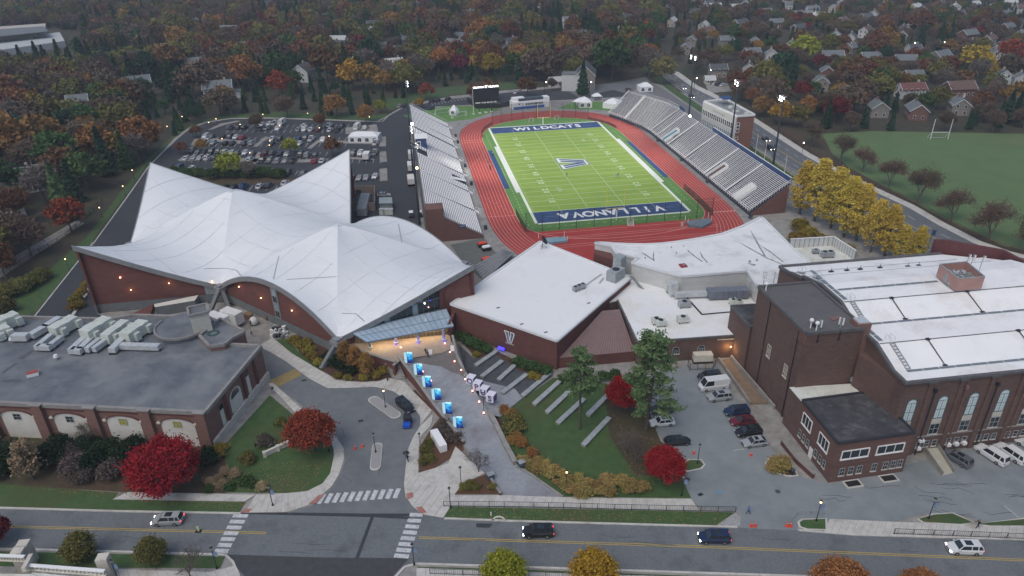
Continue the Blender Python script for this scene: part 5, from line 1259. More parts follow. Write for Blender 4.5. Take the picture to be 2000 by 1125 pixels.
for(va,vb)in secs:
 L_=round(va-vb,1);BM[L_]=BM.get(L_)or bench_mesh(L_,'bench')
 for i in range(NR):
  if(va,vb)==(9.7,-7.0)and i>NR-7:
   m2=BM.setdefault(10.5,bench_mesh(10.5,'bench'));putl(m2,'bench',ws,lerp(U0,U1,(i+.5)/NR),vb+5.4+6.2,lerp(Z0_,Z1_,i/(NR-1))-.45);continue
  if(va,vb)==(-8.0,-24.9)and i<8:
   m2=BM.setdefault(5.6,bench_mesh(5.6,'bench'));
   for vv in(-10.9,-22.0):putl(m2,'bench',ws,lerp(U0,U1,(i+.5)/NR),vv,lerp(Z0_,Z1_,i/(NR-1))-.45)
   continue
  if(va,vb)==(-43.7,-61.3)and i>NR-7.5:
   m2=BM.setdefault(13.4,bench_mesh(13.4,'bench'));putl(m2,'bench',ws,lerp(U0,U1,(i+.5)/NR),-50.4,lerp(Z0_,Z1_,i/(NR-1))-.45);continue
  putl(BM[L_],'bench',ws,lerp(U0,U1,(i+.5)/NR),(va+vb)/2,lerp(Z0_,Z1_,i/(NR-1))-.45)
for v in(56.3,38.3,10.2,-7.5,-25.4,-43.2):
 MB().beam(F(U0,v+.25,Z0_-.02),F(U1,v+.25,Z1_+.03),.62,.1).build('aisle',ALU,ws);MB().beam(F(U0,v-.5,Z0_-.02),F(U1,v-.5,Z1_+.02),.5,.08).build('dark_aisle',TREAD,ws)
MB().beam(F(U0,27.2,Z0_-.2),F(U1,27.2,Z1_-.3),1.4,.1).build('dark_aisle',TREAD,ws)
for v in(59,41,29.5,11.8,-6,-24,-41.8):
 MB().prism([F(-41.2,v)[:2],F(-41.2,v-1.6)[:2],F(-42.9,v-1.6)[:2],F(-42.9,v)[:2]],0,[.3,.3,1.2,1.2]).build('entry_steps',WHT,ws);MB().beam(F(-40.8,v,0),F(-40.8,v,1.1),.1,.1).beam(F(-40.8,v,1.1),F(-42.8,v,2.1),.07,.07).beam(F(-40.8,v-1.7,0),F(-40.8,v-1.7,1.1),.1,.1).beam(F(-40.8,v-1.7,1.1),F(-42.8,v-1.7,2.1),.07,.07).build('entry_rail',WHT,ws)
MB().beam(F(U0,-16.5,1.9),F(-47.8,-16.5,3.6),2.4,.12).build('blank_platform',WHT,ws)
b=MB();P=[F(U0+.3,-61.9),F(-54,-61.9),F(-54,-62.5),F(U0+.3,-62.5)]
b.prism([p[:2]for p in P],0,[.9,7.6,7.6,.9]);P=[F(-53.6,-57.9),F(-58.8,-57.9),F(-58.8,-62.6),F(-53.6,-62.6)];b.prism([p[:2]for p in P],0,10.4);b.build('brick_end_wall',mat('brick_stand',(.14,.07,.06),(.175,.085,.07),.6,stretch=(1,1,3),c3=(.12,.06,.052),s3=.15),ws)
MB().beam(F(U0+.2,-62.2,1.1),F(-53.9,-62.2,7.8),.7,.15).build('wall_coping',CONCD,ws)
Wn=WF(F(-58.8,-62.6),F(U0,-62.6));MB().poly([Wn(9.2,3.9,.05),Wn(11.4,3.9,.05),Wn(11.4,5.0,.05),Wn(9.2,5.0,.05)]).build('sign_panel',NAVY,ws);put_text('sign_lettering','TICKETS',.45,frame_mtx(Wn(10.3,4.45,.08),Wn.d,Vector((0,0,1))),WHT,ws)
b=MB();b.beam(F(-58.6,63.4,11.1),F(-58.6,-58,11.1),.07,.07);b.beam(F(-58.6,63.4,10.7),F(-58.6,-58,10.7),.05,.05)
for k in range(60):b.beam(F(-58.6,63-k*2.05,9.7),F(-58.6,63-k*2.05,11.1),.06,.06)
for z in(1.1,.75):b.beam(F(U0,63.6,1.3+z),F(U1,63.6,10+z),.07,.07)
for k in range(20):u=lerp(U0,U1,k/19);b.beam(F(u,63.6,lerp(1.3,10,k/19)),F(u,63.6,lerp(1.3,10,k/19)+1.1),.05,.05)
b.build('back_railing',mat('pale_rail',(.5,.52,.54)),ws)
b=MB()
for k in range(31):
 v=62-k*4.0;b.beam(F(-58.9,v,0),F(-58.9,v,10),.2,.2);b.beam(F(-58.9,v,0),F(-58.9,v-4 if k<30 else v,9.5),.1,.1)
b.build('steel_frame',mat('frame_grey',(.16,.18,.2)),ws)
hu=thing('camera_hut','navy camera hut with a white roof on the back rows of the west stand','hut',F(-56.3,5,8.5))
MB().prism([F(-54.6,3.2)[:2],F(-54.6,9)[:2],F(-58.4,9)[:2],F(-58.4,3.2)[:2]],8.0,12.2).build('cabin',NAVY,hu);MB().prism([F(-54.2,2.9)[:2],F(-54.2,9.3)[:2],F(-58.8,9.3)[:2],F(-58.8,2.9)[:2]],12.2,12.45).build('roof',WHT,hu)
Wn=WF(F(-58.4,3.2),F(-54.6,3.2));window(hu,Wn,1.0,9.0,1.0,2.2,1,2,fm=WHT,fw=.2)
# ---- east stand
es=thing('grandstand','east grandstand of silver benches bending round the far corner of the track','grandstand',F(47,0,0))
f0=[(41.3,-62),(41.5,30),(40.3,38.5),(36.4,51.8),(32.4,62.3)];b0=[(53.3,-62),(53.3,31.5),(52.0,42),(46.8,56),(43.0,66.0)]
NE=26;EZ0,EZ1=1.6,10.0
def rowp(i,k):t=i/NE;return F(lerp(f0[k][0],b0[k][0],t),lerp(f0[k][1],b0[k][1],t),lerp(EZ0,EZ1,i/(NE-1)))
b=MB()
for i in range(NE):
 for k in range(4):
  P=[rowp(i,k),rowp(i,k+1),rowp(i+1,k+1),rowp(i+1,k)];b.prism([p[:2]for p in P],P[0].z-.9 if i else 0,P[0].z-.45)
b.build('tread_deck',mat('stand_tread_east',(.022,.034,.055),(.035,.05,.075),.8),es)
esec=[(-61.5,-44.5),(-43.5,-26.8),(-25.8,-8.4),(-7.4,9.5),(10.5,22.6),(23.8,30)]
BM={}
for(va,vb)in esec:
 L_=round(vb-va,1);BM[L_]=BM.get(L_)or bench_mesh(L_,'bench',.25)
 for i in range(NE):
  u=lerp(41.3,53.3,(i+.5)/NE);z=lerp(EZ0,EZ1,i/(NE-1))-.45
  if(va,vb)in((-61.5,-44.5),(-43.5,-26.8),(10.5,22.6))and i<10:
   hole={(-61.5,-44.5):-52,(-43.5,-26.8):-31,(10.5,22.6):13.5}[(va,vb)]
   for a,c in((va,hole-1.6),(hole+1.6,vb)):
    l2=round(c-a,1);
    if l2<1:continue
    BM[l2]=BM.get(l2)or bench_mesh(l2,'bench',.25);putl(BM[l2],'bench',es,u,(a+c)/2,z)
   continue
  putl(BM[L_],'bench',es,u,(va+vb)/2,z)
def seg_benches(k0,k1,t0,t1):
 for i in range(NE):
  b=MB();pts=[rowp(i+.5,k0).lerp(rowp(i+.5,k0+1),t0)]
  for k in range(k0+1,k1):pts.append(rowp(i+.5,k))
  pts.append(rowp(i+.5,k1-1).lerp(rowp(i+.5,k1),t1))
  for a,c in zip(pts,pts[1:]):
   z=lerp(EZ0,EZ1,i/(NE-1));b.beam((a.x,a.y,z),(c.x,c.y,z),.25,.06);b.beam(((a.x+c.x)/2,(a.y+c.y)/2,z),((a.x+c.x)/2,(a.y+c.y)/2,z-.45),.06,.06)
  b.build('bench',ALU,es)
seg_benches(1,3,.08,.97);seg_benches(3,4,.06,.98)
def aisle(pa,pb,w_,m=ALU,name='aisle'):MB().beam(pa,pb,w_,.1).build(name,m,es)
for v in(-44,-26.3,-7.9,10):aisle(F(41.2,v+.2,EZ0+.02),F(53.4,v+.2,EZ1+.12),.6)
for v in(-44.6,-26.9,-8.5,9.4):aisle(F(41.2,v+.1,EZ0),F(53.4,v+.1,EZ1+.1),.5,TREAD,'dark_aisle')
PALE=mat('aisle_pale',(.42,.42,.42),(.5,.5,.49),1)
for v in(23.2,31):aisle(F(41.3,v,EZ0),F(53.4,v,EZ1+.3),1.1,PALE)
aisle(F(36.3,51.6,EZ0),F(46.9,56,EZ1+.3),1.4,PALE);aisle(F(32,62.7,EZ0),F(42.7,66.5,EZ1+.6),.8,PALE)
for v,col in((-52,mat('press_white',(.56,.56,.54))),(-31,mat('portal_brown',(.09,.06,.055))),(14.5,mat('portal_teal',(.03,.16,.22)))):
 P=[F(41.0,v-1.5),F(41.0,v+1.5),F(47,v+1.5),F(47,v-1.5)]
 MB().poly([(P[0].x,P[0].y,1.9),(P[1].x,P[1].y,1.9),(P[2].x,P[2].y,5.7),(P[3].x,P[3].y,5.7)]).build('portal_cover',col,es)
 b=MB()
 for q in(-1.6,1.6):b.beam(F(41,v+q,2.2),F(47,v+q,6.0),.18,1.1)
 b.beam(F(47,v-1.6,6.0),F(47,v+1.6,6.0),.18,1.1);b.build('portal_wall',WHT,es)
b=MB();
for(k0,t0,k1,t1)in((0,0,0,1),):b.beam(F(53.6,-62,10.6),F(53.6,-3,10.6),.15,1.5);b.beam(F(53.6,26,10.6),F(53.6,31.5,10.6),.15,1.5)
b.build('navy_screen',NAVY,es)
MB().beam(F(53.75,-62,11.4),F(53.75,-3,11.4),.3,.12).build('screen_cap',WHT,es)
b=MB();q=[rowp(NE,k)for k in(1,2,3,4)]
for a,c in zip(q,q[1:]):
 for z in(.5,1.5):b.beam(a+Vector((0,0,z-.4)),c+Vector((0,0,z-.4)),.06,.06)
 for k in range(14):p=a.lerp(c,k/14);b.beam(p+Vector((0,0,-.4)),p+Vector((0,0,1.1)),.07,.07)
b.build('back_railing',mat('pale_rail',(.5,.52,.54)),es)
b=MB()
for z in(.5,1.0):b.beam(F(41.3,-62.2,EZ0+z),F(53.3,-62.2,EZ1+z),.07,.07)
for k in range(16):b.beam(F(lerp(41.3,53.3,k/15),-62.2,lerp(EZ0,EZ1,k/15)-.3),F(lerp(41.3,53.3,k/15),-62.2,lerp(EZ0,EZ1,k/15)+1),.07,.07)
b.build('side_railing',ALU,es)
MB().prism([F(41.6,-61.9)[:2],F(53.3,-61.9)[:2],F(53.3,-62.1)[:2],F(41.6,-62.1)[:2]],0,[.7,9,9,.7]).build('brick_end_wall',mat('brick_stand',(.14,.07,.06)),es)
b=MB()
pp=[F(41.0,v,0)for v in(-61.5,-30,0,30)]+[F(39.9,38.8),F(36,51.8),F(32,62.6)]
for a,c in zip(pp,pp[1:]):
 n=max(2,int((c-a).length/1.6))
 for z in(1.9,2.5):b.beam((a.x,a.y,z),(c.x,c.y,z),.07,.07)
 for k in range(n):p=a.lerp(c,k/n);b.beam((p.x,p.y,1.2),(p.x,p.y,2.5),.08,.08)
b.build('front_railing',WHT,es)
b=MB()
for i in range(1,6):
 for v in[x for x in range(-60,22,2)]:
  if(v//2)%5==4:continue
  b.beam(F(41.5+i*.46,v,EZ0+i*.33+.1),F(41.5+i*.46,v+.9,EZ0+i*.33+.1),.3,.07);b.beam(F(41.6+i*.46,v,EZ0+i*.33+.1),F(41.6+i*.46,v,EZ0+i*.33+.45),.05,.05)
o=b.build('seat_backs',WHT,es);o['kind']='stuff'
# ---- press box
PB=[F(63.2,-2.3)[:2],F(70.4,-2.0)[:2],F(70.6,24)[:2],F(60.4,22.6)[:2]]
pb_=thing('press_box','white fronted press box with brick end and rooftop gear above the east stand','press box',F(63,-2.3,0))
MB().prism(PB,0,14.4).build('wall',mat('brick_press',(.2,.095,.07),(.23,.115,.085),.6,stretch=(1,1,3)),pb_);MB().prism(PB,14.402,14.5).build('roof',mat('roof_pressbox',(.2,.21,.21),(.28,.29,.28),.5),pb_);parapet(pb_,PB,14.4,.7,.5,WHT,'coping')
W=WF(PB[3],PB[0]);MB().prism([W(0,0,.02)[:2],W(W.L+.1,0,.02)[:2],W(W.L+.1,0,.5)[:2],W(-.1,0,.5)[:2]],5.0,14.5,bottom=True).build('white_front',mat('press_white',(.56,.56,.54),(.62,.62,.6),.8),pb_)
W2=WF(W(0,0,.5),W(W.L,0,.5));n=17
for k in range(n):window(pb_,W2,1.0+k*(W2 .L-2)/(n-1),9.6,1.05,2.1,1,2,fm=WHT)
for k in range(n):window(pb_,W2,1.0+k*(W2 .L-2)/(n-1),5.3,1.1,2.5,1,2,fm=WHT,gm=GLASSB)
We=WF(PB[0],PB[1])
for z in(8.5,10.0,11.2,5.6):window(pb_,We,.8,z,1.2,1.0,1,1,fm=WHT,fw=.15)
put_text('lettering','VILLANOVA STADIUM',.95,frame_mtx(W2(W2 .L*.5,13.0,.03),W2 .d,Vector((0,0,1))),mat('letter_grey',(.33,.34,.35)),pb_)
q=F(67,17,14.5);b=MB();b.prism([F(64.8,14.6)[:2],F(68.6,14.4)[:2],F(68.8,19)[:2],F(64.8,19.2)[:2]],17.0,[17.0+.2,17.6,17.6,17.2]);
for u,v in((65,14.8),(68.4,14.6),(68.6,18.8),(65,19)):b.beam(F(u,v,14.4),F(u,v,17.2),.08,.08)
b.build('blue_awning',NAVY,pb_)
random.seed(9)
for k in range(7):MB().box(F(random.uniform(64.5,69),random.uniform(0,12),14.5),(random.uniform(.8,2),random.uniform(.8,1.6),random.uniform(.5,1.4)),random.random()).build('roof_equipment',[HVAC,CREAM,HVACG][k%3],pb_)
# ---- flood light poles and real spot lights
LUM=mat('floodlight_glow',(1,1,1),emit=(1,.96,.88),estr=20)
def floodpole(lb,base,h,n,aim,power,spots=1):
 t=thing('floodlight_mast',lb,'floodlight',base,'floodlight masts of the stadium')
 MB().tube(base,base+Vector((0,0,h)),.42,.2,10).build('pole',STEEL,t)
 aimv=(Vector(aim)-base);aimv.z=0;aimv.normalize();side=Vector((-aimv.y,aimv.x,0));b=MB()
 for z in(h,h-1.1):b.beam(base+side*-1.9+Vector((0,0,z)),base+side*1.9+Vector((0,0,z)),.12,.12)
 b.build('cross_arm',HVACG,t);b=MB();
 for k in range(n):
  q=base+side*(-1.6+3.2*(k%((n+1)//2))/max(1,(n+1)//2-1))+Vector((0,0,h-(0 if k<(n+1)//2 else 1.1)))+aimv*.35
  MB().tube(q,q+aimv*.35+Vector((0,0,-.35)),.22,.42,8,caps=False).build('lamp_shade',HVACG,t);MB().ball(q+aimv*.33+Vector((0,0,-.3)),.27,6).build('bulb',LUM,t)
 l=bpy.data.lights.new('floodlight','SPOT');l.energy=power;l.spot_size=math.radians(78);l.spot_blend=.8;l.color=(1,.97,.88);l.shadow_soft_size=1.2
 o=bpy.data.objects.new('floodlight',l);COL.objects.link(o);o.location=base+aimv*1.3+Vector((0,0,h-.4));o.rotation_euler=(Vector(aim)-o.location).to_track_quat('-Z','Y').to_euler()
FP=36000
floodpole('tallest lit floodlight mast at the far end of the west stand',F(-60,36),26,3,F(5,35),FP)
floodpole('lit floodlight mast behind the middle of the west stand',F(-60.5,-2),18,4,F(5,0),FP)
floodpole('thick dark floodlight mast at the near end of the west stand',F(-60.5,-48),26,2,F(5,-25),FP*.5)
floodpole('lit floodlight mast behind the bend of the east stand',F(66,50),28,4,F(-5,35),FP*1.3)
floodpole('lit floodlight mast in front of the press box brick end',F(60,-6),29,4,F(-5,5),FP)
floodpole('lit floodlight mast near the ginkgo trees behind the east stand',F(64,-32),29,5,F(-5,-25),FP*.45)
for p,e in((F(-59,24,12.3),0),(F(64,44,3),0),(F(-59.4,-22,9.5),1)):
 t=thing('work_light',('bright round work light low behind the bend of the east stand' if e==0 and p.x>0 else 'bright white work light cluster on the back rail of the west stand' if e==0 else 'warm work light on the back rail of the west stand'),'lamp',p);MB().ball(p,.5,8).build('bulb',LUM if e==0 else LAMPY,t);MB().beam((p.x,p.y,0),p,.12,.12).build('post',DARK,t)
 # ---- goal posts
def goalpost(lb,v,s,m):
 t=thing('goalpost',lb,'goal post',F(0,v,.03),'football goal posts');q=F(0,v+s*1.0,.03)
 MB().tube(q,q+Vector((0,0,3.0)),.22,n=10).build('post_pad',WHT,t);MB().tube(q+Vector((0,0,2.8)),F(0,v-s*.6,3.25),.1,n=8).build('gooseneck',m,t)
 MB().tube(F(-2.85,v-s*.6,3.25),F(2.85,v-s*.6,3.25),.09,n=8).build('crossbar',m,t)
 for u in(-2.85,2.85):MB().tube(F(u,v-s*.6,3.2),F(u,v-s*.6,10.2),.07,n=8).build('upright',m,t)
GY_=mat('goal_yellow',(.75,.62,.12));goalpost('yellow goal post at the far end of the football field',55.9,1,GY_);goalpost('yellow goal post at the near end of the football field',-55.9,-1,GY_)
NET=mat('net_white',(.6,.62,.6),(.7,.72,.7),8,alpha=.3)
def sgoal(lb,p,ang,w_,h,d,m=WHT,grp=None):
 t=thing('goal',lb,'goal',p,grp);ca,sa=math.cos(ang),math.sin(ang)
 def q(x,y,z):return Vector((p.x+x*ca-y*sa,p.y+x*sa+y*ca,z))
 b=MB()
 for a,c in(((-w_/2,0,0),(-w_/2,0,h)),((w_/2,0,0),(w_/2,0,h)),((-w_/2,0,h),(w_/2,0,h)),((-w_/2,0,h),(-w_/2,d,0)),((w_/2,0,h),(w_/2,d,0)),((-w_/2,d,0),(w_/2,d,0)),((-w_/2,0,.05),(-w_/2,d,.05)),((w_/2,0,.05),(w_/2,d,.05))):b.tube(q(*a),q(*c),.07,n=6)
 b.build('frame',m,t);b=MB();b.poly([q(-w_/2,0,h),q(w_/2,0,h),q(w_/2,d,0),q(-w_/2,d,0)])
 for s in(-1,1):b.poly([q(s*w_/2,0,0),q(s*w_/2,0,h),q(s*w_/2,d,0)])
 b.build('net',NET,t)
sgoal('white soccer goal at the back of the practice turf',G(865,222),FAZ+.35,7.3,2.4,2,grp='soccer goals');sgoal('white soccer goal on the pavement beside the running track',G(898,229),FAZ+.45,7.3,2.4,1.8,grp='soccer goals')
sgoal('small lacrosse goal leaning left of the far goal post',F(-4.6,61),FAZ,1.8,1.8,1.6,CREAM);sgoal('small lacrosse goal right of the far goal post',F(7.6,62.5),FAZ,1.8,1.8,1.2,CREAM);sgoal('small grey lacrosse goal behind the near end zone',G(1230,437),FAZ+3.1,1.9,1.8,1.4,CREAM)
t=thing('rugby_goal','white tall rugby goal with net on the green sports field','goal',G(1835,271));A,C_=G(1817,272),G(1851,272)
for q in(A,C_):MB().tube(q,q+Vector((0,0,8.2)),.12,n=6).build('upright',WHT,t)
b=MB();b.tube(A+Vector((0,0,2.9)),C_+Vector((0,0,2.9)),.1,n=6);b.tube(A+Vector((0,2.5,0)),C_+Vector((0,2.5,0)),.08,n=6);b.tube(A+Vector((0,0,2.9)),A+Vector((0,2.5,0)),.08,n=6);b.tube(C_+Vector((0,0,2.9)),C_+Vector((0,2.5,0)),.08,n=6);b.build('crossbar',WHT,t)
MB().poly([A+Vector((0,0,2.9)),C_+Vector((0,0,2.9)),C_+Vector((0,2.5,0)),A+Vector((0,2.5,0))]).build('net',NET,t)
# ---- tall ball netting at both ends
NETD=mat('net_dark',(.02,.035,.025),alpha=.22)
def netting(lb,pts,h):
 t=thing('ball_netting',lb,'netting',pts[0],'ball netting at the ends of the field')
 for p in pts:MB().tube(p,p+Vector((0,0,h)),.09,n=6).build('net_pole',DARK,t)
 for a,c in zip(pts,pts[1:]):MB().poly([a,c,c+Vector((0,0,h)),a+Vector((0,0,h))]).build('net_panel',NETD,t)
netting('black netting on tall dark poles behind the near end zone',[G(x,y)for x,y in((1027.5,453.5),(1059,452),(1092,449),(1126,446.5),(1160,443),(1193,441),(1230,439),(1263,436),(1297,432.5),(1328,429),(1360,426.5),(1390,423))],6.3)
netting('black netting on tall dark poles behind the far end zone',[F(u,v)for u,v in((-22.5,61),(-18,63.6),(-12.8,65.6),(-7.5,66.6),(-1,67),(5,66.6),(11,65.3),(16.5,63.2),(21.5,59.5))],7.5)
for pts,lb in([[(-29.6,40),(-29.2,47),(-27,54),(-22.6,60.8)],'low dark fence round the far left bend of the infield'],[[(21.5,59.4),(25.5,54.5),(28.5,48.5),(29.8,42)],'low dark fence round the far right bend of the infield'],[[(-29.8,-46),(-29.8,-54),(-29.2,-60.8)],'dark net fence at the near left corner of the infield'],[[(30.2,-36),(30.4,-48),(30,-60.6)],'dark net fence at the near right corner of the infield']):
 P=[F(*p)for p in pts];t=thing('infield_fence',lb,'fence',P[0])
 h=2.2 if 'net' in lb else 1.3
 for a,c in zip(P,P[1:]):
  MB().poly([a,c,c+Vector((0,0,h)),a+Vector((0,0,h))]).build('mesh_panel',mat('net_green_dark',(.02,.04,.02),alpha=.65),t)
  for k in range(3):q=a.lerp(c,k/3);MB().beam(q,q+Vector((0,0,h)),.1,.1).build('post',DARK,t)
  # ---- track apron fence, bins
P=OUT;ring_px=[(-39.9,v)for v in range(-70,40,6)]
railing('track_fence','grey fence between the west stand walkway and the running track',[F(-40.0,-66),F(-40.0,36),F(-39.2,47),F(-36.5,57),F(-30,68),F(-20,75.5)],h=1.1,step=4.5,m=HVACG)
railing('track_fence','grey fence between the east stand walkway and the running track',[F(40.0,-66),F(40.0,30),F(38.5,47),F(35.5,57)],h=1.1,step=4.5,m=HVACG)
for i,(u,v)in enumerate(((-40.6,45),(-40.6,35.5),(-40.8,4),(-40.7,-16),(-40.9,-56),(40.6,40),(40.7,20),(41.0,-6),(40.7,-31),(40.8,-64))):
 t=thing('trash_bin','dark square bin on the %s stand walkway, %s from the far end'%('west' if u<0 else 'east',['first','second','third','fourth','fifth'][i%5]),'bin',F(u,v),'bins along the stands');MB().box(F(u,v),(.9,.9,1.1),FAZ).build('body',STEEL,t);MB().box(F(u,v,1.1),(1,1,.12),FAZ).build('lid',DARK,t)
 # ---- scoreboard
q=G(950,212);t=thing('scoreboard','large dark scoreboard with lit white lettering on top behind the far end','scoreboard',q);W=WF(G(924,214),G(975,210));SW=W.L
for s in(.2,.4,.62,.82):MB().beam(W(SW*s,0),W(SW*s,4),.35,.35).build('support',DARK,t)
wbox(MB(),W,0,SW,3.4,9.9,-.6,.2).build('display',mat('board_dark',(.014,.017,.024),rough=.4),t)
put_text('lettering','VILLANOVA',1.15,frame_mtx(W(SW*.24,10.4,.2),W.d,Vector((0,0,1))),mat('sign_glow',(1,1,1),emit=(1,1,1),estr=2.2),t,ext=.05,sx=.9);put_text('lettering','WILDCATS',1.15,frame_mtx(W(SW*.79,10.4,.2),W.d,Vector((0,0,1))),mat('sign_glow',(1,1,1)),t,ext=.05,sx=.9);put_text('emblem','V',1.9,frame_mtx(W(SW*.52,10.5,.25),W.d,Vector((0,0,1))),mat('sign_glow',(1,1,1)),t,ext=.05)
put_text('lettering','DOWN   TO GO   BALL ON   QTR',.75,frame_mtx(W(SW*.5,3.0,.2),W.d,Vector((0,0,1))),mat('sign_pale',(.7,.7,.7),emit=(.8,.8,.8),estr=.5),t,sx=.9)
t=thing('screen_fence','dark screen fence around the base of the scoreboard','fence',G(910,215));fp_=[G(913,199),G(930,212),G(976,211),G(1002,206)]
for a,c in zip(fp_,fp_[1:]):MB().beam(a+Vector((0,0,1.1)),c+Vector((0,0,1.1)),.1,2.2).build('panel',DARK,t)
for x,y in((937,221),(949,219.5),(960,218)):
 q=G(x,y);t=thing('speaker_post','black post with dark box on the practice turf, %s'%{937:'nearest the flagpole',949:'middle of three',960:'right one of three'}[x],'post',q);MB().tube(q,q+Vector((0,0,3.2)),.14,n=6).build('post',DARK,t);MB().box(q+Vector((0,0,2.6)),(1.2,.6,.9),.1).build('box',DARK,t);MB().box(q,(1.2,1.2,.25),.1).build('base',WHT,t)
q=G(925,223);t=thing('flagpole','tall white flagpole on the turf left of the scoreboard','flagpole',q);MB().tube(q,q+Vector((0,0,11.8)),.13,.08,8).build('pole',WHT,t);MB().tube(q,q+Vector((0,0,.2)),.7,n=10).build('base',CONC,t)
# ---- white field house
A,C_=G(1003,215),G(1073,208);W=WF(A,C_);t=thing('field_house','long low white field house with blue base and V emblem behind the track','building',A)
MB().prism([W(0,0)[:2],W(W.L,0)[:2],W(W.L,0,-6)[:2],W(0,0,-6)[:2]],0,3.6).build('wall',WHT,t);wbox(MB(),W,0,W.L*.86,0,1.3,.0,.08).build('blue_base',mat('royal_blue',(.03,.1,.35)),t)
wbox(MB(),W,W.L*.17,W.L*.84,3.62,4.7,-5.0,-.9).build('roof_box',mat('roof_slate',(.05,.07,.09)),t);wbox(MB(),W,.6,W.L*.35,3.6,5.0,-5.5,-2).build('roof_block',WHT,t);wbox(MB(),W,W.L*.86,W.L*1.0,3.6,4.8,-4,.0).build('end_block',WHT,t)
for k in range(8):window(t,W,W.L*(.36+k*.062),1.8,.85,.9,2,2,fm=HVACG)
put_text('emblem','V',1.6,frame_mtx(W(W.L*.16,2.4,.04),W.d,Vector((0,0,1))),NAVY,t,bold=.04)
# ---- tents
TW_=mat('tent_white',(.7,.72,.73),(.76,.78,.79),.8,rough=.6)
def tent(lb,pa,pb,d,h=2.4,rh=1.8,wins=0,opn=False,grp='white event tents'):
 A,C_=G(*pa),G(*pb);W=WF(A,C_);t=thing('tent',lb,'tent',A,grp);P=[W(0,0),W(W.L,0),W(W.L,0,-d),W(0,0,-d)]
 b=MB();R0,R1=W(min(W.L*.5,d*.45),h+rh,-d/2),W(W.L-min(W.L*.5,d*.45),h+rh,-d/2);T=[p+Vector((0,0,h))for p in P]
 b.poly([T[0],T[1],R1,R0]);b.poly([T[2],T[3],R0,R1]);b.poly([T[1],T[2],R1]);b.poly([T[3],T[0],R0]);b.build('canopy',TW_,t)
 if not opn:
  for i in range(4):MB().wallquad(P[i],P[(i+1)%4],0,h).build('side_wall',TW_,t)
 b=MB()
 for p in P:b.beam(p,p+Vector((0,0,h)),.15,.15)
 b.build('poles',WHT,t)
 for k in range(wins):b=MB();c=W.L*(k+.5)/wins;b.poly(arch_pts(W,c-.75,c+.75,.5,2.1,.04,8));b.build('window',GLASS,t);MB().beam(W(c,.5,.06),W(c,2.1,.06),.08,.05).build('window_bar',WHT,t)
 return t
tent('white marquee with four arched windows in the parking lot',(681,279),(739,279),6.5,2.7,1.3,4);tent('white pitched marquee with arched windows right of the field house',(1131,211),(1156,210),8,2.6,2.0,2);tent('open sided white marquee wing left of the pitched one',(1117,209),(1131,211),8,2.6,1.5,0,True)
tent('plain long white tent touching the bend of the east stand',(1177,211),(1206,214),8,2.5,1.8);tent('white tent with arched windows on the grass behind the east stand',(1249,180),(1275,179),6,2.6,1.8,2);tent('tiny peaked white tent between the soccer goals',(878,225),(891,226),3.2,2.2,2.4,1);tent('pale grey small gabled shed roof tent between the white marquees',(1158,197),(1176,196),3.5,2.0,1.4,0,True)
# ---- jumping pits
t=thing('vault_pit','grey landing mat with striped ends on the red track behind the near end zone','landing mat',G(1375,440));P=[G(x,y)for x,y in((1340,436),(1385,430),(1390,438),(1372,447),(1345,444))]
MB().prism([p[:2]for p in P],.03,.8).build('mat',mat('mat_slate',(.1,.14,.17),(.15,.19,.22),.8),t);
for x,y in((1338,433),(1343,440),(1383,427),(1389,433)):MB().beam(G(x,y),G(x,y)+Vector((0,0,2)),.12,.12).build('stand',WHT,t)
for k in range(5):MB().beam(G(1330,434+k*1.9,.2),G(1335,433.5+k*1.9,.2),.15,.15).build('striped_bar',CREAM,t)
t=thing('vault_pit','pale blue landing mat on the red track beyond the square white roof','landing mat',G(1085,472));MB().prism([G(x,y)[:2]for x,y in((1063,469),(1104,466),(1108,474),(1072,478))],.03,.7).build('mat',mat('mat_blue',(.16,.27,.33),(.22,.34,.4),.8),t)
for x,y in((1102,463),(1108,472),(1052,466)):MB().beam(G(x,y),G(x,y)+Vector((0,0,1.8)),.14,.14).build('stand',WHT,t)
# ---- yard between arena and stand
sheet('gear_yard',[(880,478),(945,465),(965,490),(985,505),(940,545),(905,515)],.02,mat('yard_green',(.1,.115,.105),(.13,.14,.13),.6))
random.seed(11)
t=thing('storage_deck','grey slatted deck in the gap between the arena tip and the square roof','deck',G(960,530))
e0,e1,t0,t1=G(926,532),G(948,562),G(985,497),G(1004,505)
for k in range(7):MB().beam(e0 .lerp(e1,k/7)+Vector((0,0,1.6)),t0 .lerp(t1,k/7)+Vector((0,0,1.6)),.75,.12).build('plank',mat('deck_grey',(.17,.18,.19),(.23,.24,.25),1),t)
# ---- structures beside the near end of the west stand (plant yard by arena)
t=thing('cooling_plant','fenced yard with a grey slatted cooling tower beside the arena wall','plant',G(710,405));P=[G(x,y)for x,y in((689,412),(733,412),(733,378),(689,380))]
for a,c in zip(P,P[1:]+P[:1]):MB().beam(a+Vector((0,0,1.5)),c+Vector((0,0,1.5)),.25,3.0).build('screen_wall',mat('plant_tan',(.22,.17,.14),(.27,.21,.17),.8),t)
a,c=G(706,411,2.5),G(714,380,2.5)
for k in range(16):q=a.lerp(c,(k+.5)/16);MB().box((q.x,q.y,.5),(3.0,.55,2.6),.02).build('coil',HVACG,t)
t=thing('storage_shed','grey roofed shed with pale tanks behind the arena arch','shed',G(755,410));MB().prism([G(x,y)[:2]for x,y in((743,412),(767,411),(766,401),(743,402))],0,2.6).build('wall',HVACG,t);MB().prism([G(x,y)[:2]for x,y in((742,413),(768,412),(767,400),(742,401))],2.6,2.75).build('roof',mat('shed_roof',(.25,.3,.33),(.3,.35,.37),1),t)
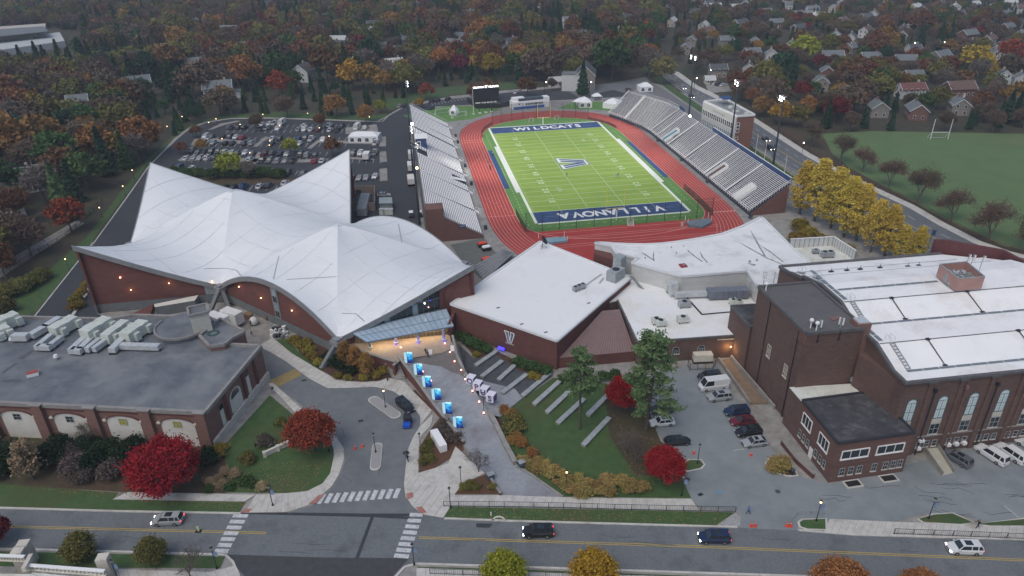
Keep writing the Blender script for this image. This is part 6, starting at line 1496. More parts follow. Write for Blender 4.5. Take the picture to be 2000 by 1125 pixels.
for k,x in enumerate((746,756,764)):q=G(x,418);tt=thing('storage_tank','pale boxy storage tank beside the shed, %s'%('left','middle','right')[k],'tank',q,'tanks beside the shed');MB().box(q,(1.4,1.4,1.7),0,taper=.95).build('body',HVAC,tt);MB().box(q+Vector((0,0,1.7)),(1.5,1.5,.12)).build('lid',DUCT,tt)
# ================= VEHICLES
PAINT={k:mat('paint_'+k,c,rough=.28,spec=.6,metal=.0)for k,c in dict(white=(.62,.64,.65),black=(.012,.013,.015),dark=(.03,.034,.04),grey=(.1,.11,.12),silver=(.3,.32,.33),red=(.33,.015,.03),maroon=(.12,.01,.018),blue=(.02,.07,.2),navy=(.012,.025,.07),tan=(.3,.27,.22),green=(.03,.06,.06)).items()}
CARK={'sedan':dict(L=4.75,w=1.84,h=1.45,zb=.92,gl=(.28,.40,.76,.93),hood=.74,tail=.9,wb=2.8),'suv':dict(L=4.75,w=1.9,h=1.72,zb=1.08,gl=(.24,.36,.93,.99),hood=.95,tail=1.06,wb=2.8),'big_suv':dict(L=5.5,w=2.02,h=1.9,zb=1.15,gl=(.27,.37,.95,.99),hood=1.08,tail=1.13,wb=3.2),'pickup':dict(L=5.7,w=2.0,h=1.85,zb=1.15,gl=(.27,.36,.58,.63),hood=1.05,tail=1.1,wb=3.6),'van':dict(L=5.9,w=2.05,h=2.5,zb=1.3,gl=(.08,.2,.995,1.0),hood=1.15,tail=1.3,wb=3.7)}
def make_car(kind):
 k=CARK[kind];L_,w_,h,zb=k['L'],k['w'],k['h'],k['zb'];root=thing('proto_'+kind,'x','car')
 X=lambda f:L_/2-f*L_
 g=k['gl'];b=MB()
 # lower body loft: stations (f, z_top, half width)
 st=[(0,k['hood']*.62,.80),(.02,k['hood']*.82,.90),(.09,k['hood']*.97,.97),(g[0]-.02,zb*.985,1.0),(g[0],zb,1.0),(.5,zb,1.0),(g[3]if g[3]<.97 else .94,zb,.99),(.985,k['tail']*.95,.94),(1.0,k['tail']*.7,.86)]
 rings=[]
 for f,zt,kw in st:
  hw=w_/2*kw;x=X(f);rings.append([(x,-hw*.97,.26),(x,-hw,.5),(x,-hw,zt-.16),(x,-hw*.9,zt),(x,hw*.9,zt),(x,hw,zt-.16),(x,hw,.5),(x,hw*.97,.26)])
 for i,r in enumerate(rings):
  b.v+=r
 for i in range(len(rings)-1):
  for j in range(8):a=i*8+j;c=i*8+(j+1)%8;b.f.append((a,c,c+8,a+8));b.m.append(0)
 b.f.append(tuple(range(7,-1,-1)));b.m.append(0);b.f.append(tuple((len(rings)-1)*8+j for j in range(8)));b.m.append(0)
 # roof + pillars
 hb,ht=w_/2*.9,w_/2*(.74 if kind!='van' else .86);rx0,rx1=X(g[1]),X(g[2])
 bx0,bx1=X(g[0]),X(g[3])
 b.prism([(rx0,-ht),(rx1,-ht),(rx1,ht),(rx0,ht)],h-.07,h,0,bottom=True)
 for sgn in(-1,1):
  b.beam((bx0,sgn*hb,zb),(rx0,sgn*ht,h-.05),.09,.09);b.beam((bx1,sgn*hb,zb),(rx1,sgn*ht,h-.05),.13 if kind in('sedan','pickup')else .2,.1)
  xm=lerp(rx0,rx1,.45);b.beam((xm,sgn*hb,zb),(xm,sgn*ht,h-.05),.1,.08)
  if kind in('suv','big_suv','van'):xm=lerp(rx0,rx1,.8);b.beam((xm,sgn*hb,zb),(xm,sgn*ht,h-.05),.14,.08)
  b.box((lerp(bx0,rx0,.15),sgn*(w_/2+.08),zb),(.18,.2,.14))
 if kind=='pickup':
  b.prism([(X(.66),-w_/2*.86),(X(.975),-w_/2*.86),(X(.975),w_/2*.86),(X(.66),w_/2*.86)],zb+.005,zb+.01)
 if kind=='van':
  for sgn in(-1,1):b.poly([(lerp(rx0,rx1,.3),sgn*(hb+.012),zb),(bx1,sgn*(hb+.012),zb),(rx1,sgn*(ht+.012),h-.03),(lerp(rx0,rx1,.3),sgn*(ht+.012),h-.03)])
 me=b.mesh('body',PAINT['white']);link('body',me,root)
 if kind=='pickup':MB().box((X(.82),0,zb-.02),(L_*.3,w_*.8,.05)).build('bed',DARK,root)
 b=MB();zt=h-.06;B=[(bx0,-hb*.99,zb),(bx1,-hb*.99,zb),(bx1,hb*.99,zb),(bx0,hb*.99,zb)];T=[(rx0,-ht*.98,zt),(rx1,-ht*.98,zt),(rx1,ht*.98,zt),(rx0,ht*.98,zt)]
 for i in range(4):j=(i+1)%4;b.poly([B[i],B[j],T[j],T[i]])
 b.build('windows',GLASS,root)
 if kind in('sedan','suv'):MB().box((lerp(rx0,rx1,.38),0,h),((rx0-rx1)*.4,ht*1.3,.012)).build('sunroof',GLASS,root)
 for sx in(1,-1):
  for sy in(-1,1):
   x=sx*k['wb']/2+.02;y=sy*(w_/2-.09);wh=MB().tube((x,y-.13*1,.34),(x,y+.13,.34),.34,n=14).build('wheel',TYRE,root);KIDS.setdefault(wh.name,[])
   MB().tube((x,y+sy*.135,.34),(x,y+sy*.145,.34),.2,n=10).build('rim',RIM,wh)
 for sy in(-1,1):
  MB().box((L_/2-.1,sy*w_*.36,k['hood']*.62),(.2,.36,.14)).build('headlight',HEADO,root)
  MB().box((-L_/2+.06,sy*w_*.38,k['tail']*.72),(.16,.24,.2 if kind!='van' else .5)).build('tail_light',TAIL,root)
 MB().box((L_/2-.03,0,.4),(.08,w_*.5,.22)).build('grille',DARK,root)
 return root
CAR={k:make_car(k)for k in CARK}
used={}
NM={'sedan':('parked_car','sedan','car'),'suv':('parked_suv','suv','car'),'big_suv':('parked_suv','long suv','car'),'pickup':('pickup_truck','pickup truck','pickup truck'),'van':('van','van','van')}
def car(kind,color,pos,ang,label,group,lights=None,name=None):
 m={'body':PAINT[color]}
 if lights:m['headlight']=HEADL;m['tail_light']=TAILON
 o=dup(CAR[kind],pos,ang,label=label,group=group,cat=NM[kind][2],mats=m);o.name=name or NM[kind][0];return o
def car2(kind,color,pf,pr,label,group,**kw):
 a,c=G(*pf),G(*pr);d=a-c;return car(kind,color,((a.x+c.x)/2,(a.y+c.y)/2,.015),math.atan2(d.y,d.x),label,group,**kw)
CN=dict(white='white',black='black',dark='dark grey',grey='mid grey',silver='silver',red='bright red',maroon='dark red',blue='blue',navy='dark blue',tan='tan',green='dark green')
LOT={'farthest row of the back lot':[(612,118,'dark',0),(660,115,'dark',0),(712,115,'black',1),(808,88,'tan',0),(835,125,'grey',0),(855,88,'white',0),(882,122,'silver',0),(905,88,'white',0),(950,82,'white',3),(975,125,'white',1),(1003,84,'white',4),(1135,130,'silver',0),(1180,100,'white',0),(1182,132,'white',1),(1232,130,'white',0),(1282,135,'maroon',0),(1375,98,'white',1),(1380,134,'white',0),(1470,105,'navy',0),(1435,140,'dark',0),(1590,120,'white',4),(1655,120,'silver',3)],'second row of the back lot':[(410,187,'white',1),(455,188,'grey',0),(545,190,'dark',0),(597,190,'dark',1),(645,192,'white',0),(695,193,'red',0),(935,200,'white',0),(985,203,'dark',0),(1135,207,'blue',0),(1187,202,'dark',1),(1235,205,'white',3),(1330,212,'white',3)],'third row of the back lot':[(422,228,'white',3),(468,236,'silver',0),(567,238,'black',0),(618,238,'dark',0),(715,242,'dark',1),(770,238,'silver',1),(925,245,'dark',0),(1140,243,'white',0)],'fourth row of the back lot':[(305,296,'grey',1),(350,308,'grey',0),(405,307,'dark',0),(455,308,'dark',1),(510,305,'dark',1),(560,311,'white',1),(613,315,'white',0),(658,317,'grey',0),(720,314,'white',0),(770,320,'grey',0),(870,322,'maroon',3),(932,320,'dark',1),(990,322,'navy',0),(1045,325,'white',0),(1150,327,'dark',1),(1203,331,'silver',1),(1262,332,'dark',0)],'fifth row of the back lot':[(262,355,'white',0),(320,353,'silver',0),(368,358,'silver',1),(425,354,'white',1),(474,356,'black',0),(530,359,'dark',1),(585,363,'dark',0),(635,366,'dark',0),(757,368,'white',1),(852,373,'black',3),(910,375,'grey',1),(975,377,'silver',1),(1032,378,'silver',0),(1090,380,'dark',1),(1260,377,'red',0),(1320,376,'white',0)],'lot row by the shrubs':[(198,437,'navy',2),(295,449,'white',1),(410,457,'grey',0),(525,460,'white',0),(918,470,'white',2),(988,477,'grey',1),(1047,475,'dark',1),(1167,475,'grey',0)],'lot row nearest the arena':[(570,585,'black',0),(630,582,'dark',0),(705,579,'blue',1),(833,575,'white',0),(900,570,'dark',0),(1030,550,'white',0)],'parking strip right of the arena':[(1560,322,'grey',1),(1617,320,'white',1),(1732,312,'silver',3),(1735,236,'white',3),(1550,517,'maroon',0),(1608,514,'silver',0),(1664,510,'silver',0),(1732,500,'white',0),(1555,612,'green',0),(1618,614,'green',1)]}
ORD=['first','second','third','fourth','fifth','sixth','seventh','eighth','ninth','tenth','eleventh','twelfth','thirteenth','fourteenth','fifteenth','sixteenth','seventeenth','eighteenth','nineteenth','twentieth','last but one','last']
KI=['sedan','suv','big_suv','pickup','van']
random.seed(21)
for row,L_ in LOT.items():
 L_=sorted(L_)
 for i,(x,y,c,k)in enumerate(L_):
  p=G(300+x/4,220+(y+9)/4,0);p.z=.015
  ang=math.pi/2*(1 if random.random()<.5 else-1)+random.uniform(-.03,.03)+.02
  ang-=.12
  car(KI[k],c,p,ang,'%s %s, %s from the left in the %s'%(CN[c],NM[KI[k]][1],ORD[min(i,21)],row),'cars in the back parking lot')
q=G(750,383.5);car('sedan','silver',(q.x,q.y,.015),.05,'silver sedan parked sideways by the hatched corner near the plant yard','cars in the back parking lot')
# stall lines
b=MB()
for(x0,x1,y,yy)in((560,1500,105,0),(560,1500,145,0),(370,1480,205,0),(370,1480,252,0),(250,1330,322,0),(230,1390,372,0),(150,620,462,0),(840,1220,470,0),(540,1060,590,0),(1530,1750,330,0),(1530,1750,380,0),(1530,1700,500,0)):
 a,c=G(300+x0/4,220+y/4),G(300+x1/4,220+y/4);n=int((c-a).length/2.75)
 for k in range(n+1):
  q=a.lerp(c,k/n)+Vector((1.3,0,0));b.beam((q.x,q.y-2.6,.004),(q.x-.3,q.y+2.6,.004),.16,.012)
b.build('stall_lines',STALL,kind='structure')
b=MB()
for k in range(24):
 a=G(846+k*6.3,206-k*1.15);b.beam((a.x,a.y,.004),(a.x-1.5,a.y+5,.004),.16,.012)
b.build('stall_lines',STALL,kind='structure')
for px in([(406,254),(412,254),(440,244),(470,237),(462,236),(430,242)],[(373,283),(378,284),(400,275),(430,277),(470,281),(500,282),(500,279),(440,272),(400,270),(380,272)],[(495,286),(502,287),(526,268),(518,267)],[(600,290),(608,291),(622,279),(740,282),(740,277),(620,274)],[(347,313),(352,315),(420,313),(480,317),(560,319),(640,315),(640,311),(560,313),(420,307),(360,306)],[(490,320),(498,322),(512,300),(506,297)],[(741,268),(754,267),(754,286),(741,286)],[(741,297),(754,296),(756,316),(742,317)],[(741,330),(756,329),(757,353),(742,354)],[(674,306),(730,310),(730,313),(674,310)],[(675,250),(735,243),(738,252),(738,262),(675,262)]):
 slab('lot_island',px,0,.13,CONCD);
for px,m in(([(320,350),(420,340),(520,338),(580,350),(560,358),(440,362),(360,362)],LITTER),):sheet('lot_bed',px,.03,m)
# other parked cars
G2='cars in the lot between the hall and the gym'
car2('suv','dark',(1368,741),(1402,738),'dark suv parked farthest up beside the white van',G2);car2('van','white',(1364,762),(1421,755),'white high roofed van parked beside the dark suv',G2);car2('suv','silver',(1382,782),(1426,777),'silver suv parked just in front of the white van',G2)
car2('suv','navy',(1414,810),(1462,806),'dark blue suv at the back of the row by the gym walk',G2);car2('sedan','maroon',(1424,829),(1475,824),'dark red sedan between the dark blue suv and the black suv',G2);car2('suv','black',(1438,851),(1484,845),'black suv between the dark red and silver cars',G2);car2('sedan','silver',(1450,871),(1497,865),'silver sedan closest to the orange cone by the gym walk',G2)
car2('sedan','white',(1268,831),(1317,826),'white sedan parked behind the tall pine branches',G2);car2('sedan','black',(1346,864),(1299,868),'black sedan parked behind the right red maple',G2);car2('suv','silver',(1252,752),(1288,748),'silver car half hidden behind the tall pine beside the red maple',G2);car2('sedan','green',(1270,806),(1312,802),'dark car behind the pine branches above the white sedan',G2)
G3='cars parked along the gym front'
car2('suv','grey',(1846,887),(1890,913),'grey suv next to the wooden access ramp',G3);car2('big_suv','white',(1906,875),(1964,912),'long white suv next to the grey suv',G3);car2('big_suv','white',(1946,873),(2000,909),'long white suv cut by the right edge behind the first white one',G3);car2('sedan','white',(1992,865),(2030,885),'white car almost hidden at the right picture edge by the gym',G3)
G4='vehicles driving on the street'
car2('suv','silver',(301,1021),(358,1019),'silver suv driving on the street at the left',G4,lights=1,name='moving_car');car2('suv','black',(1022,1044),(1080,1043),'black compact suv driving on the street in the middle',G4,lights=1,name='moving_car');car2('suv','navy',(1364,1055),(1424,1055),'dark blue suv driving on the street past the lot entrance',G4,lights=1,name='moving_car');car2('suv','white',(1846,1075),(1916,1077),'white suv driving on the street at the right',G4,lights=1,name='moving_car')
car2('suv','black',(804,808),(780,786),'black suv standing in the drive beside the pavement curve','vehicles in the drive')
q=G(796,830);ut=thing('utility_cart','small utility cart with blue bonnet and black roof behind the black suv','cart',q)
MB().box((q.x,q.y-.75,.35),(1.4,1.2,.6),0).build('bonnet',mat('cart_blue',(.015,.09,.5),rough=.4),ut);MB().box((q.x,q.y+.6,.3),(1.4,1.7,.5)).build('tub',DARK,ut);MB().box((q.x,q.y+.35,1.85),(1.4,1.8,.08)).build('roof',DARK,ut)
b=MB()
for x in(-.62,.62):
 for y in(-.4,1.15):b.beam((q.x+x,q.y+y,.7),(q.x+x,q.y+y,1.9),.06,.06)
b.build('roll_cage',DARK,ut)
for x in(-.62,.62):
 for y in(-.95,.95):MB().tube((q.x+x-.1,q.y+y,.3),(q.x+x+.1,q.y+y,.3),.3,n=10).build('wheel',TYRE,ut)
G5='vehicles on the avenue'
for pf,pr,k,c,lb in(((1502,279),(1488,270),'sedan','dark','dark car with lit headlights farther up the avenue past the press box'),((1512,297),(1495,287),'suv','dark','dark suv with lit headlights nearest the press box on the avenue'),((1729,415),(1709,402),'sedan','black','black car on the avenue behind the ginkgo trees'),((1340,177),(1328,170),'sedan','silver','silver car with lit headlights on the far part of the avenue'),((1356,195),(1344,186),'sedan','black','black car with lit headlights beside the far floodlight mast')):
 car2(k,c,pf,pr,lb,G5,lights=1,name='moving_car')
G6='cars parked behind the practice turf'
for x,y,c,lb in((782,207,'silver','silver car left of the tallest floodlight mast head'),(791,206,'dark','dark car just right of the silver one by the floodlight mast'),(811,201,'silver','grey car behind the small yellow tree'),(844,198,'black','black car under the rust coloured tree behind the turf'),(855,196,'black','black car right of the one under the rust coloured tree'),(875,193,'black','black car standing apart on the striped lot'),(843,211,'navy','dark blue car behind the back soccer goal'),(1008,180,'white','white car alone on the lot behind the field house'),(1230,176,'dark','dark suv beside the tent on the grass')):
 q=G(x,y+2);car('suv' if 'suv' in lb else 'sedan',c,(q.x,q.y,.015),1.2 if x<1200 else .1,lb,G6)
for x,y,c,lb in((1403,167,'dark','dark suv on the house drive by the red garage door'),(1413,168,'white','white car on the house drive by the red garage door'),(1503,129,'silver','pale suv in front of the tall narrow white house'),(258,252,'silver','silver car on the lane among the trees at the left'),(738,76,'dark','dark green car on the lawn of the white dormer house'),(716,119,'navy','blue car on the drive beside the dark red maple')):
 q=G(x,y);car('suv' if 'suv' in lb else 'sedan',c,(q.x,q.y,.02),.6,lb,'cars at the houses')
def box_truck(lb,p,ang,L_=7.5,h=3.4,cab='white',w_=2.4):
 t=thing('box_truck',lb,'truck',p);t.rotation_euler=(0,0,ang)
 def loc(o):
  o.matrix_parent_inverse=Matrix.Identity(4);return o
 loc(MB().box((-L_*.13,0,.9),(L_*.72,w_,h-.9)).build('cargo_box',mat('truck_white',(.6,.61,.6),(.68,.69,.68),.8),t));loc(MB().box((L_*.36,0,.5),(L_*.24,w_*.9,1.9),taper=.98).build('cab',PAINT[cab],t));loc(MB().box((L_*.40,0,1.5),(L_*.165,w_*.92,.7)).build('windscreen',GLASS,t));loc(MB().box((0,0,.45),(L_*.9,1.0,.45)).build('chassis',DARK,t))
 for x in(L_*.34,-L_*.28):
  for y in(-w_*.42,w_*.42):loc(MB().tube((x,y-.15,.48),(x,y+.15,.48),.48,n=12).build('wheel',TYRE,t))
 for y in(-.8,.8):loc(MB().box((-L_*.49,y,.8),(.1,.3,.2)).build('tail_light',TAIL,t))
 return t
q=G(717,311);box_truck('white box truck parked right of the arena corner',(q.x,q.y,0),math.pi/2,6.2,3.0)
q=G(452,632);box_truck('white box truck backed against the arena dock',(q.x,q.y,0),math.radians(150),7.2,3.8);q=G(424,636);box_truck('lower white truck with flat roof beside the dock truck',(q.x,q.y,0),math.radians(150),7.5,3.2)
for x,y,h,lb,c in((804,310,3.2,'white lorry behind the west stand, farthest from the arena','white'),(803,332,3.0,'navy cab white lorry behind the middle of the west stand','navy'),(803,358,2.8,'tan topped lorry with yellow rails behind the west stand','tan')):
 q=G(x,y);box_truck(lb,(q.x,q.y,0),FAZ+math.pi/2,7.5,h,c)
for x,y,lb in((803.5,424,'small golf cart with white roof left of the thick dark mast'),(820,423,'small golf cart with white roof right of the thick dark mast')):
 q=G(x,y);t=thing('golf_cart',lb,'cart',q,'golf carts by the near mast');MB().box((q.x,q.y,.3),(1.3,2.3,.6),FAZ).build('body',DARK,t);MB().box((q.x,q.y,1.8),(1.35,2.0,.1),FAZ).build('roof',WHT,t)
 b=MB()
 for a in(-.55,.55):
  for c in(-.8,.8):b.beam((q.x+a,q.y+c,.8),(q.x+a,q.y+c,1.85),.06,.06)
 b.build('roof_posts',DARK,t);MB().box((q.x,q.y-1.1,.35),(1.1,.1,.25),FAZ).build('tail_lights',TAIL,t)
 for a in(-.6,.6):
  for c in(-.75,.75):MB().tube((q.x+a-.08,q.y+c,.25),(q.x+a+.08,q.y+c,.25),.25,n=8).build('wheel',TYRE,t)
random.seed(4)
for x,y,lb,m in((950,489,'white utility cart beside the track fence in the green yard',WHT),(942,482,'red and black mower beside the white utility cart',CONE),(950,512,'red topped machine beside the slatted deck',CONE)):
 q=G(x,y);t=thing('utility_cart',lb,'cart',q);MB().box((q.x,q.y,.3),(2.6,1.4,.8),.4).build('body',DARK,t);MB().box((q.x,q.y,1.1),(2.4,1.3,.35),.4,taper=.85).build('top',m,t)
 for a in(-.9,.9):
  for c in(-.6,.6):MB().tube((q.x+a,q.y+c-.1,.28),(q.x+a,q.y+c+.1,.28),.28,n=8).build('wheel',TYRE,t)
  # ================= STREET FURNITURE
def lamp_proto():
 r=thing('street_lamp','x','lamp');MB().tube((0,0,0),(0,0,.5),.2,.13,10).build('base',DARK,r);MB().tube((0,0,.5),(0,0,3.9),.07,.055,8).build('post',DARK,r)
 MB().tube((0,0,3.9),(0,0,4.35),.12,.2,8).build('lantern',mat('lantern_glass',(.4,.38,.32),rough=.3),r);MB().tube((0,0,4.35),(0,0,4.6),.26,.05,8).build('cap',DARK,r);return r
LP=lamp_proto();LPL=None
def lamp(px,py,lb,lit=False,banner=False,h=1.0,z=0,grp='black lantern posts'):
 q=G(px,py,z);o=dup(LP,q,random.uniform(-.3,.3),scale=h,label=lb,group=grp,mats={'lantern':LAMPY}if lit else None)
 if banner:
  w_=MB().box((.42,0,2.6),(.6,.04,1.0)).mesh('banner',mat('banner_blue',(.06,.13,.3),(.3,.35,.45),2));bo=link('banner',w_,None);bo.parent=o;KIDS.setdefault(o.name,[]).append(bo)
  bo2=link('banner_arm',MB().beam((0,0,3.62),(.75,0,3.62),.03,.03).beam((0,0,2.58),(.75,0,2.58),.03,.03).mesh('banner_arm',DARK),None);bo2 .parent=o
 return o
first=True
LS=[(533,988,'black lantern post with banner by the left crossing',0,1),(424,1110,'black lantern post with blue banner at the bottom left corner pavement',0,1),(232,1135,'black lantern post with blue banner by the balustrade',0,1),(643,882,'black lantern post beside the left rust red maple',0,0),(753,796,'lit lantern post on the upper traffic island',1,0),(734,884,'black lantern post on the lower traffic island',0,0),(822,884,'black lantern post on the curved pavement by the planting bed',0,0),(880,992,'black lantern post at the left end of the long fence',0,0),(901,951,'black lantern post by the plaza steps',0,0),(809,1103,'black lantern post with banner on the near side of the street',0,1),(1106,958,'short lit globe post among the ornamental grasses',1,0),(1362,906,'black lantern post on the small grass island by the cones',0,0),(1331,968,'pale lantern post with banner at the lawn corner',0,1),(1594,1018,'lit lantern post with banner at the lot entrance',1,1),(1813,1014,'black lantern post with blue banner near the right fence',0,1),(757,743,'thin black lantern post in front of the terrace wall',0,0)]
for x,y,lb,lit,ban in LS:lamp(x,y,lb,lit,ban,1.0)
for(x,y,lb)in((945,805,'tall slim post on the plaza beside the OPUS cubes'),(909,733,'tall slim post on the plaza near the terrace edge')):
 q=GP(x,y);t=thing('plaza_post',lb,'lamp post',q,'slim plaza posts');MB().tube(q,q+Vector((0,0,4.6)),.06,n=8).build('post',DARK,t);MB().tube(q,q+Vector((0,0,.15)),.28,n=10).build('base',CREAM,t);MB().box(q+Vector((0,0,4.6)),(.5,.2,.1)).build('lamp_head',DARK,t)
LOTL=[(330,262),(347,301),(378,268),(411,254),(425,247),(437,287),(472,258),(491,315),(516,238),(530,291),(549,261),(603,236),(645,282),(626,265),(723,243),(359,242),(354,248),(341,261),(135,528),(200,425),(263,350),(245,382),(529,300)]
for i,(x,y)in enumerate(LOTL):
 lamp(x,y,'small lit lantern post '+('beside the left service drive, %s from the street'%ORD[[(135,528),(200,425),(245,382),(263,350)].index((x,y))]if(x,y)in[(135,528),(200,425),(245,382),(263,350)]else 'in the back parking lot, %s counted from the left'%ORD[min(20,sorted(LOTL).index((x,y)))]),True,False,.85,grp='lit lantern posts of the back lot')
for x,y,lb in((1300,118,'distant street lamp at the bend of the avenue'),(1150,186,'lit street lamp by the house beside the track'),(1063,186,'lit street lamp behind the field house'),(1355,178,'pale wooden utility pole on the avenue verge'),(1318,181,'short pale pole on the avenue verge')):
 lit='lit' in lb;q=G(x,y);t=thing('street_light' if 'pole' not in lb else 'utility_pole',lb,'street lamp' if 'pole' not in lb else 'pole',q);MB().tube(q,q+Vector((0,0,7)),.14,n=6).build('pole',DARK if lit else WOOD,t);MB().beam(q+Vector((-1,0,6.9)),q+Vector((1,0,6.9)),.15,.12).build('cross_arm',DARK if lit else WOOD,t)
 if lit:MB().ball(q+Vector((1,0,6.7)),.25,6).build('bulb',LAMPW,t)
for x,y,lb in((1475,303,'flagpole thin and white behind the press box'),(1492,315,'second thin white flagpole behind the east stand'),(1509,322,'third thin white flagpole behind the east stand'),(1530,348,'fourth thin white flagpole near the ginkgo trees')):
 q=G(x,y);t=thing('flagpole',lb,'flagpole',q,'thin white flagpoles');MB().tube(q,q+Vector((0,0,8)),.09,n=6).build('pole',WHT,t);MB().ball(q+Vector((0,0,8.05)),.14,6).build('finial',WHT,t)
for x,y,z,lb in((1508,312,0,'navy banner on a post by the avenue'),(1812,487,0,'navy banner on a post behind the gym roof')):
 q=G(x,y);t=thing('banner_post',lb,'banner',q,'navy avenue banners');MB().tube(q,q+Vector((0,0,6)),.08,n=6).build('post',DARK,t);MB().box(q+Vector((.5,0,4.2)),(.9,.05,1.6)).build('banner',NAVY,t)
def cone(x,y,lb,z=0):
 q=G(x,y,z);t=thing('traffic_cone',lb,'traffic cone',(q.x,q.y,.02+z),'orange traffic cones');MB().box((q.x,q.y,.02+z),(.5,.5,.06)).build('base',CONE,t);MB().tube((q.x,q.y,.08+z),(q.x,q.y,.95+z),.2,.05,10).build('body',CONE,t);MB().tube((q.x,q.y,.5+z),(q.x,q.y,.7+z),.125,.095,10).build('stripe',WHT,t)
for x,y,lb in((694,877,'orange cone in the drive, left of the two'),(708,873,'orange cone in the drive, right of the two'),(1355,886,'orange cone beside the black sedan'),(1467,890,'orange cone in front of the silver sedan'),(1467,1028,'orange cone at the lot entrance, outer left one'),(1475,1028,'orange cone at the lot entrance, inner left one'),(1537,1028,'orange cone at the lot entrance, inner right one'),(1544,1028,'orange cone at the lot entrance, outer right one')):cone(x,y,lb)
for x,y,lb in((388,1038,'yellow pedestrian sign on a black foot in the middle of the street'),):
 q=G(x,y);t=thing('crossing_sign',lb,'sign',q);MB().box(q+Vector((0,0,.01)),(.9,.6,.1)).build('foot',DARK,t);MB().box(q+Vector((0,0,.1)),(.35,.06,1.0)).build('board',mat('sign_lime',(.55,.6,.3)),t)
q=G(959,1008);t=thing('marker_post','pale marker post on the grass strip by the fence','post',q);MB().box(q,(.25,.12,.9)).build('board',CREAM,t);MB().box(q,(.35,.3,.05)).build('foot',DARK,t)
q=G(974,1019);b=MB()
for k in range(8):t0,t1=math.pi*k/8,math.pi*(k+1)/8;b.beam((q.x+.95*math.cos(t0),q.y+.1+.9*math.sin(t0),.07),(q.x+.95*math.cos(t1),q.y+.1+.9*math.sin(t1),.07),.25,.14)
b.build('inlet_kerb',CREAM,kind='structure')
FEN=DARK
railing('iron_fence','long black iron fence between the pavement and the grass strip',[(867,990),(985,991),(1100,993),(1200,996),(1436,1001)],h=1.25,step=2.6,m=FEN,cat='fence',fill=True)
railing('iron_fence','black iron fence on the pavement edge at the right',[(1745,1044),(1860,1048),(2000,1054),(2080,1058)],h=1.25,step=2.6,m=FEN,cat='fence',fill=True)
railing('iron_fence','black iron fence on the near side of the street',[(840,1122),(1000,1127),(1300,1136)],h=1.2,step=2.6,m=FEN,cat='fence',fill=True)
fx=[(p[0]+10+max(0,(p[1]-200))*.02,p[1]-5)for p in FR_R[5:]]
railing('field_fence','brown fence between the avenue footway and the sports field',fx,h=1.5,step=6,m=mat('fence_brown',(.09,.05,.04)),cat='fence',th=.09,rails=4)
railing('drive_fence','brown timber fence along the lane at the left edge',[(0,545),(60,505),(130,465),(200,395)],h=1.5,step=4,m=mat('fence_brown',(.09,.05,.04)),cat='fence',th=.1,rails=3)
railing('avenue_wall','pale low fence along the grass between the east stand and the avenue',[(1471,290),(1520,323),(1560,352)],h=.9,step=5,m=CREAM,cat='fence',rails=3,th=.1)
railing('hand_rail','thin rail along the parking edge of the gym lot near the right island',[(1545,1018),(1556,1005),(1610,1004)],h=.9,step=2,m=HVACG)
t=thing('monument_sign','long white slatted monument bench sign on the left lawn','sign',G(545,885));a,c=G(518,892),G(569,868)
for z in(.15,.5,.85):MB().beam((a.x,a.y,z+.12),(c.x,c.y,z+.12),.5,.24).build('slat',mat('sign_stone',(.5,.47,.44),(.58,.55,.5),1),t)
for k in(0,.5,1):q=a.lerp(c,k);MB().box((q.x,q.y,0),(.6,.7,1.15),.4).build('pier',STONE,t)
q=G(857,868);t=thing('storage_box','long plain white storage box in the planting bed','container',q);a,c=G(848,852),G(867,884)
MB().beam((a.x,a.y,.85),(c.x,c.y,.85),1.35,1.4).build('body',WHT,t);MB().beam((a.x,a.y,1.6),(c.x,c.y,1.6),1.42,.1).build('lid',WHT,t)
# lit advertising panels on the plaza
ADV=bpy.data.materials.new('panel_picture');ADV.use_nodes=True;n=ADV.node_tree;L=n.links;pb=n.nodes['Principled BSDF']
tc=n.nodes.new('ShaderNodeTexCoord');sx=n.nodes.new('ShaderNodeSeparateXYZ');L.new(tc.outputs['Object'],sx.inputs[0]);mr=n.nodes.new('ShaderNodeMapRange');mr.inputs[1].default_value=.2;mr.inputs[2].default_value=2.9;L.new(sx.outputs[2],mr.inputs[0])
no=n.nodes.new('ShaderNodeTexNoise');no.inputs['Scale'].default_value=1.6;no.inputs['Detail'].default_value=2;no.noise_dimensions='4D';L.new(tc.outputs['Object'],no.inputs[0]);oi=n.nodes.new('ShaderNodeObjectInfo');L.new(oi.outputs['Random'],no.inputs['W'])
mu=n.nodes.new('ShaderNodeMath');mu.operation='MULTIPLY_ADD';L.new(no.outputs[0],mu.inputs[0]);mu.inputs[1].default_value=1.3;mu.inputs[2].default_value=-.65
ad=n.nodes.new('ShaderNodeMath');ad.operation='ADD';L.new(mr.outputs[0],ad.inputs[0]);L.new(mu.outputs[0],ad.inputs[1])
rp_=n.nodes.new('ShaderNodeValToRGB');e=rp_.color_ramp;e.elements[0].color=(.005,.01,.08,1);e.elements[1].color=(.55,.85,.95,1);e.elements[0].position=.05;e.elements[1].position=1
for p_,c_ in((.3,(.01,.05,.3,1)),(.55,(.02,.28,.6,1)),(.8,(.1,.55,.75,1))):x_=e.elements.new(p_);x_.color=c_
L.new(ad.outputs[0],rp_.inputs[0]);L.new(rp_.outputs[0],pb.inputs['Base Color']);L.new(rp_.outputs[0],pb.inputs['Emission Color']);pb.inputs['Emission Strength'].default_value=.5
GLOW=mat('panel_back_glow',(.6,.8,.85),(.3,.6,.75),.8,emit=(.5,.78,.88),estr=.35)
PN=[(798,710),(817,733),(833.5,757),(852,782),(873,809),(894,837)]
pr=thing('advertising_pillar','x','sign',group='lit blue panels along the plaza')
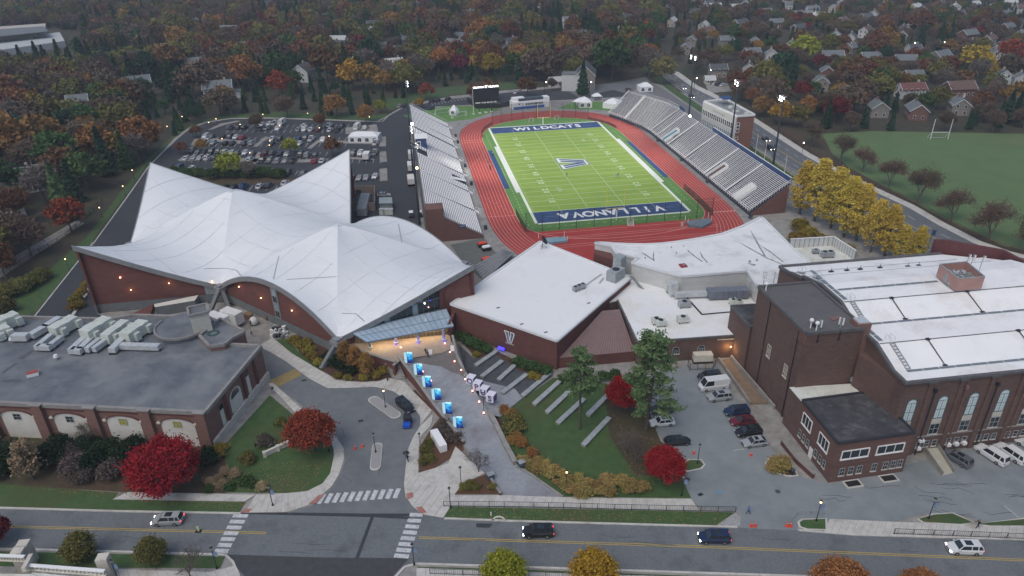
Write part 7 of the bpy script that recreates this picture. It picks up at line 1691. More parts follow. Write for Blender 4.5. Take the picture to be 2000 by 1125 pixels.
MB().box((.42,0,.12),(1.15,.12,2.7)).build('picture_side',ADV,pr);MB().poly([(-.72,-.3,.15),(-.18,-.02,.15),(-.18,-.02,2.8),(-.72,-.3,2.8)]).poly([(-.72,-.3,2.8),(-.18,-.02,2.8),(-.18,.05,2.8),(-.75,-.25,2.8)]).build('glowing_side',GLOW,pr);MB().box((-.17,0,.1),(.08,.2,2.75)).build('spine',NAVY,pr);MB().box((.1,0,0),(1.9,.9,.1)).build('foot',CONCD,pr)
pd=['tallest looking picture, first from the arena doors','second from the arena doors','third from the arena doors','third from the steps','second from the steps','nearest the plaza steps']
for i,(x,y)in enumerate(PN):
 q=GP(x,y);q.z+=.03;lb='glowing blue upright panel on the plaza, %s'%pd[i].replace('tallest looking picture, ','')
 if i==0:pr.location=q;pr.rotation_euler=(0,0,-.12);pr['label']=lb
 else:dup(pr,q,-.12,label=lb)
for i,(x,y)in enumerate(((783,682),(879,691),(888,709),(901,726),(909,744),(923,767),(936,788),(945,810),(826,729),(842,747),(869,674))):
 q=GP(x,y);t=thing('plaza_candle','small glowing rose light bollard on the plaza, %s'%('beside the lit panels' if i in(0,8,9)else 'on the right side, %s from the doors'%ORD[[1,2,3,4,5,6,7,10].index(i)]if i!=0 else ''),'bollard light',q,'rose bollard lights of the plaza');MB().tube(q,q+Vector((0,0,.3)),.1,n=8).build('stem',DARK,t);MB().ball(q+Vector((0,0,.45)),.17,8).build('globe',LAMPR,t)
 # letter cubes
CW=mat('cube_white',(.66,.66,.74),(.72,.72,.8),1,rough=.4);CB=mat('cube_navy',(.03,.025,.17),rough=.35)
for i,(ch,x,y)in enumerate(zip('OPUS',(921,934,947,960),(748,759,770,782))):
 q=GP(x,y);ang=-.42;t=thing('letter_cube','big white and navy cube bearing the letter %s on the plaza'%ch,'letter cube',q,'letter cubes spelling OPUS');s=1.6
 ca,sa=math.cos(ang),math.sin(ang);X=Vector((ca,sa,0));Y=Vector((-sa,ca,0));Z_=Vector((0,0,1));c=q+Vector((0,0,s/2+.1))
 MB().box((q.x,q.y,.1+q.z),(s,s,s),ang).build('cube',CW,t)
 for d,u in((X,Y),):
  P=[c+d*(s/2+.012)+u*a*s*.48+Z_*b_*s*.48 for a,b_ in((-1,-1),(1,-1),(1,1),(-1,1))];MB().poly(P).build('navy_face',CB,t)
 put_text('letter',ch,1.75,frame_mtx(c-Y*(s/2+.015),X,Z_),CB,t,bold=.03)
 MB().box((q.x,q.y,q.z),(s*.8,s*.8,.1),ang).build('plinth',DARK,t)
for x,y,lb in((841,692,'white sandwich board lying open beside the plaza figures'),(884,684,'white sandwich board by the terrace wall at the right')):
 q=GP(x,y);t=thing('sandwich_board',lb,'sign',q,'white sandwich boards');MB().beam(q+Vector((0,-.35,0)),q+Vector((0,0,1.2)),.8,.05).build('front_board',WHT,t);MB().beam(q+Vector((0,.35,0)),q+Vector((0,0,1.2)),.8,.05).build('back_board',WHT,t)
for x,y,lb in((1019,912,'dark blue covered box at the foot of the plaza wall'),(958,936,'slate coloured sign slab on the planter wall')):
 q=G(x,y);t=thing('utility_box' if 'box' in lb else 'sign_slab',lb,'box' if 'box' in lb else 'sign',q);MB().box(q,(1.1,.9,1.2),.5).build('body',mat('slate_blue',(.05,.07,.1)),t);MB().box(q+Vector((0,0,1.2)),(1.2,1.0,.1),.5).build('lid',HVACG,t)
q=G(1547,927);t=thing('trash_bin','black bin beside the round ornamental grass clump','bin',q);MB().tube(q,q+Vector((0,0,1.1)),.32,.36,10).build('body',DARK,t);MB().tube(q+Vector((0,0,1.1)),q+Vector((0,0,1.2)),.4,.3,10).build('lid',STEEL,t)
q=G(1371,706);t=thing('generator','cream generator box inside a black fence by the low wing','generator',q);MB().box(q+Vector((0,0,.5)),(4.0,1.7,1.6),.03).build('casing',CREAM,t);MB().box(q,(4.2,1.8,.5),.03).build('skid',DARK,t)
railing('generator_fence','black fence around the cream generator',[(1343,716),(1347,724),(1392,722),(1402,706)],h=1.7,step=1.6,m=DARK,cat='fence',fill=True)
random.seed(12)
t=thing('equipment_pile','heap of white and grey stage gear wrapped by the arena dock wall','equipment');
for k in range(34):q=G(random.uniform(526,562),random.uniform(640,662));MB().box((q.x,q.y,random.uniform(0,.3)),(random.uniform(.4,1.1),random.uniform(.3,.9),random.uniform(.3,1.1)),random.random()*3).build('case',[WHT,HVACG,DUCT,DARK][k%4],t)
q=G(486,622);t=thing('crate','tan wooden crate beside the dock truck','crate',q);MB().box(q,(2.0,1.4,1.3),-.5).build('box',mat('crate_tan',(.35,.22,.12),(.4,.27,.15),1),t);MB().box(q+Vector((0,0,1.3)),(2.1,1.5,.08),-.5).build('lid',WOOD,t)
q=G(497,634);t=thing('round_bag','big white round bag beside the dock truck','bag',q);MB().ball(q+Vector((0,0,1.0)),1.05,12).build('bag',mat('bag_white',(.6,.62,.62),(.66,.68,.68),1),t);MB().box(q,(.8,.8,.2)).build('base',DARK,t)
# ================= PEOPLE
def person_mesh(pose,top,bot,hair):
 V,E,R=[],[],[]
 def a(p,r,q=None):
  V.append(p);R.append(r);
  if q is not None:E.append((q,len(V)-1))
  return len(V)-1
 st=pose.get('stride',.12);ar_=pose.get('arm',.12)
 pe=a((0,0,.95),.15);ch=a((.02,0,1.28),.17,pe);ne=a((.03,0,1.5),.065,ch);hd=a((.05,0,1.66),.1,ne);a((.05,0,1.76),.08,hd)
 for s in(-1,1):
  hp=a((0,s*.1,.9),.11,pe);kn=a((s*st*.9+.03,s*.11,.5),.075,hp);an_=a((s*st*1.8-.04,s*.12,.09),.045,kn);a((s*st*1.8+.12,s*.13,.05),.04,an_)
  sh=a((.02,s*.2,1.42),.07,ch);el=a((-s*ar_*.7-.02,s*.27,1.13),.05,sh);hn=a((-s*ar_*1.4+.08,s*.27,.88),.035,el);a((-s*ar_*1.4+.13,s*.27,.8),.03,hn)
 me=bpy.data.meshes.new('body');me.from_pydata(V,E,[]);o=bpy.data.objects.new('tmp',me);COL.objects.link(o)
 sk=o.modifiers.new('s','SKIN');
 for i,r in enumerate(R):me.skin_vertices[0].data[i].radius=(r,r)
 me.skin_vertices[0].data[0].use_root=True
 o.modifiers.new('b','SUBSURF').levels=1;dg=bpy.context.evaluated_depsgraph_get();m2=bpy.data.meshes.new_from_object(o.evaluated_get(dg));bpy.data.objects.remove(o)
 m2 .materials.clear()
 for q in(SKIN,top,bot,hair,DARK):m2 .materials.append(q)
 for p in m2 .polygons:
  z=p.center.z;y=abs(p.center.y)
  p.material_index=4 if z<.12 else 2 if z<.93 and y<.23 else 3 if(z>1.7 or(z>1.6 and p.center.x<.03))else 0 if z>1.5 or(z<.92 and y>.2)else 1
  p.use_smooth=True
 return m2
def cloth(c):return mat('cloth_%d_%d_%d'%tuple(int(q*99)for q in c),c,rough=.9)
PL=[((797,903),0,'person in black with a dark umbrella walking on the drive pavement',(.015,.015,.018),(.02,.02,.025),.2,1.2,0),((534,768),0,'person in dark top and pale shorts on the walk behind the grey roof building',(.03,.03,.04),(.4,.4,.4),.15,2.2,0),((1461,1004),0,'person in a bright blue jacket striding across the lot entrance',(.05,.17,.4),(.03,.04,.08),.3,2.6,0),((1908,1032),0,'person in black walking with a bag on the right pavement',(.02,.02,.025),(.02,.02,.02),.3,3.1,0),((1200,347),0,'referee in black and white on the football field, left of two',(.5,.5,.5),(.5,.5,.5),.1,1,0),((1207,347),0,'player in black and white kit on the football field, right of two',(.03,.03,.03),(.5,.52,.52),.12,2,0),((1210,347.5),0,'player in pale kit close behind the black and white one',(.5,.52,.52),(.4,.4,.4),.12,4,0),((1107,346),0,'lone person in black near the left hash marks of the football field',(.02,.02,.02),(.02,.02,.02),.05,0,0),((953,318),0,'person in grey jogging on the red track',(.25,.25,.27),(.1,.08,.08),.2,1.5,0),((956,326),0,'person in grey shirt beside the jogger on the red track',(.3,.3,.3),(.06,.05,.06),.2,1.2,0),((957.5,333),0,'person in dark maroon top on the red track nearest the blue strip',(.1,.03,.04),(.02,.02,.02),.15,1.8,0),((962,304),0,'person in a white cap on the left blue strip',(.4,.4,.4),(.03,.03,.03),.1,0,0),((492,655),0,'person in white shirt and dark trousers walking in the loading yard',(.5,.5,.5),(.02,.02,.03),.25,1.9,0),((491,638),0,'person in black standing by the big white bag',(.02,.02,.02),(.02,.02,.02),.1,2.3,0),((522,628),0,'worker in an orange vest at the dock door',(.6,.15,.03),(.05,.05,.05),.1,3,0),((476,622),0,'worker in an orange vest beside the dock truck',(.5,.1,.03),(.03,.03,.05),.1,3,0),((832,693),1,'person in dark clothes on the upper plaza, nearest the doors',(.03,.025,.03),(.03,.03,.03),.15,4,0),((836,699),1,'person in brown clothes on the upper plaza beside the sandwich board',(.1,.05,.04),(.03,.03,.03),.1,1,0)]
for(x,y),pz,lb,tc_,bc,stv,ang,_ in PL:
 q=GP(x,y)if pz else G(x,y,0);q.z+=.05 if not pz else .04
 if 'loading' in lb or 'football' in lb or 'track' in lb:q.z=.06
 if 'pavement' in lb:q.z=.13
 t=thing('person',lb,'person',q);o=link('body',person_mesh(dict(stride=stv*.5,arm=stv),cloth(tc_),cloth(bc),mat('hair_dark',(.03,.02,.015))),t);o.matrix_parent_inverse=Matrix.Identity(4);t.rotation_euler=(0,0,ang)
 if 'umbrella' in lb:u_=MB().tube((.1,.25,1.85),(.1,.25,2.1),.6,.05,12).tube((.1,.25,1.0),(.1,.25,2.0),.015).build('umbrella',DARK,None);u_.parent=t;u_.matrix_parent_inverse=Matrix.Identity(4)
 # ================= VEGETATION
def quads_mesh(name,Q,mats,mi=None,tri=None):
 n=len(Q);me=bpy.data.meshes.new(name);me.vertices.add(n*4);me.vertices.foreach_set('co',Q.reshape(-1).astype(np.float32));me.loops.add(n*4);me.loops.foreach_set('vertex_index',np.arange(n*4,dtype=np.int32))
 me.polygons.add(n);me.polygons.foreach_set('loop_start',np.arange(0,n*4,4,dtype=np.int32));me.polygons.foreach_set('loop_total',np.full(n,4,dtype=np.int32))
 for m in(mats if isinstance(mats,list)else[mats]):me.materials.append(m)
 if mi is not None:me.polygons.foreach_set('material_index',mi.astype(np.int32))
 me.update(calc_edges=True);return me
def leaf_quads(C,size,rng,up=.35,elong=1.0):
 n=len(C);N=rng.normal(size=(n,3));N[:,2]+=up;N/=np.linalg.norm(N,axis=1)[:,None]
 T=rng.normal(size=(n,3));T-=(T*N).sum(1)[:,None]*N;T/=np.linalg.norm(T,axis=1)[:,None];B=np.cross(N,T)
 s=size*rng.uniform(.6,1.3,n)[:,None];T=T*s*.5*elong;B=B*s*.5/elong**.5
 return np.stack([C-T-B,C+T-B*.6,C+T+B,C-T*.7+B],1)
def crown_pts(rng,h,r,z0,ncl,nleaf,shape='round',sig=.16):
 """clump centres spread through a crown; returns leaf centres"""
 out=[]
 lob=rng.normal(size=(7,3));lob/=np.linalg.norm(lob,axis=1)[:,None]
 for i in range(ncl):
  d=rng.normal(size=3);d/=np.linalg.norm(d)
  if d[2]<-.45:d[2]*=-.5
  k=rng.uniform(.35,1)**.45;bump=1+.22*max((lob@d))-.16
  t=d[2]*k
  if shape=='round':c=np.array([d[0]*r*k*bump,d[1]*r*k*bump,z0+(h-z0)*(.5+.5*t*bump)])
  elif shape=='oval':c=np.array([d[0]*r*k*bump*(1-.25*t),d[1]*r*k*bump*(1-.25*t),z0+(h-z0)*(.5+.5*t)])
  elif shape=='flame':
   u=rng.uniform(0,1)**.8;rr=r*(math.sin(math.pi*min(1,.12+u*.88))**.7)*(1-.35*u);a=rng.uniform(0,6.283);q=rng.uniform(.3,1)**.5;c=np.array([math.cos(a)*rr*q,math.sin(a)*rr*q,z0+(h-z0)*u])
  else:c=np.array([0,0,0])
  m=nleaf;s=r*sig*rng.uniform(.7,1.35)
  L_=c+rng.normal(size=(m,3))*np.array([s,s,s*.62]);out.append(L_)
 return np.concatenate(out)
def fol(name,c1,c2,c3=None,s=.6,rnd=.22,s3=.15):return mat('leaves_'+name,c1,c2,s,rough=.9,detail=3,c3=c3,s3=s3,rnd=rnd,spec=.1)
FOL={'rust':fol('rust',(.127,.064,.034),(.178,.085,.044),(.092,.063,.039)),'orange':fol('orange',(.23,.127,.04),(.299,.161,.052),(.161,.086,.04)),'gold':fol('gold',(.3,.2,.035),(.42,.28,.05),(.22,.17,.04)),'olive':fol('olive',(.115,.115,.034),(.176,.162,.047),(.081,.088,.034)),'green':fol('green',(.042,.083,.027),(.068,.12,.039),(.045,.075,.03)),'brown':fol('brown',(.101,.076,.054),(.155,.112,.081),(.081,.074,.061)),'maroon':fol('maroon',(.115,.019,.03),(.176,.03,.041)),'red':fol('red',(.23,.012,.014),(.34,.022,.02),(.15,.008,.012),rnd=.08),'lime':fol('lime',(.2,.24,.03),(.3,.3,.045),(.15,.2,.03)),'grey':fol('grey',(.119,.105,.091),(.168,.147,.126)),'ginkgo':fol('ginkgo',(.5,.38,.065),(.62,.48,.09),(.38,.31,.06),rnd=.1),'rustred':fol('rustred',(.21,.045,.026),(.29,.065,.03),(.13,.055,.03),rnd=.08),'yellowgreen':fol('yellowgreen',(.2,.23,.02),(.3,.3,.03),(.12,.17,.02),rnd=.06),'amber':fol('amber',(.3,.17,.02),(.4,.24,.03),(.2,.17,.025),rnd=.06),'pine':fol('pine',(.09,.15,.065),(.14,.21,.09),(.07,.12,.06),rnd=.1),'conifer':fol('conifer',(.019,.054,.029),(.035,.083,.042),(.029,.058,.032)),'spruce':fol('spruce',(.036,.072,.066),(.06,.102,.09)),'beige':fol('beige',(.26,.2,.12),(.36,.28,.17),(.2,.15,.09)),'tan':fol('tan',(.24,.18,.06),(.34,.26,.1),(.18,.16,.06)),'darkshrub':fol('darkshrub',(.014,.03,.012),(.026,.045,.018)),'yelshrub':fol('yelshrub',(.2,.17,.03),(.28,.2,.04),(.1,.1,.03)),'twig':fol('twig',(.1,.08,.068),(.14,.115,.1))}
def trunk_mb(rng,h,z0,r,r0=.28,nb=7,fork=.55):
 b=MB();q=Vector((rng.uniform(-.3,.3),rng.uniform(-.3,.3),z0));b.tube((0,0,-.1),q,r0,r0*.75,7,caps=False);t=Vector((q.x*1.5,q.y*1.5,z0+(h-z0)*.6));b.tube(q,t,r0*.75,r0*.25,6,caps=False)
 for k in range(nb):
  a=rng.uniform(0,6.28);s=q.lerp(t,rng.uniform(0,.8));e=Vector((math.cos(a)*r*rng.uniform(.5,.85),math.sin(a)*r*rng.uniform(.5,.85),s.z+(h-s.z)*rng.uniform(.35,.8)));m=s.lerp(e,.5)+Vector((0,0,-.1*r));b.tube(s,m,r0*.4,r0*.25,5,caps=False);b.tube(m,e,r0*.25,r0*.06,4,caps=False)
 return b
def bare_mb(rng,h,r,r0=.25,depth=5,spread=.6,base=None):
 b=MB();Qt=[]
 def rec(p,d,L_,rad,k):
  e=p+d*L_;b.tube(p,e,rad,rad*.68,5 if k>2 else 3,caps=False)
  if k==0:Qt.append(e);return
  n=3 if k>1 else 4
  for i in range(n):
   nd=(d+Vector(rng.normal(size=3))*spread*(.5 if k>3 else .7));nd.z+=.16;nd.normalize();Qt.append(e)if k<3 else None;rec(p.lerp(e,rng.uniform(.7,1.0)),nd,L_*rng.uniform(.78,.98),rad*.62,k-1)
 rec(Vector((0,0,-.1)),Vector((0,0,1)),h*.2,r0,depth);return b,Qt
def make_tree(key,kind,h,r,leafm,seed,ncl=70,nl=26,leaf=.75,z0=None,shape='round',sig=.16):
 rng=np.random.default_rng(seed);root=thing('proto_'+key,'x','tree');z0=h*.22 if z0 is None else z0
 if kind=='leafy':
  C=crown_pts(rng,h,r,z0,ncl,nl,shape,sig);link('crown',quads_mesh('crown',leaf_quads(C,leaf,rng),FOL[leafm]),root);trunk_mb(rng,h,z0+.12*h,r,.02*h+.05).build('trunk',BARK,root)
 elif kind=='cone':
  out=[];n=ncl*nl
  for i in range(n):
   u=rng.uniform(0,1)**1.25;lay=(math.sin(u*38+seed)*.5+.5)*.3+.7;rr=r*(1-u)**.85*lay*(.85+.25*math.sin(5*rng.uniform(0,6.28))*.3);a=rng.uniform(0,6.28);k=rng.uniform(.15,1)**.5;rr*=1+.15*math.sin(a*5+u*9)
   out.append((math.cos(a)*rr*k,math.sin(a)*rr*k,.06*h+u*h*.94-.12*rr*k))
  link('crown',quads_mesh('crown',leaf_quads(np.array(out),leaf,rng,up=.9),FOL[leafm]),root);MB().tube((0,0,-.1),(0,0,h*.9),.018*h+.05,.03,6).build('trunk',BARK,root)
 elif kind=='bare':
  b,Qt=bare_mb(rng,h,r,.02*h+.04,5);b.build('branches',mat('bark_pale',(.1,.085,.075),(.14,.12,.105),1),root)
  C=np.repeat(np.array([tuple(q)for q in Qt]),nl,0);C=C+rng.normal(size=C.shape)*r*.11;link('twigs',quads_mesh('twigs',leaf_quads(C,leaf,rng,0,4.5),FOL[leafm]),root,kind='stuff')
 elif kind=='pine':
  out=[];b=MB();b.tube((0,0,-.1),(.2,0,h*.96),.3,.07,8)
  for i in range(ncl):
   u=rng.uniform(.0,1);z=lerp(z0,h,u);a=rng.uniform(0,6.28);L_=r*(1-.62*u)*rng.uniform(.45,1.1);e=Vector((math.cos(a)*L_,math.sin(a)*L_,z+L_*.18));b.tube((0,0,z-.1),e,.07,.03,4,caps=False)
   for k in range(4):c=np.array([e.x,e.y,e.z])*np.array([1-.16*k,1-.16*k,1])-np.array([0,0,.04*k*L_]);out.append(c+rng.normal(size=(nl,3))*np.array([.55,.55,.2])*r*.14)
  link('crown',quads_mesh('crown',leaf_quads(np.concatenate(out),leaf,rng,.5,1.8),FOL[leafm]),root);b.build('trunk',BARK,root)
 return root
ALLP=[]
def P(*a,**k):t=make_tree(*a,**k);ALLP.append(t);return t
VAR={'leafy':[P('a%d'%i,'leafy',13,6.0,'rust',50+i,ncl=64,nl=26,leaf=.95,shape=s)for i,s in enumerate(('round','oval','round','oval','round'))],'cone':[P('c%d'%i,'cone',15,3.6,'conifer',80+i,ncl=60,nl=30,leaf=.9)for i in range(3)]+[P('cw','leafy',14,5.4,'conifer',91,ncl=70,nl=24,leaf=.95,shape='oval')],'bare':[P('b%d'%i,'bare',13,6,'grey',120+i,nl=6,leaf=.55)for i in range(3)]}
def plant(proto,pos,s,rot,label,name,cat,group,leafm=None,sz=None):
 m={}
 if leafm:m={'crown':FOL[leafm],'twigs':FOL[leafm]}
 o=dup(proto,pos,rot,scale=(s,s,s*(sz or 1)),label=label,group=group,cat=cat,mats=m);o.name=name;return o
 # ================= HOUSES beyond the campus
ZONES=[((0,200,-99,200),'upper left woods near the railway'),((0,300,200,900),'wood left of the service drive'),((200,430,-99,110),'woods above the long white house'),((200,480,110,330),'woods between the railway and the parking lot'),((430,800,-99,110),'upper woods around the dormer house'),((480,800,110,240),'woods behind the parking lot hedge'),((800,1050,-99,110),'woods above the scoreboard'),((800,1100,110,200),'woods just behind the scoreboard and field house'),((1050,1300,-99,200),'woods around the big stone house'),((1300,1500,-99,90),'gardens at the top right of centre'),((1300,1560,90,300),'gardens across the avenue from the press box'),((1500,1760,-99,110),'gardens around the wide brick house'),((1560,2100,110,330),'trees behind the sports field'),((1760,2100,-99,110),'woods in the upper right corner')]
def zone(px,py):
 for(a,c,d,e),n_ in ZONES:
  if a<=px<c and d<=py<e:return n_
 return 'woods beyond the campus'
HW={'white':mat('house_white',(.52,.54,.54),(.6,.61,.6),1),'brick':mat('house_brick',(.15,.08,.065),(.19,.1,.08),1),'grey':mat('house_grey',(.2,.19,.175),(.26,.24,.22),.6),'cream':mat('house_cream',(.4,.38,.33),(.46,.44,.38),1),'stone':mat('house_stone',(.2,.17,.15),(.3,.27,.24),1.5)}
HR={'slate':mat('roof_slate_h',(.06,.07,.08),(.09,.1,.11),1),'grey':mat('roof_grey_h',(.12,.14,.15),(.16,.18,.19),1),'brown':mat('roof_brown_h',(.11,.07,.06),(.14,.09,.075),1),'red':mat('roof_redbrown',(.13,.055,.05),(.16,.07,.06),1),'white':mat('roof_white_h',(.4,.42,.42),(.46,.48,.48),1)}
HOUSE_AT=[]
def house(px,py,w_,d,h,wall_,roof_,rot,lb,rh=None,chim=True,wing=False):
 if px>1250:w_*=.82;d*=.82;h*=.85
 q=G(px,py);HOUSE_AT.append((q.x,q.y,max(w_,d)/2,h));t=thing('house',lb,'house',q);rh=rh or d*.38;ca,sa=math.cos(rot),math.sin(rot)
 def loc(o):o.matrix_parent_inverse=Matrix.Identity(4);return o
 t.rotation_euler=(0,0,rot);b=MB();b.prism([(-w_/2,-d/2),(w_/2,-d/2),(w_/2,d/2),(-w_/2,d/2)],0,h)
 for s in(-1,1):b.poly([(s*w_/2,-d/2,h),(s*w_/2,d/2,h),(s*w_/2,0,h+rh)])
 loc(b.build('wall',HW[wall_],t));o=.45;b=MB()
 for s in(-1,1):
  e=s*(d/2+o);ez=h-o*rh/(d/2)
  b.poly([(-w_/2-o,e,ez+.12),(w_/2+o,e,ez+.12),(w_/2+o,0,h+rh+.12),(-w_/2-o,0,h+rh+.12)][::s]);b.poly([(-w_/2-o,e,ez-.08),(w_/2+o,e,ez-.08),(w_/2+o,0,h+rh-.08),(-w_/2-o,0,h+rh-.08)][::-s]);b.beam((-w_/2-o,e,ez),(w_/2+o,e,ez),.1,.22)
  for x in(-1,1):b.beam((x*(w_/2+o),e,ez+.02),(x*(w_/2+o),0,h+rh+.02),.12,.22,1)
 rf=loc(b.build('roof',[HR[roof_],WHT],t));KIDS.setdefault(rf.name,[])
 if chim:c_=MB().box((w_*.28,.4,h+rh*.4),(.8,.8,rh*.6+1.1)).build('chimney',HW['brick']if wall_!='white' else HW['cream'],None);c_.parent=rf
 nw=max(2,int(w_/2.6));fl=2 if h>4.5 else 1
 for f in range(fl):
  for s in(-1,1):
   for k in range(nw):
    x=-w_/2+w_*(k+.5)/nw;z=.9+2.7*f;win=loc(MB().box((x,s*(d/2+.02),z-.08),(1.15,.08,1.5)).build('window',WHT,t));g=MB().box((x,s*(d/2+.05),z),(.9,.06,1.3)).build('pane',GLASS,None);g.parent=win
  for s in(-1,1):
   for y in(-d*.22,d*.22):win=loc(MB().box((s*(w_/2+.02),y,.82+2.7*f),(.08,1.1,1.5)).build('window',WHT,t));g=MB().box((s*(w_/2+.05),y,.9+2.7*f),(.06,.9,1.3)).build('pane',GLASS,None);g.parent=win
 dr=loc(MB().box((w_*.05,-d/2-.04,0),(1.1,.1,2.1)).build('door',WOOD if wall_!='brick' else WHT,t))
 if wing:loc(MB().prism([(w_/2-.1,-d*.35),(w_/2+3.6,-d*.35),(w_/2+3.6,d*.3),(w_/2-.1,d*.3)],0,h*.6).build('side_wing',HW[wall_],t));loc(MB().prism([(w_/2,-d*.4),(w_/2+3.9,-d*.4),(w_/2+3.9,d*.35),(w_/2,d*.35)],[h*.6]*4,[h*.6+.15,h*.6+.15,h*.6+.15,h*.6+.15]).build('wing_roof',HR[roof_],t))
 return t
H_=[(379,58,12,8,5.5,'white','grey',.3,'white house with grey roof peeking through the upper left woods'),(481,103,17,8,4.5,'white','grey',.35,'long white house with grey green roof among orange trees'),(381,140,10,8,5.5,'cream','grey',.3,'cream gabled house left of the long white house'),(272,176,13,9,4.5,'stone','grey',.5,'low stone house with grey roof by the dark evergreens at the left'),(430,192,14,9,6,'white','grey',.25,'white house with arched window behind the parking lot trees'),(594,158,9,10,6,'white','slate',1.35,'white house with steep black roof behind the lot hedge'),(158,216,9,8,5,'cream','grey',.4,'pale house half hidden in the left woods'),(44,372,13,10,4.5,'white','grey',.6,'white house with wide grey roof near the left edge'),(10,425,10,8,4.5,'white','slate',.9,'white house with dark roof cut by the left edge'),(620,73,11,8,5,'brick','grey',.2,'reddish house above the long white house'),(672,102,13,8,5,'white','slate',.15,'white house with black roof beside the dark red maple'),(718,76,12,9,5,'white','white',.3,'white dormer house with pale roof beside the lane'),(733,60,12,8,5,'grey','slate',.2,'dark roofed grey house behind the white dormer house'),(771,138,10,8,4.5,'white','white',.4,'small white house with pale roof behind the spruce hedge'),(785,108,13,8,3.5,'grey','grey',.5,'low grey roofed garage house behind the small white house'),(890,103,13,9,5.5,'white','grey',-.7,'white house with steep grey roof turned to the dark red tree'),(905,86,12,8,5,'stone','grey',-.6,'stone house just above the steep roofed white one'),(853,36,12,8,5,'cream','grey',.2,'cream house in the upper middle woods'),(913,38,11,8,5,'white','grey',.4,'white house right of the cream one in the upper woods'),(811,24,8,8,6,'white','slate',.5,'small white pointed house at the top of the picture'),(997,94,9,7,4.5,'white','slate',.6,'small white house hidden behind the tall conifer'),(1090,168,10,5,3.2,'white','white',.3,'low white shed left of the big white and grey house'),(1383,18,10,8,6,'white','slate',.4,'white gabled house top centre right'),(1353,34,11,8,5.5,'grey','slate',.2,'grey house beside the white gabled one at the top'),(1396,20,12,8,4.5,'brick','white',0,'low brick house with pale roof at the top centre right'),(1435,22,13,8,4.5,'cream','white',.1,'cream house with pale roof at the top right of centre'),(1492,32,12,8,5,'brick','grey',.0,'brick house at the top between two yellow trees'),(1514,54,12,8,5,'brick','grey',.1,'brick house below the one between yellow trees'),(1556,37,11,8,5,'brick','grey',.2,'brick gabled house left of the pale yellow tree'),(1585,27,12,8,5,'white','grey',0,'white house above the pale yellow tree'),(1596,40,12,8,5,'brick','white',.1,'brick house with pale roof right of the pale yellow tree'),(1350,90,10,8,5.5,'stone','grey',1.2,'stone gabled house left of the far floodlight mast'),(1338,106,10,8,5.5,'stone','grey',1.3,'second stone gabled house beside the avenue bend'),(1417,88,11,8,4.5,'grey','grey',.1,'grey house among dark red trees'),(1474,93,10,8,5,'stone','grey',1.4,'stone gabled house right of the dark red trees'),(1467,113,11,8,4.5,'grey','grey',.2,'grey house with white trimmed dormer'),(1504,125,6,8,7.5,'white','grey',1.4,'tall narrow white house with pale suv in front'),(1546,102,8,8,6,'white','grey',1.4,'white gabled house behind the yellow green tree'),(1400,150,11,8,5.5,'stone','slate',.0,'stone house behind the red garage'),(1462,145,7,8,4.5,'white','slate',1.2,'small white steep gabled house near the press box mast'),(1622,122,15,8,5.5,'brick','grey',-.05,'wide two storey brick house with white windows'),(1630,82,7,8,6,'white','slate',1.2,'narrow white gabled house above the wide brick house'),(1660,84,9,8,5,'white','slate',1.0,'white dormer house right of the narrow white gable'),(1661,104,11,8,5,'stone','grey',.6,'stone dormer house right of the wide brick one'),(1613,153,9,8,5,'brick','grey',1.3,'brick gabled house in front of the wide brick one'),(1600,176,10,9,5.5,'stone','grey',1.3,'grey stone gabled house nearest the press box on the right'),(1697,124,13,8,5,'brick','grey',0,'brick house with grey roof right of the stone dormer house'),(1765,128,14,8,4.5,'brick','grey',-.1,'low wide brick house with lit porch'),(1781,108,10,8,5,'white','slate',.2,'white trimmed dark roofed house behind the low brick one'),(1775,190,15,8,5.5,'white','red',.1,'white house with red brown roof and white chimney by the field'),(1712,226,10,9,5,'grey','grey',1.4,'pale grey gabled house by the sports field'),(1787,230,13,9,5,'brick','grey',1.3,'brick gabled house by the edge of the sports field'),(1869,187,16,10,5,'brick','brown',.1,'large brick house with brown roof behind the field evergreens'),(1869,222,10,9,5.5,'grey','grey',1.3,'grey gabled house between evergreens by the field'),(1956,163,6,8,5.5,'white','slate',1.3,'white gable end near the right edge'),(1990,168,8,8,5,'white','grey',1.2,'white gabled house cut by the right edge'),(1888,78,14,9,5,'brick','grey',.4,'brick house with pale grey roof in the upper right'),(1928,88,12,8,5,'white','brown',.7,'white gabled brown roofed house in the upper right'),(1958,100,13,9,4.5,'brick','brown',.5,'long brown roofed brick house in the upper right'),(1961,38,13,8,5,'white','grey',.5,'white house with grey roof near the top right corner'),(1869,37,10,8,5,'stone','slate',.2,'dark roofed stone house near the top right'),(1723,20,11,8,5,'white','grey',1.1,'white trimmed house at the top right of centre'),(1645,12,11,8,5,'white','slate',.8,'white house at the very top right of centre'),(1834,120,14,9,4.5,'grey','grey',.5,'low grey roofed house left of the big yellow tree'),(1759,80,10,8,5,'stone','grey',1.1,'stone gabled house beside the rust coloured tree'),(1780,160,11,8,4.5,'brick','grey',.1,'brick house behind the white red roofed one')]
for a in H_:house(*a[:9],wing=a[2]>12)
hr_=random.Random(15);n_h=0
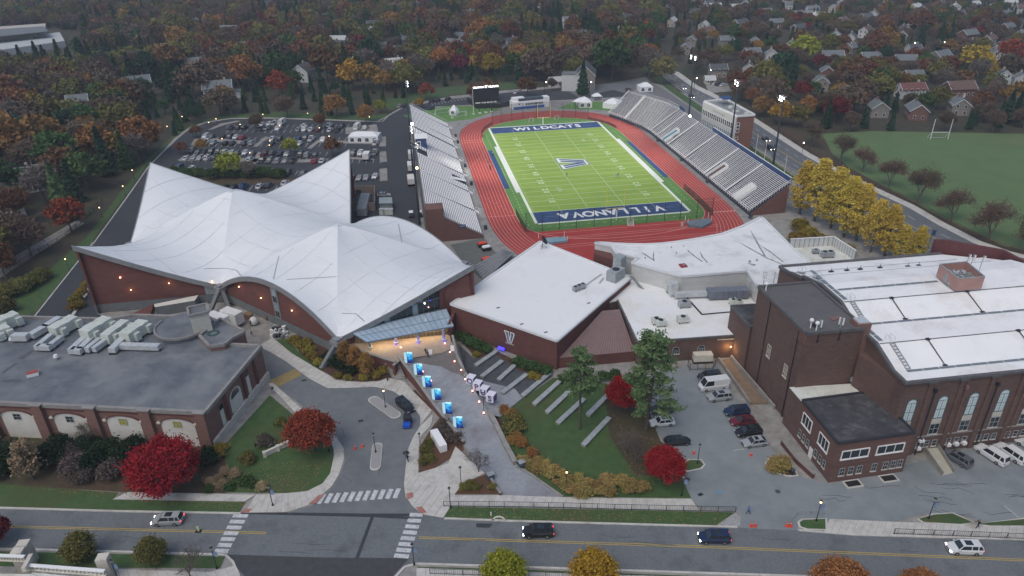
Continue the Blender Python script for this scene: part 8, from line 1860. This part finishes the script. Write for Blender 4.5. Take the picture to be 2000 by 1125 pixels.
while n_h<58:
 x,y=(hr_.uniform(1290,2010),hr_.uniform(-4,118))if n_h<36 else(hr_.uniform(330,1230),hr_.uniform(-4,110))
 q=G(x,y)
 if any(math.hypot(q.x-a,q.y-b_)<24 for a,b_,_,_ in HOUSE_AT):continue
 wc,rc=hr_.choice(['white','white','brick','cream','stone','white']),hr_.choice(['grey','slate','grey','brown','white']);n_h+=1
 house(x,y,hr_.uniform(10,14),8,hr_.uniform(4.6,6),wc,rc,hr_.uniform(-.4,1.5),'%s %s house, %s roof%s, %s'%(['small','wide','tall'][n_h%3],wc,rc,['',' among trees',' deep in trees',' half hidden'][n_h//3%4],zone(x,y)))
mh=house(1143,172,15,10,8.2,'stone','slate',1.45,'large grey stone and white house with fire stair beside the track',rh=4.5)
q=G(1128,168);MB().prism([(q.x-4,q.y-3),(q.x+3.5,q.y-3),(q.x+3.5,q.y+7),(q.x-4,q.y+7)],0,8.5).build('white_wing',HW['white'],mh);MB().prism([(q.x-4.2,q.y-3.2),(q.x+3.7,q.y-3.2),(q.x+3.7,q.y+7.2),(q.x-4.2,q.y+7.2)],8.5,8.8).build('wing_roof',HR['grey'],mh);HOUSE_AT.append((q.x,q.y,8,9))
house(1385,163,6,6,2.8,'white','white',.0,'small garage with a red door beside the stone house',chim=False);q=G(1385,166)
bigb=thing('warehouse','long beige commercial building with flat white roof at the far left','building',G(40,90));MB().prism([G(x,y)[:2]for x,y in((-60,98),(95,82),(96,68),(-60,80))],0,9).build('wall',HW['cream'],bigb);MB().prism([G(x,y,9)[:2]for x,y in((-60,78),(95,62),(85,52),(-60,62))],9,9.4).build('roof',HR['grey'],bigb);MB().prism([G(x,y)[:2]for x,y in((-60,120),(90,98),(130,92),(120,74),(-60,100))],0,4.5).build('low_wing',HR['white'],bigb)
for k in range(5):q=G(70+k*4.2,75,4.5);MB().box((q.x,q.y,4.6),(1.6,.4,2.2),.1).build('window',GLASS,bigb)
HOUSE_AT+=[(-355,575,25,9),(-380,560,25,9),(-330,575,15,9)]
sheet('suburb_lane',[(738,90),(752,110),(795,72),(782,66)],.02,ASPH);sheet('suburb_lane',[(240,250),(275,270),(290,262),(270,245)],.02,ASPH);sheet('suburb_lane',[(-40,540),(150,430),(165,436),(-40,570)],.02,CONCD);sheet('suburb_lane',[(1378,166),(1420,163),(1430,178),(1385,182)],.02,CONCD)
sheet('suburb_lane',[(1110,178),(1262,150),(1270,160),(1200,175),(1130,190)],.02,ASPH);sheet('rail_track',[(60,215),(128,158),(134,163),(72,222)],.05,CONCD);sheet('suburb_lawn',[(720,85),(760,82),(752,100),(722,100)],.015,GRASS)
# ================= EXPLICIT TREES
rng_=random.Random(3)
occ=[]
def T(px,py,h,kind,leafm,lb,r=None,name=None,cat='tree',var=None,grp=None):
 q=G(px,py);p=rng_.choice(VAR[kind])if var is None else var;base={'leafy':13.,'cone':15.,'bare':13.}.get(kind,13.);s=h/base
 o=plant(p,q,s,rng_.uniform(0,6.28),lb,name or{'leafy':'autumn_tree','cone':'evergreen_tree','bare':'bare_tree'}[kind],cat,grp,leafm);occ.append((q.x,q.y,(r or 5*s)));return o
 # fine protos for the foreground
FM=P('fm','leafy',9.5,5.0,'red',301,ncl=210,nl=110,leaf=.26,z0=1.0,sig=.11);FM2=P('fm2','leafy',8.5,4.0,'rustred',302,ncl=190,nl=95,leaf=.26,z0=1.6,shape='oval',sig=.12);FM3=P('fm3','leafy',5.6,2.7,'yellowgreen',303,ncl=110,nl=90,leaf=.22,z0=1.0,shape='flame',sig=.16)
FG=P('fg','leafy',19,4.5,'ginkgo',304,ncl=170,nl=48,leaf=.38,z0=3,shape='flame',sig=.13);PI=P('pi','pine',17.5,4.4,'pine',305,ncl=44,nl=24,leaf=.3,z0=8.5);PI2=P('pi2','pine',21,5.8,'pine',306,ncl=68,nl=24,leaf=.32,z0=5.0)
SMT=P('smt','leafy',5.8,1.5,'orange',307,ncl=50,nl=60,leaf=.24,z0=1.4,shape='flame',sig=.2);BR=P('br','bare',6.5,3,'twig',308,nl=1,leaf=.09);BR2=P('br2','bare',12,6,'brown',309,nl=4,leaf=.2)
def TF(proto,px,py,s,lb,name,leafm=None,z=0,sz=None,grp=None,cat='tree'):
 q=G(px,py,z);occ.append((q.x,q.y,3));return plant(proto,q,s*(1.1 if proto is FG else 1),rng_.uniform(0,6.28),lb,name,cat,grp,leafm,sz)
TF(FM,333,958,1.02,'large bright red maple in front of the grey roof building','maple_tree');TF(FM2,612,882,1.0,'rust red maple on the lawn corner by the drive','maple_tree','rustred');TF(FM2,1297,940,.78,'round crimson maple by the lot entrance','maple_tree','red');TF(FM2,1222,800,.86,'crimson maple behind the pine on the big lawn','maple_tree','red')
TF(PI,1132,838,.98,'tall thin pine with a bare trunk on the big lawn','pine_tree');TF(PI2,1262,842,1.0,'big spreading pine beside the crimson maple','pine_tree')
TF(FM3,162,1092,.85,'small dark olive green tree left of two on the street verge','street_tree','olive');TF(FM3,302,1098,.8,'small bronze green tree right of two on the street verge','street_tree','olive');TF(FM3,985,1148,1.12,'bright yellow green tree at the bottom edge','street_tree');TF(FM3,1158,1150,1.18,'golden yellow tree at the bottom edge beside the yellow green one','street_tree','amber');TF(FM2,1632,1185,.9,'orange brown thin tree at the bottom edge, left of two','street_tree','orange');TF(FM2,1795,1190,.75,'orange brown thin tree at the bottom edge, right of two','street_tree','orange');TF(FM2,-8,1065,.62,'small dark red tree cut by the left edge of the picture','street_tree','maroon')
for x,y,lb in((676,712,'small orange tree beside the terrace wall, left of three'),(697,722,'small orange tree beside the terrace wall, middle of three'),(718,735,'small orange tree beside the terrace wall, right of three')):TF(SMT,x,y,.95,lb,'small_tree')
TF(FG,1550,452,.0001,'x','tmp')if False else None
for x,y,s,lb in((1562,418,.8,'golden ginkgo nearest the east stand'),(1590,432,.92,'tall golden ginkgo, second from the stand'),(1622,446,.88,'golden ginkgo, third from the stand'),(1648,462,.85,'golden ginkgo in the middle of the row'),(1672,470,.8,'golden ginkgo behind the screened roof'),(1700,492,.72,'golden ginkgo left of the gap in the row'),(1727,500,.7,'golden ginkgo above the gym roof edge'),(1755,512,.5,'small golden ginkgo beside the banner post'),(1785,514,.5,'last small golden ginkgo of the row at the gym')):TF(FG,x,y,s,lb,'ginkgo_tree',grp='golden ginkgos along the avenue')
TF(BR,935,925,.85,'bare young tree between the plaza steps and the ramp','bare_tree');TF(BR,372,1128,.9,'bare bush tree at the bottom edge by the pavement','bare_tree');TF(BR,182,865,.95,'thin brown tree in front of the second arch','bare_tree','brown');TF(BR,1222,885,.9,'bare grey shrub tree below the big pine','bare_tree');TF(BR,1240,905,.8,'second bare grey shrub tree nearer the crimson maple','bare_tree')
TF(SMT,66,935,1.35,'tall pale beige columnar tree in the left shrub bed','columnar_tree','beige');TF(SMT,645,650,.6,'thin yellow vine tree against the arena arch wall','small_tree','gold')
for i,(x,y,s)in enumerate(((1585,285,.95),(1640,318,1.05),(1685,335,.85),(1735,366,.95),(1792,398,1.15),(1857,432,.95),(1930,470,1.1),(2010,490,1.0))):TF(BR2,x,y,s*1.0,'dark bare tree in the row along the sports field fence, %s from the press box'%ORD[i],'bare_tree','brown',grp='bare trees along the sports field')
# shrubs
SH=P('sh','leafy',2.0,1.6,'darkshrub',330,ncl=26,nl=46,leaf=.26,z0=.1,sig=.2);OG=P('og','leafy',1.6,1.1,'tan',331,ncl=26,nl=80,leaf=.2,z0=.1,sig=.26);BS=P('bs','leafy',4.5,3.0,'darkshrub',332,ncl=60,nl=60,leaf=.38,z0=.2,sig=.16)
def shrubs(lst,proto,leafm,lb,name,grp,z=0):
 for i,a in enumerate(lst):
  x,y,s=a[:3];q=GP(x,y)if z=='p' else G(x,y,z);occ.append((q.x,q.y,1));plant(proto,q,s*rng_.uniform(.9,1.1)*(.66 if proto is not BS else .72),rng_.uniform(0,6),lb+(', %s from left'%ORD[min(20,sorted(a_[0]for a_ in lst).index(x))]if len(lst)>1 else ''),name,'shrub',grp,leafm)
shrubs([(20,905,1.1),(105,905,1.15),(-30,890,1.2),(0,930,1.0),(215,895,1.1),(250,905,1.05),(190,915,1.0),(120,880,.9),(262,885,.9),(405,905,.8),(175,880,.9)],BS,'darkshrub','dark green shrub mass below the arched brick wall','shrub','dark shrubs below the arched wall')
shrubs([(150,925,1.0),(140,900,.9),(220,930,.85),(165,940,.8)],BS,'twig','leafless brown purple shrub below the arched brick wall','shrub','leafless shrubs below the arched wall')
shrubs([(425,893,1.3),(433,880,1.1)],SH,'yelshrub','yellow and red tinted shrub beside the corner of the grey roof building','shrub','tinted shrubs at the corner')
shrubs([(412,945,.9),(428,940,1.0),(440,925,1.0),(460,930,1.1),(512,955,1.1),(422,955,.9),(436,950,1.0),(402,940,.8)],OG,'beige','pale beige ornamental grass clump beside the pavement lamp','ornamental_grass','beige grasses by the pavement')
shrubs([(480,945,1.1),(450,955,.9),(495,950,.8),(410,960,.8)],SH,'green','low green shrub among the beige grasses','shrub','green shrubs among the grasses');shrubs([(485,903,1.3),(550,830,1.0)],SH,'olive','round bronze green shrub on the left lawn','shrub','round shrubs on the left lawn');shrubs([(520,870,1.4)],SH,'twig','grey leafless round bush on the left lawn','shrub',None)
shrubs([(575,672,1.2),(590,680,1.3),(603,690,1.3),(612,702,1.1),(622,712,1.0),(600,672,1.0),(680,742,.9),(710,742,.9),(735,737,1.0),(660,738,.8),(752,728,1.1),(745,715,.9)],SH,'yelshrub','yellow orange low shrub in the bed by the arena foot','shrub','yellow shrubs by the arena foot');shrubs([(655,712,1.4),(668,722,1.4),(685,730,1.2),(640,700,1.1)],SH,'darkshrub','dark evergreen shrub in the bed under the small orange trees','shrub','dark shrubs under the orange trees')
shrubs([(895,662,1.3),(908,667,1.4),(922,675,1.4),(937,682,1.3),(950,688,1.2),(1012,712,1.2),(1025,718,1.3),(1040,722,1.3),(1055,726,1.2),(1068,730,1.1),(1105,745,1.2),(1180,742,1.3),(1200,740,1.2)],SH,'green','dark green shrub at the foot of the square brick hall','shrub','green shrubs at the foot of the hall');shrubs([(930,697,1.0),(1040,738,1.1),(1050,742,.9)],OG,'yelshrub','golden grass clump on the dark terrace','ornamental_grass','golden grasses on the terrace')
shrubs([(985,805,1.3),(998,812,1.2),(1040,890,1.2),(1010,858,1.4),(1020,870,1.2),(1000,865,1.2)],OG,'orange','copper ornamental grass behind the curving ramp wall','ornamental_grass','copper grasses behind the ramp wall');shrubs([(1005,830,1.5),(1000,845,1.4),(1015,838,1.3)],SH,'olive','dark bronze shrub behind the curving ramp wall','shrub','bronze shrubs behind the ramp wall')
gl=[(1020+k*14+rng_.uniform(-3,3),900+k*8.5-abs(k-4)*1+rng_.uniform(-6,8),rng_.uniform(1.0,1.5))for k in range(9)]+[(1110+k*16,958+rng_.uniform(-8,10)+(0 if k<6 else-6),rng_.uniform(1.1,1.6))for k in range(10)]+[(1130+k*17,940+rng_.uniform(0,14),1.2)for k in range(7)]+[(1050+k*16,905+k*9,1.2)for k in range(5)]
shrubs(gl,OG,'tan','golden tan ornamental grass clump in the long bed below the big lawn','ornamental_grass','tan grasses of the long bed');shrubs([(1513,912,1.7),(1525,918,1.5),(1508,920,1.3),(1530,908,1.3)],OG,'tan','golden tan grass clump on the round island beside the annex','ornamental_grass','tan grasses of the round island')
shrubs([(860,842,1.1),(875,850,1.1),(888,862,1.2),(870,832,1.0)],SH,'twig','brown bush behind the white storage box','shrub','brown bushes behind the storage box');shrubs([(832,885,1.2),(840,900,1.1),(828,905,1.0),(838,870,1.0),(905,955,1.0),(918,952,1.1),(930,955,1.0),(962,955,.9)],OG,'olive','low olive plant in the planting bed beside the plaza steps','shrub','olive plants beside the steps')
shrubs([(150,590,1.4),(160,575,1.3),(170,560,1.2),(158,600,1.2),(145,605,1.2)],SH,'yelshrub','yellow shrub between the service drive and the arena wall','shrub','yellow shrubs by the service drive');shrubs([(20,580,1.0),(45,570,1.1),(70,555,1.0),(10,610,1.1),(85,545,.9)],BS,'olive','brown green shrub beside the service drive','shrub','shrubs beside the service drive')
shrubs([(340+k*13,346+rng_.uniform(-4,6),rng_.uniform(.7,1.1))for k in range(17)],BS,'green','green brown shrub in the bed between the lot and the arena roof','shrub','shrubs of the lot bed');shrubs([(1560,450,1.2),(1580,470,1.2),(1600,480,1.1),(1555,475,1.0),(1625,488,1.1),(1650,500,1.1)],BS,'yelshrub','yellow green bush under the ginkgo trees','shrub','bushes under the ginkgos')
# distinctive mid and far trees (px base, height m, kind)
X=[(95,305,16,'leafy','orange','orange tree between the railway and the service drive'),(62,500,12,'bare','brown','brown bare tree beside the left lane fence'),(12,545,11,'bare','rust','small reddish bare tree at the left edge by the lane'),(172,372,13,'leafy','green','dense green tree touching the service drive'),(228,318,11,'leafy','olive','olive tree at the bend of the service drive'),(150,395,15,'cone','conifer','dark conifer behind the large green pine'),(90,395,14,'bare','grey','grey bare tree left of the large green pine'),(262,300,9,'leafy','brown','low brown tree left of the lot entrance curve'),(5,400,15,'leafy','green','green tree half cut by the left edge'),(70,340,14,'bare','brown','brown bare tree right of the big orange one'),(453,345,9,'leafy','lime','bright green willow in the lot bed behind the arena roof'),(487,350,7,'bare','grey','grey bare shrub tree right of the bright green willow'),(568,302,6.5,'leafy','lime','small yellow green tree between the parked cars'),(395,296,5,'leafy','gold','small golden tree at the left end of the fourth lot row'),(385,268,5,'leafy','rust','small rust tree at the left end of the second lot row'),(357,302,5,'leafy','rust','small rust tree by the fourth lot row end lamp'),(650,305,7,'leafy','rust','rust orange tree just behind the arena corner tip'),(502,255,8,'bare','brown','brown bare tree in the farthest lot row'),(628,252,7.5,'bare','rust','reddish bare tree beside the dark red car'),(715,240,8,'leafy','orange','orange flame shaped tree behind the white marquee'),(744,221,6,'leafy','lime','small lime tree beside the lot exit'),(819,212,5,'leafy','gold','small yellow tree behind the west stand corner'),(834,194,8,'leafy','rustred','orange red tree on the verge behind the west stand'),(930,200,9,'leafy','rust','rust tree hidden behind the scoreboard, left one'),(956,196,10,'leafy','rust','rust tree behind the scoreboard, right one'),(1030,190,10,'leafy','rust','brown rust tree behind the field house'),(1078,178,7,'bare','brown','bare brown tree left of the big stone house'),(1138,185,17,'cone','conifer','tall dark conifer in front of the big stone house'),(1195,158,22,'leafy','green','huge green evergreen right of the big stone house'),(1488,228,9,'leafy','orange','bright orange tree behind the press box'),(1568,130,17,'leafy','lime','yellow green round tree amid the right houses'),(1525,165,18,'cone','conifer','dark tall evergreen left of two near the press box mast'),(1545,175,17,'cone','conifer','dark tall evergreen right of two near the press box mast'),(1630,240,11,'leafy','maroon','deep maroon tree behind the bare row'),(1900,150,16,'leafy','gold','broad golden tree in the upper right'),(1970,130,15,'leafy','rustred','red tree at the right edge of the upper right'),(1795,70,17,'leafy','rust','big rust tree in the upper right woods'),(1725,98,14,'leafy','orange','orange rust tree among the right houses'),(1210,40,15,'leafy','rust','rust tree at the top middle'),(590,120,15,'leafy','orange','orange tree behind the white black roofed house'),(485,175,17,'leafy','orange','broad amber tree left of the white black roofed house'),(548,190,13,'leafy','rustred','rust red tree beside the white black roofed house'),(640,160,19,'leafy','rust','tall rust tree right of the white black roofed house'),(690,175,15,'leafy','gold','wide golden tree behind the parking lot hedge'),(705,110,13,'leafy','maroon','dark crimson tree beside the white black roofed far house'),(868,142,15,'leafy','orange','orange golden tree beside the steep roofed white house'),(905,128,12,'leafy','red','crimson tree below the steep roofed white house'),(942,95,20,'leafy','orange','tall amber tree in the upper middle'),(965,150,13,'leafy','gold','yellow olive tree above the scoreboard'),(1060,140,20,'bare','olive','large bare olive tree above the field house'),(353,100,16,'leafy','orange','amber tree left of the long white house'),(20,325,19,'leafy','orange','big orange tree at the left edge'),(200,320,15,'leafy','orange','orange brown tree beside the left service drive'),(130,430,19,'cone','pine','large dark green pine left of the service drive'),(110,330,14,'leafy','green','green tree between two orange trees at the left'),(35,440,13,'bare','rust','reddish bare tree at the left edge'),(235,170,18,'cone','conifer','dark conifer in the upper left, left of the group'),(262,172,19,'cone','conifer','dark conifer in the upper left, right of the group'),(205,160,17,'cone','conifer','dark conifer beyond the railway at the left'),(565,75,18,'cone','conifer','dark conifer in the upper middle left')]
for a in X:T(*a[:3],a[3],a[4],a[5])
# ================= WOODS
NOGO=[[tuple(G(*p)[:2])for p in((-90,150),(150,128),(160,60),(-90,62))],CAMPUS,[tuple(G(*p)[:2])for p in SPORT],[tuple(G(*p)[:2])for p in FR_L+[(x+26,y-8)for x,y in FR_R[::-1]]],[tuple(G(*p)[:2])for p in((1478,236),(1590,262),(1700,256),(2100,262),(2300,300),(2300,700),(1900,600),(1700,430))],[tuple(G(*p)[:2])for p in((735,96),(752,112),(798,72),(780,66))],[tuple(G(*p)[:2])for p in((1120,190),(1110,172),(1190,158),(1262,130),(1262,160),(1300,180))],[tuple(G(*p)[:2])for p in((60,212),(128,155),(138,163),(75,232))],[tuple(G(*p)[:2])for p in((-60,700),(-60,600),(100,500),(160,445),(230,380),(290,310),(300,330),(190,480),(60,640))],[tuple(G(*p)[:2])for p in((745,205),(850,172),(1010,165),(1110,160),(1110,180),(850,200),(760,225))],[tuple(G(*p)[:2])for p in((1375,158),(1430,158),(1435,182),(1380,186))]]
CAPS={};pts=[]
rw_=random.Random(77);Y=150.0
while Y<1180:
 half=Y*.80+60;X_=-half
 st_=9.6 if Y<650 else 11.5
 while X_<half:
  x=X_+rw_.uniform(-4.2,4.2);y=Y+rw_.uniform(-4.2,4.2);X_+=st_
  px,py=PJ(x,y)
  if px<-90 or px>2110 or py>700:continue
  if any(inpoly(x,y,q)for q in NOGO):continue
  if rw_.random()<(.34 if px>1290 and py<235 else .16):continue
  ok=True;cap=99
  for hx,hy,hr,hh in HOUSE_AT:
   dx,dy=x-hx,y-hy;D=math.hypot(hx,hy);ux,uy=-hx/D,-hy/D;al=dx*ux+dy*uy;ac=abs(dx*uy-dy*ux)
   if math.hypot(dx,dy)<hr+2.5 or(0<al<16 and ac<hr+2.5):ok=False;break
   if 0<al<75 and ac<hr+5:cap=min(cap,6+al*.16)
  if not ok:continue
  if any((x-a)**2+(y-b_)**2<(r+2.6)**2 for a,b_,r in occ):continue
  pts.append((x,y,px,py));CAPS[(x,y)]=cap
 Y+=st_*.9
def palette(x,y,px,py):
 n=noise.noise(Vector((x*.013,y*.013,3.1)));m=noise.noise(Vector((x*.05,y*.05,9.7)));r=rw_.random()
 if 470<px<790 and 178<py<226 or(270<px<400 and 200<py<300)or(830<px<1000 and 150<py<178):return('cone','conifer' if r<.55 else 'green' if r<.85 else 'spruce',rw_.uniform(6,9.5))
 if px>1560 and 235<py<300:return('cone','conifer',rw_.uniform(13,18))if r<.6 else('bare','brown',12)
 if n+m*.6>.28 or r<.1:return('cone','conifer' if rw_.random()<.7 else 'green',rw_.uniform(12,19))
 if r<.28:return('leafy',rw_.choice(['brown','brown','rust','brown']),rw_.uniform(10,17))
 if r<.35:return('leafy','rust',rw_.uniform(10,16))
 if r<.53:return('leafy','olive',rw_.uniform(10,17))
 if r<.585:return('leafy','orange',rw_.uniform(9,15))
 if r<.62:return('leafy',rw_.choice(['maroon','gold','rustred']),rw_.uniform(8,12))
 if r<.70:return('leafy','green',rw_.uniform(9,15))
 return('bare',rw_.choice(['grey','brown','brown']),rw_.uniform(11,17))
tre=[(p,)+palette(*p)for p in pts]
tre.sort(key=lambda t:t[0][1]**2+t[0][0]**2)
LIM={'leafy':265,'cone':200,'bare':200};cnt={'leafy':0,'cone':0,'bare':0};rest=[]
CN2=dict(brown='brown leaved',rust='rust leaved',olive='olive leaved',orange='orange leaved',maroon='maroon leaved',gold='golden leaved',rustred='orange red leaved',green='dark green leafy',conifer='dark',spruce='blue green',grey='grey')
for(x,y,px,py),kind,lm,h in tre:
 cnt[kind]+=1;h=min(h,CAPS[(x,y)])
 if px>1290:h*=.8
 if cnt[kind]>LIM[kind]:rest.append((x,y,kind,lm,h));continue
 nmk={'leafy':'autumn_tree','cone':'evergreen_tree','bare':'bare_tree'}[kind]
 lb='%s %s in the %s'%(CN2[lm],{'leafy':'tree','cone':'evergreen','bare':'bare branched tree'}[kind],zone(px,py))if not(kind=='bare' and lm=='brown')else 'brown bare branched tree in the %s'%zone(px,py)
 plant(rw_.choice(VAR[kind]),(x,y,0),h/{'leafy':13,'cone':15,'bare':13}[kind]*(1.06 if kind=='leafy' else 1),rw_.uniform(0,6.28),lb,nmk,'tree',lb+'s' if False else 'trees: '+lb,lm)
 # the rest: one object, instances of merged prototypes
pc=bpy.data.collections.new('tree_prototypes')
combos=sorted(set((k,lm)for _,_,k,lm,_ in rest));idx={}
for k,lm in combos:
 for vi,v in enumerate(VAR[k][:2]):
  bmm=bmesh.new();mats_=[]
  for ch in KIDS[v.name]:
   i0=len(bmm.faces);bmm.from_mesh(ch.data);bmm.faces.ensure_lookup_table()
   mats_.append(FOL[lm]if ch.name.split('.')[0]in('crown','twigs')else ch.data.materials[0])
   for f in bmm.faces[i0:]:f.material_index=len(mats_)-1
  me=bpy.data.meshes.new('tree_kind');bmm.to_mesh(me);bmm.free()
  for m_ in mats_:me.materials.append(m_)
  n_='tree_kind_%03d'%len(idx);o=bpy.data.objects.new(n_,me);pc.objects.link(o);idx[(k,lm,vi)]=len(idx)
me=bpy.data.meshes.new('distant_woods');me.from_pydata([(x,y,0)for x,y,*_ in rest],[],[])
ai=me.attributes.new('kind_id','INT','POINT');asz=me.attributes.new('size','FLOAT','POINT');ar_=me.attributes.new('turn','FLOAT','POINT')
ai,asz,ar_=[me.attributes[q]for q in('kind_id','size','turn')]
for i,(x,y,k,lm,h)in enumerate(rest):ai.data[i].value=idx[(k,lm,rw_.randint(0,1))];asz.data[i].value=h/{'leafy':12.3,'cone':15,'bare':13}[k];ar_.data[i].value=rw_.uniform(0,6.28)
wo=link('distant_woods',me,kind='stuff',label='mass of autumn woods filling the far distance',cat='woods')
ng=bpy.data.node_groups.new('woods','GeometryNodeTree');ng.interface.new_socket('Geometry',in_out='INPUT',socket_type='NodeSocketGeometry');ng.interface.new_socket('Geometry',in_out='OUTPUT',socket_type='NodeSocketGeometry')
N=ng.nodes;gi=N.new('NodeGroupInput');go=N.new('NodeGroupOutput');ip=N.new('GeometryNodeInstanceOnPoints');ci=N.new('GeometryNodeCollectionInfo');ci.inputs['Collection'].default_value=pc;ci.inputs['Separate Children'].default_value=True;ci.inputs['Reset Children'].default_value=True
def na(nm,ty):q=N.new('GeometryNodeInputNamedAttribute');q.data_type=ty;q.inputs['Name'].default_value=nm;return q
a1,a2,a3=na('kind_id','INT'),na('size','FLOAT'),na('turn','FLOAT');cx_=N.new('ShaderNodeCombineXYZ');ng.links.new(a3 .outputs['Attribute'],cx_.inputs[2]);er=N.new('FunctionNodeEulerToRotation');ng.links.new(cx_.outputs[0],er.inputs[0])
ng.links.new(gi.outputs[0],ip.inputs['Points']);ng.links.new(ci.outputs[0],ip.inputs['Instance']);ip.inputs['Pick Instance'].default_value=True;ng.links.new(a1 .outputs['Attribute'],ip.inputs['Instance Index']);ng.links.new(er.outputs[0],ip.inputs['Rotation']);ng.links.new(a2 .outputs['Attribute'],ip.inputs['Scale']);ng.links.new(ip.outputs[0],go.inputs[0])
md=wo.modifiers.new('woods','NODES');md.node_group=ng
# warm and white lamps seen among the far trees
for i,(x,y)in enumerate(((25,28),(50,36),(113,38),(84,42),(788,142),(447,63),(1840,10),(1870,10),(1388,137),(1582,102),(1663,83),(1677,122),(1780,87),(1787,84),(1845,82),(1870,82),(1513,220),(1570,279),(1472,131),(1105,141),(1739,61))):
 q=G(x,y,5);t=thing('far_lamp','tiny lit lamp in the %s'%zone(x,y),'lamp',(q.x,q.y,0),'tiny far lamps');MB().tube((q.x,q.y,0),(q.x,q.y,5),.08,n=5).build('post',DARK,t);MB().ball((q.x,q.y,5),0.22,6).build('bulb',LAMPW if i%3 else LAMPY,t)
 # ================= leaves scattered on the verges
rng=np.random.default_rng(9);C=[]
for px in([(868,990),(1436,1001),(1400,1028),(862,1011)],[(-50,945),(230,962),(480,981),(468,1001),(-50,988)],[(440,900),(640,900),(600,960),(440,960)],[(1180,800),(1290,862),(1330,930),(1240,950)]):
 q=[G(*p)for p in px]
 for _ in range(420):u,v=rng.uniform(0,1,2);a=q[0].lerp(q[1],u);b_=q[3].lerp(q[2],u);c=a.lerp(b_,v);C.append((c.x,c.y,.07))
o=link('fallen_leaves',quads_mesh('fallen_leaves',leaf_quads(np.array(C),.16,rng,up=4),mat('fallen_leaf',(.3,.2,.08),(.16,.09,.04),3)),kind='stuff',label='fallen leaves scattered on the grass',cat='leaves')
# ================= haze
span=1300
hz=mat('haze_dummy',(1,1,1));HM=bpy.data.materials.new('haze');HM.use_nodes=True;n=HM.node_tree;n.nodes.remove(n.nodes['Principled BSDF']);pv=n.nodes.new('ShaderNodeVolumePrincipled');pv.inputs['Density'].default_value=HAZE;pv.inputs['Color'].default_value=(.75,.85,1,1);n.links.new(pv.outputs[0],n.nodes['Material Output'].inputs['Volume'])
if HAZE>0:MB().prism([(-1300,-250),(1300,-250),(1300,1700),(-1300,1700)],-1.5,CH+6,bottom=True).build('haze',HM,kind='stuff',label='thin bluish evening haze',cat='haze')
# ================= remove the prototypes themselves
def kill(o):
 for c in KIDS.get(o.name,[]):kill(c)
 bpy.data.objects.remove(o)
for r in list(CAR.values())+[LP]+ALLP:kill(r)
for o in bpy.data.objects:
 if 'loc0' in o:del o['loc0']
 if o.parent is not None:
  for k in('category',):
   if k in o:del o[k]
 if o.type=='EMPTY' and o.get('group')is None and 'group' in o:del o['group']
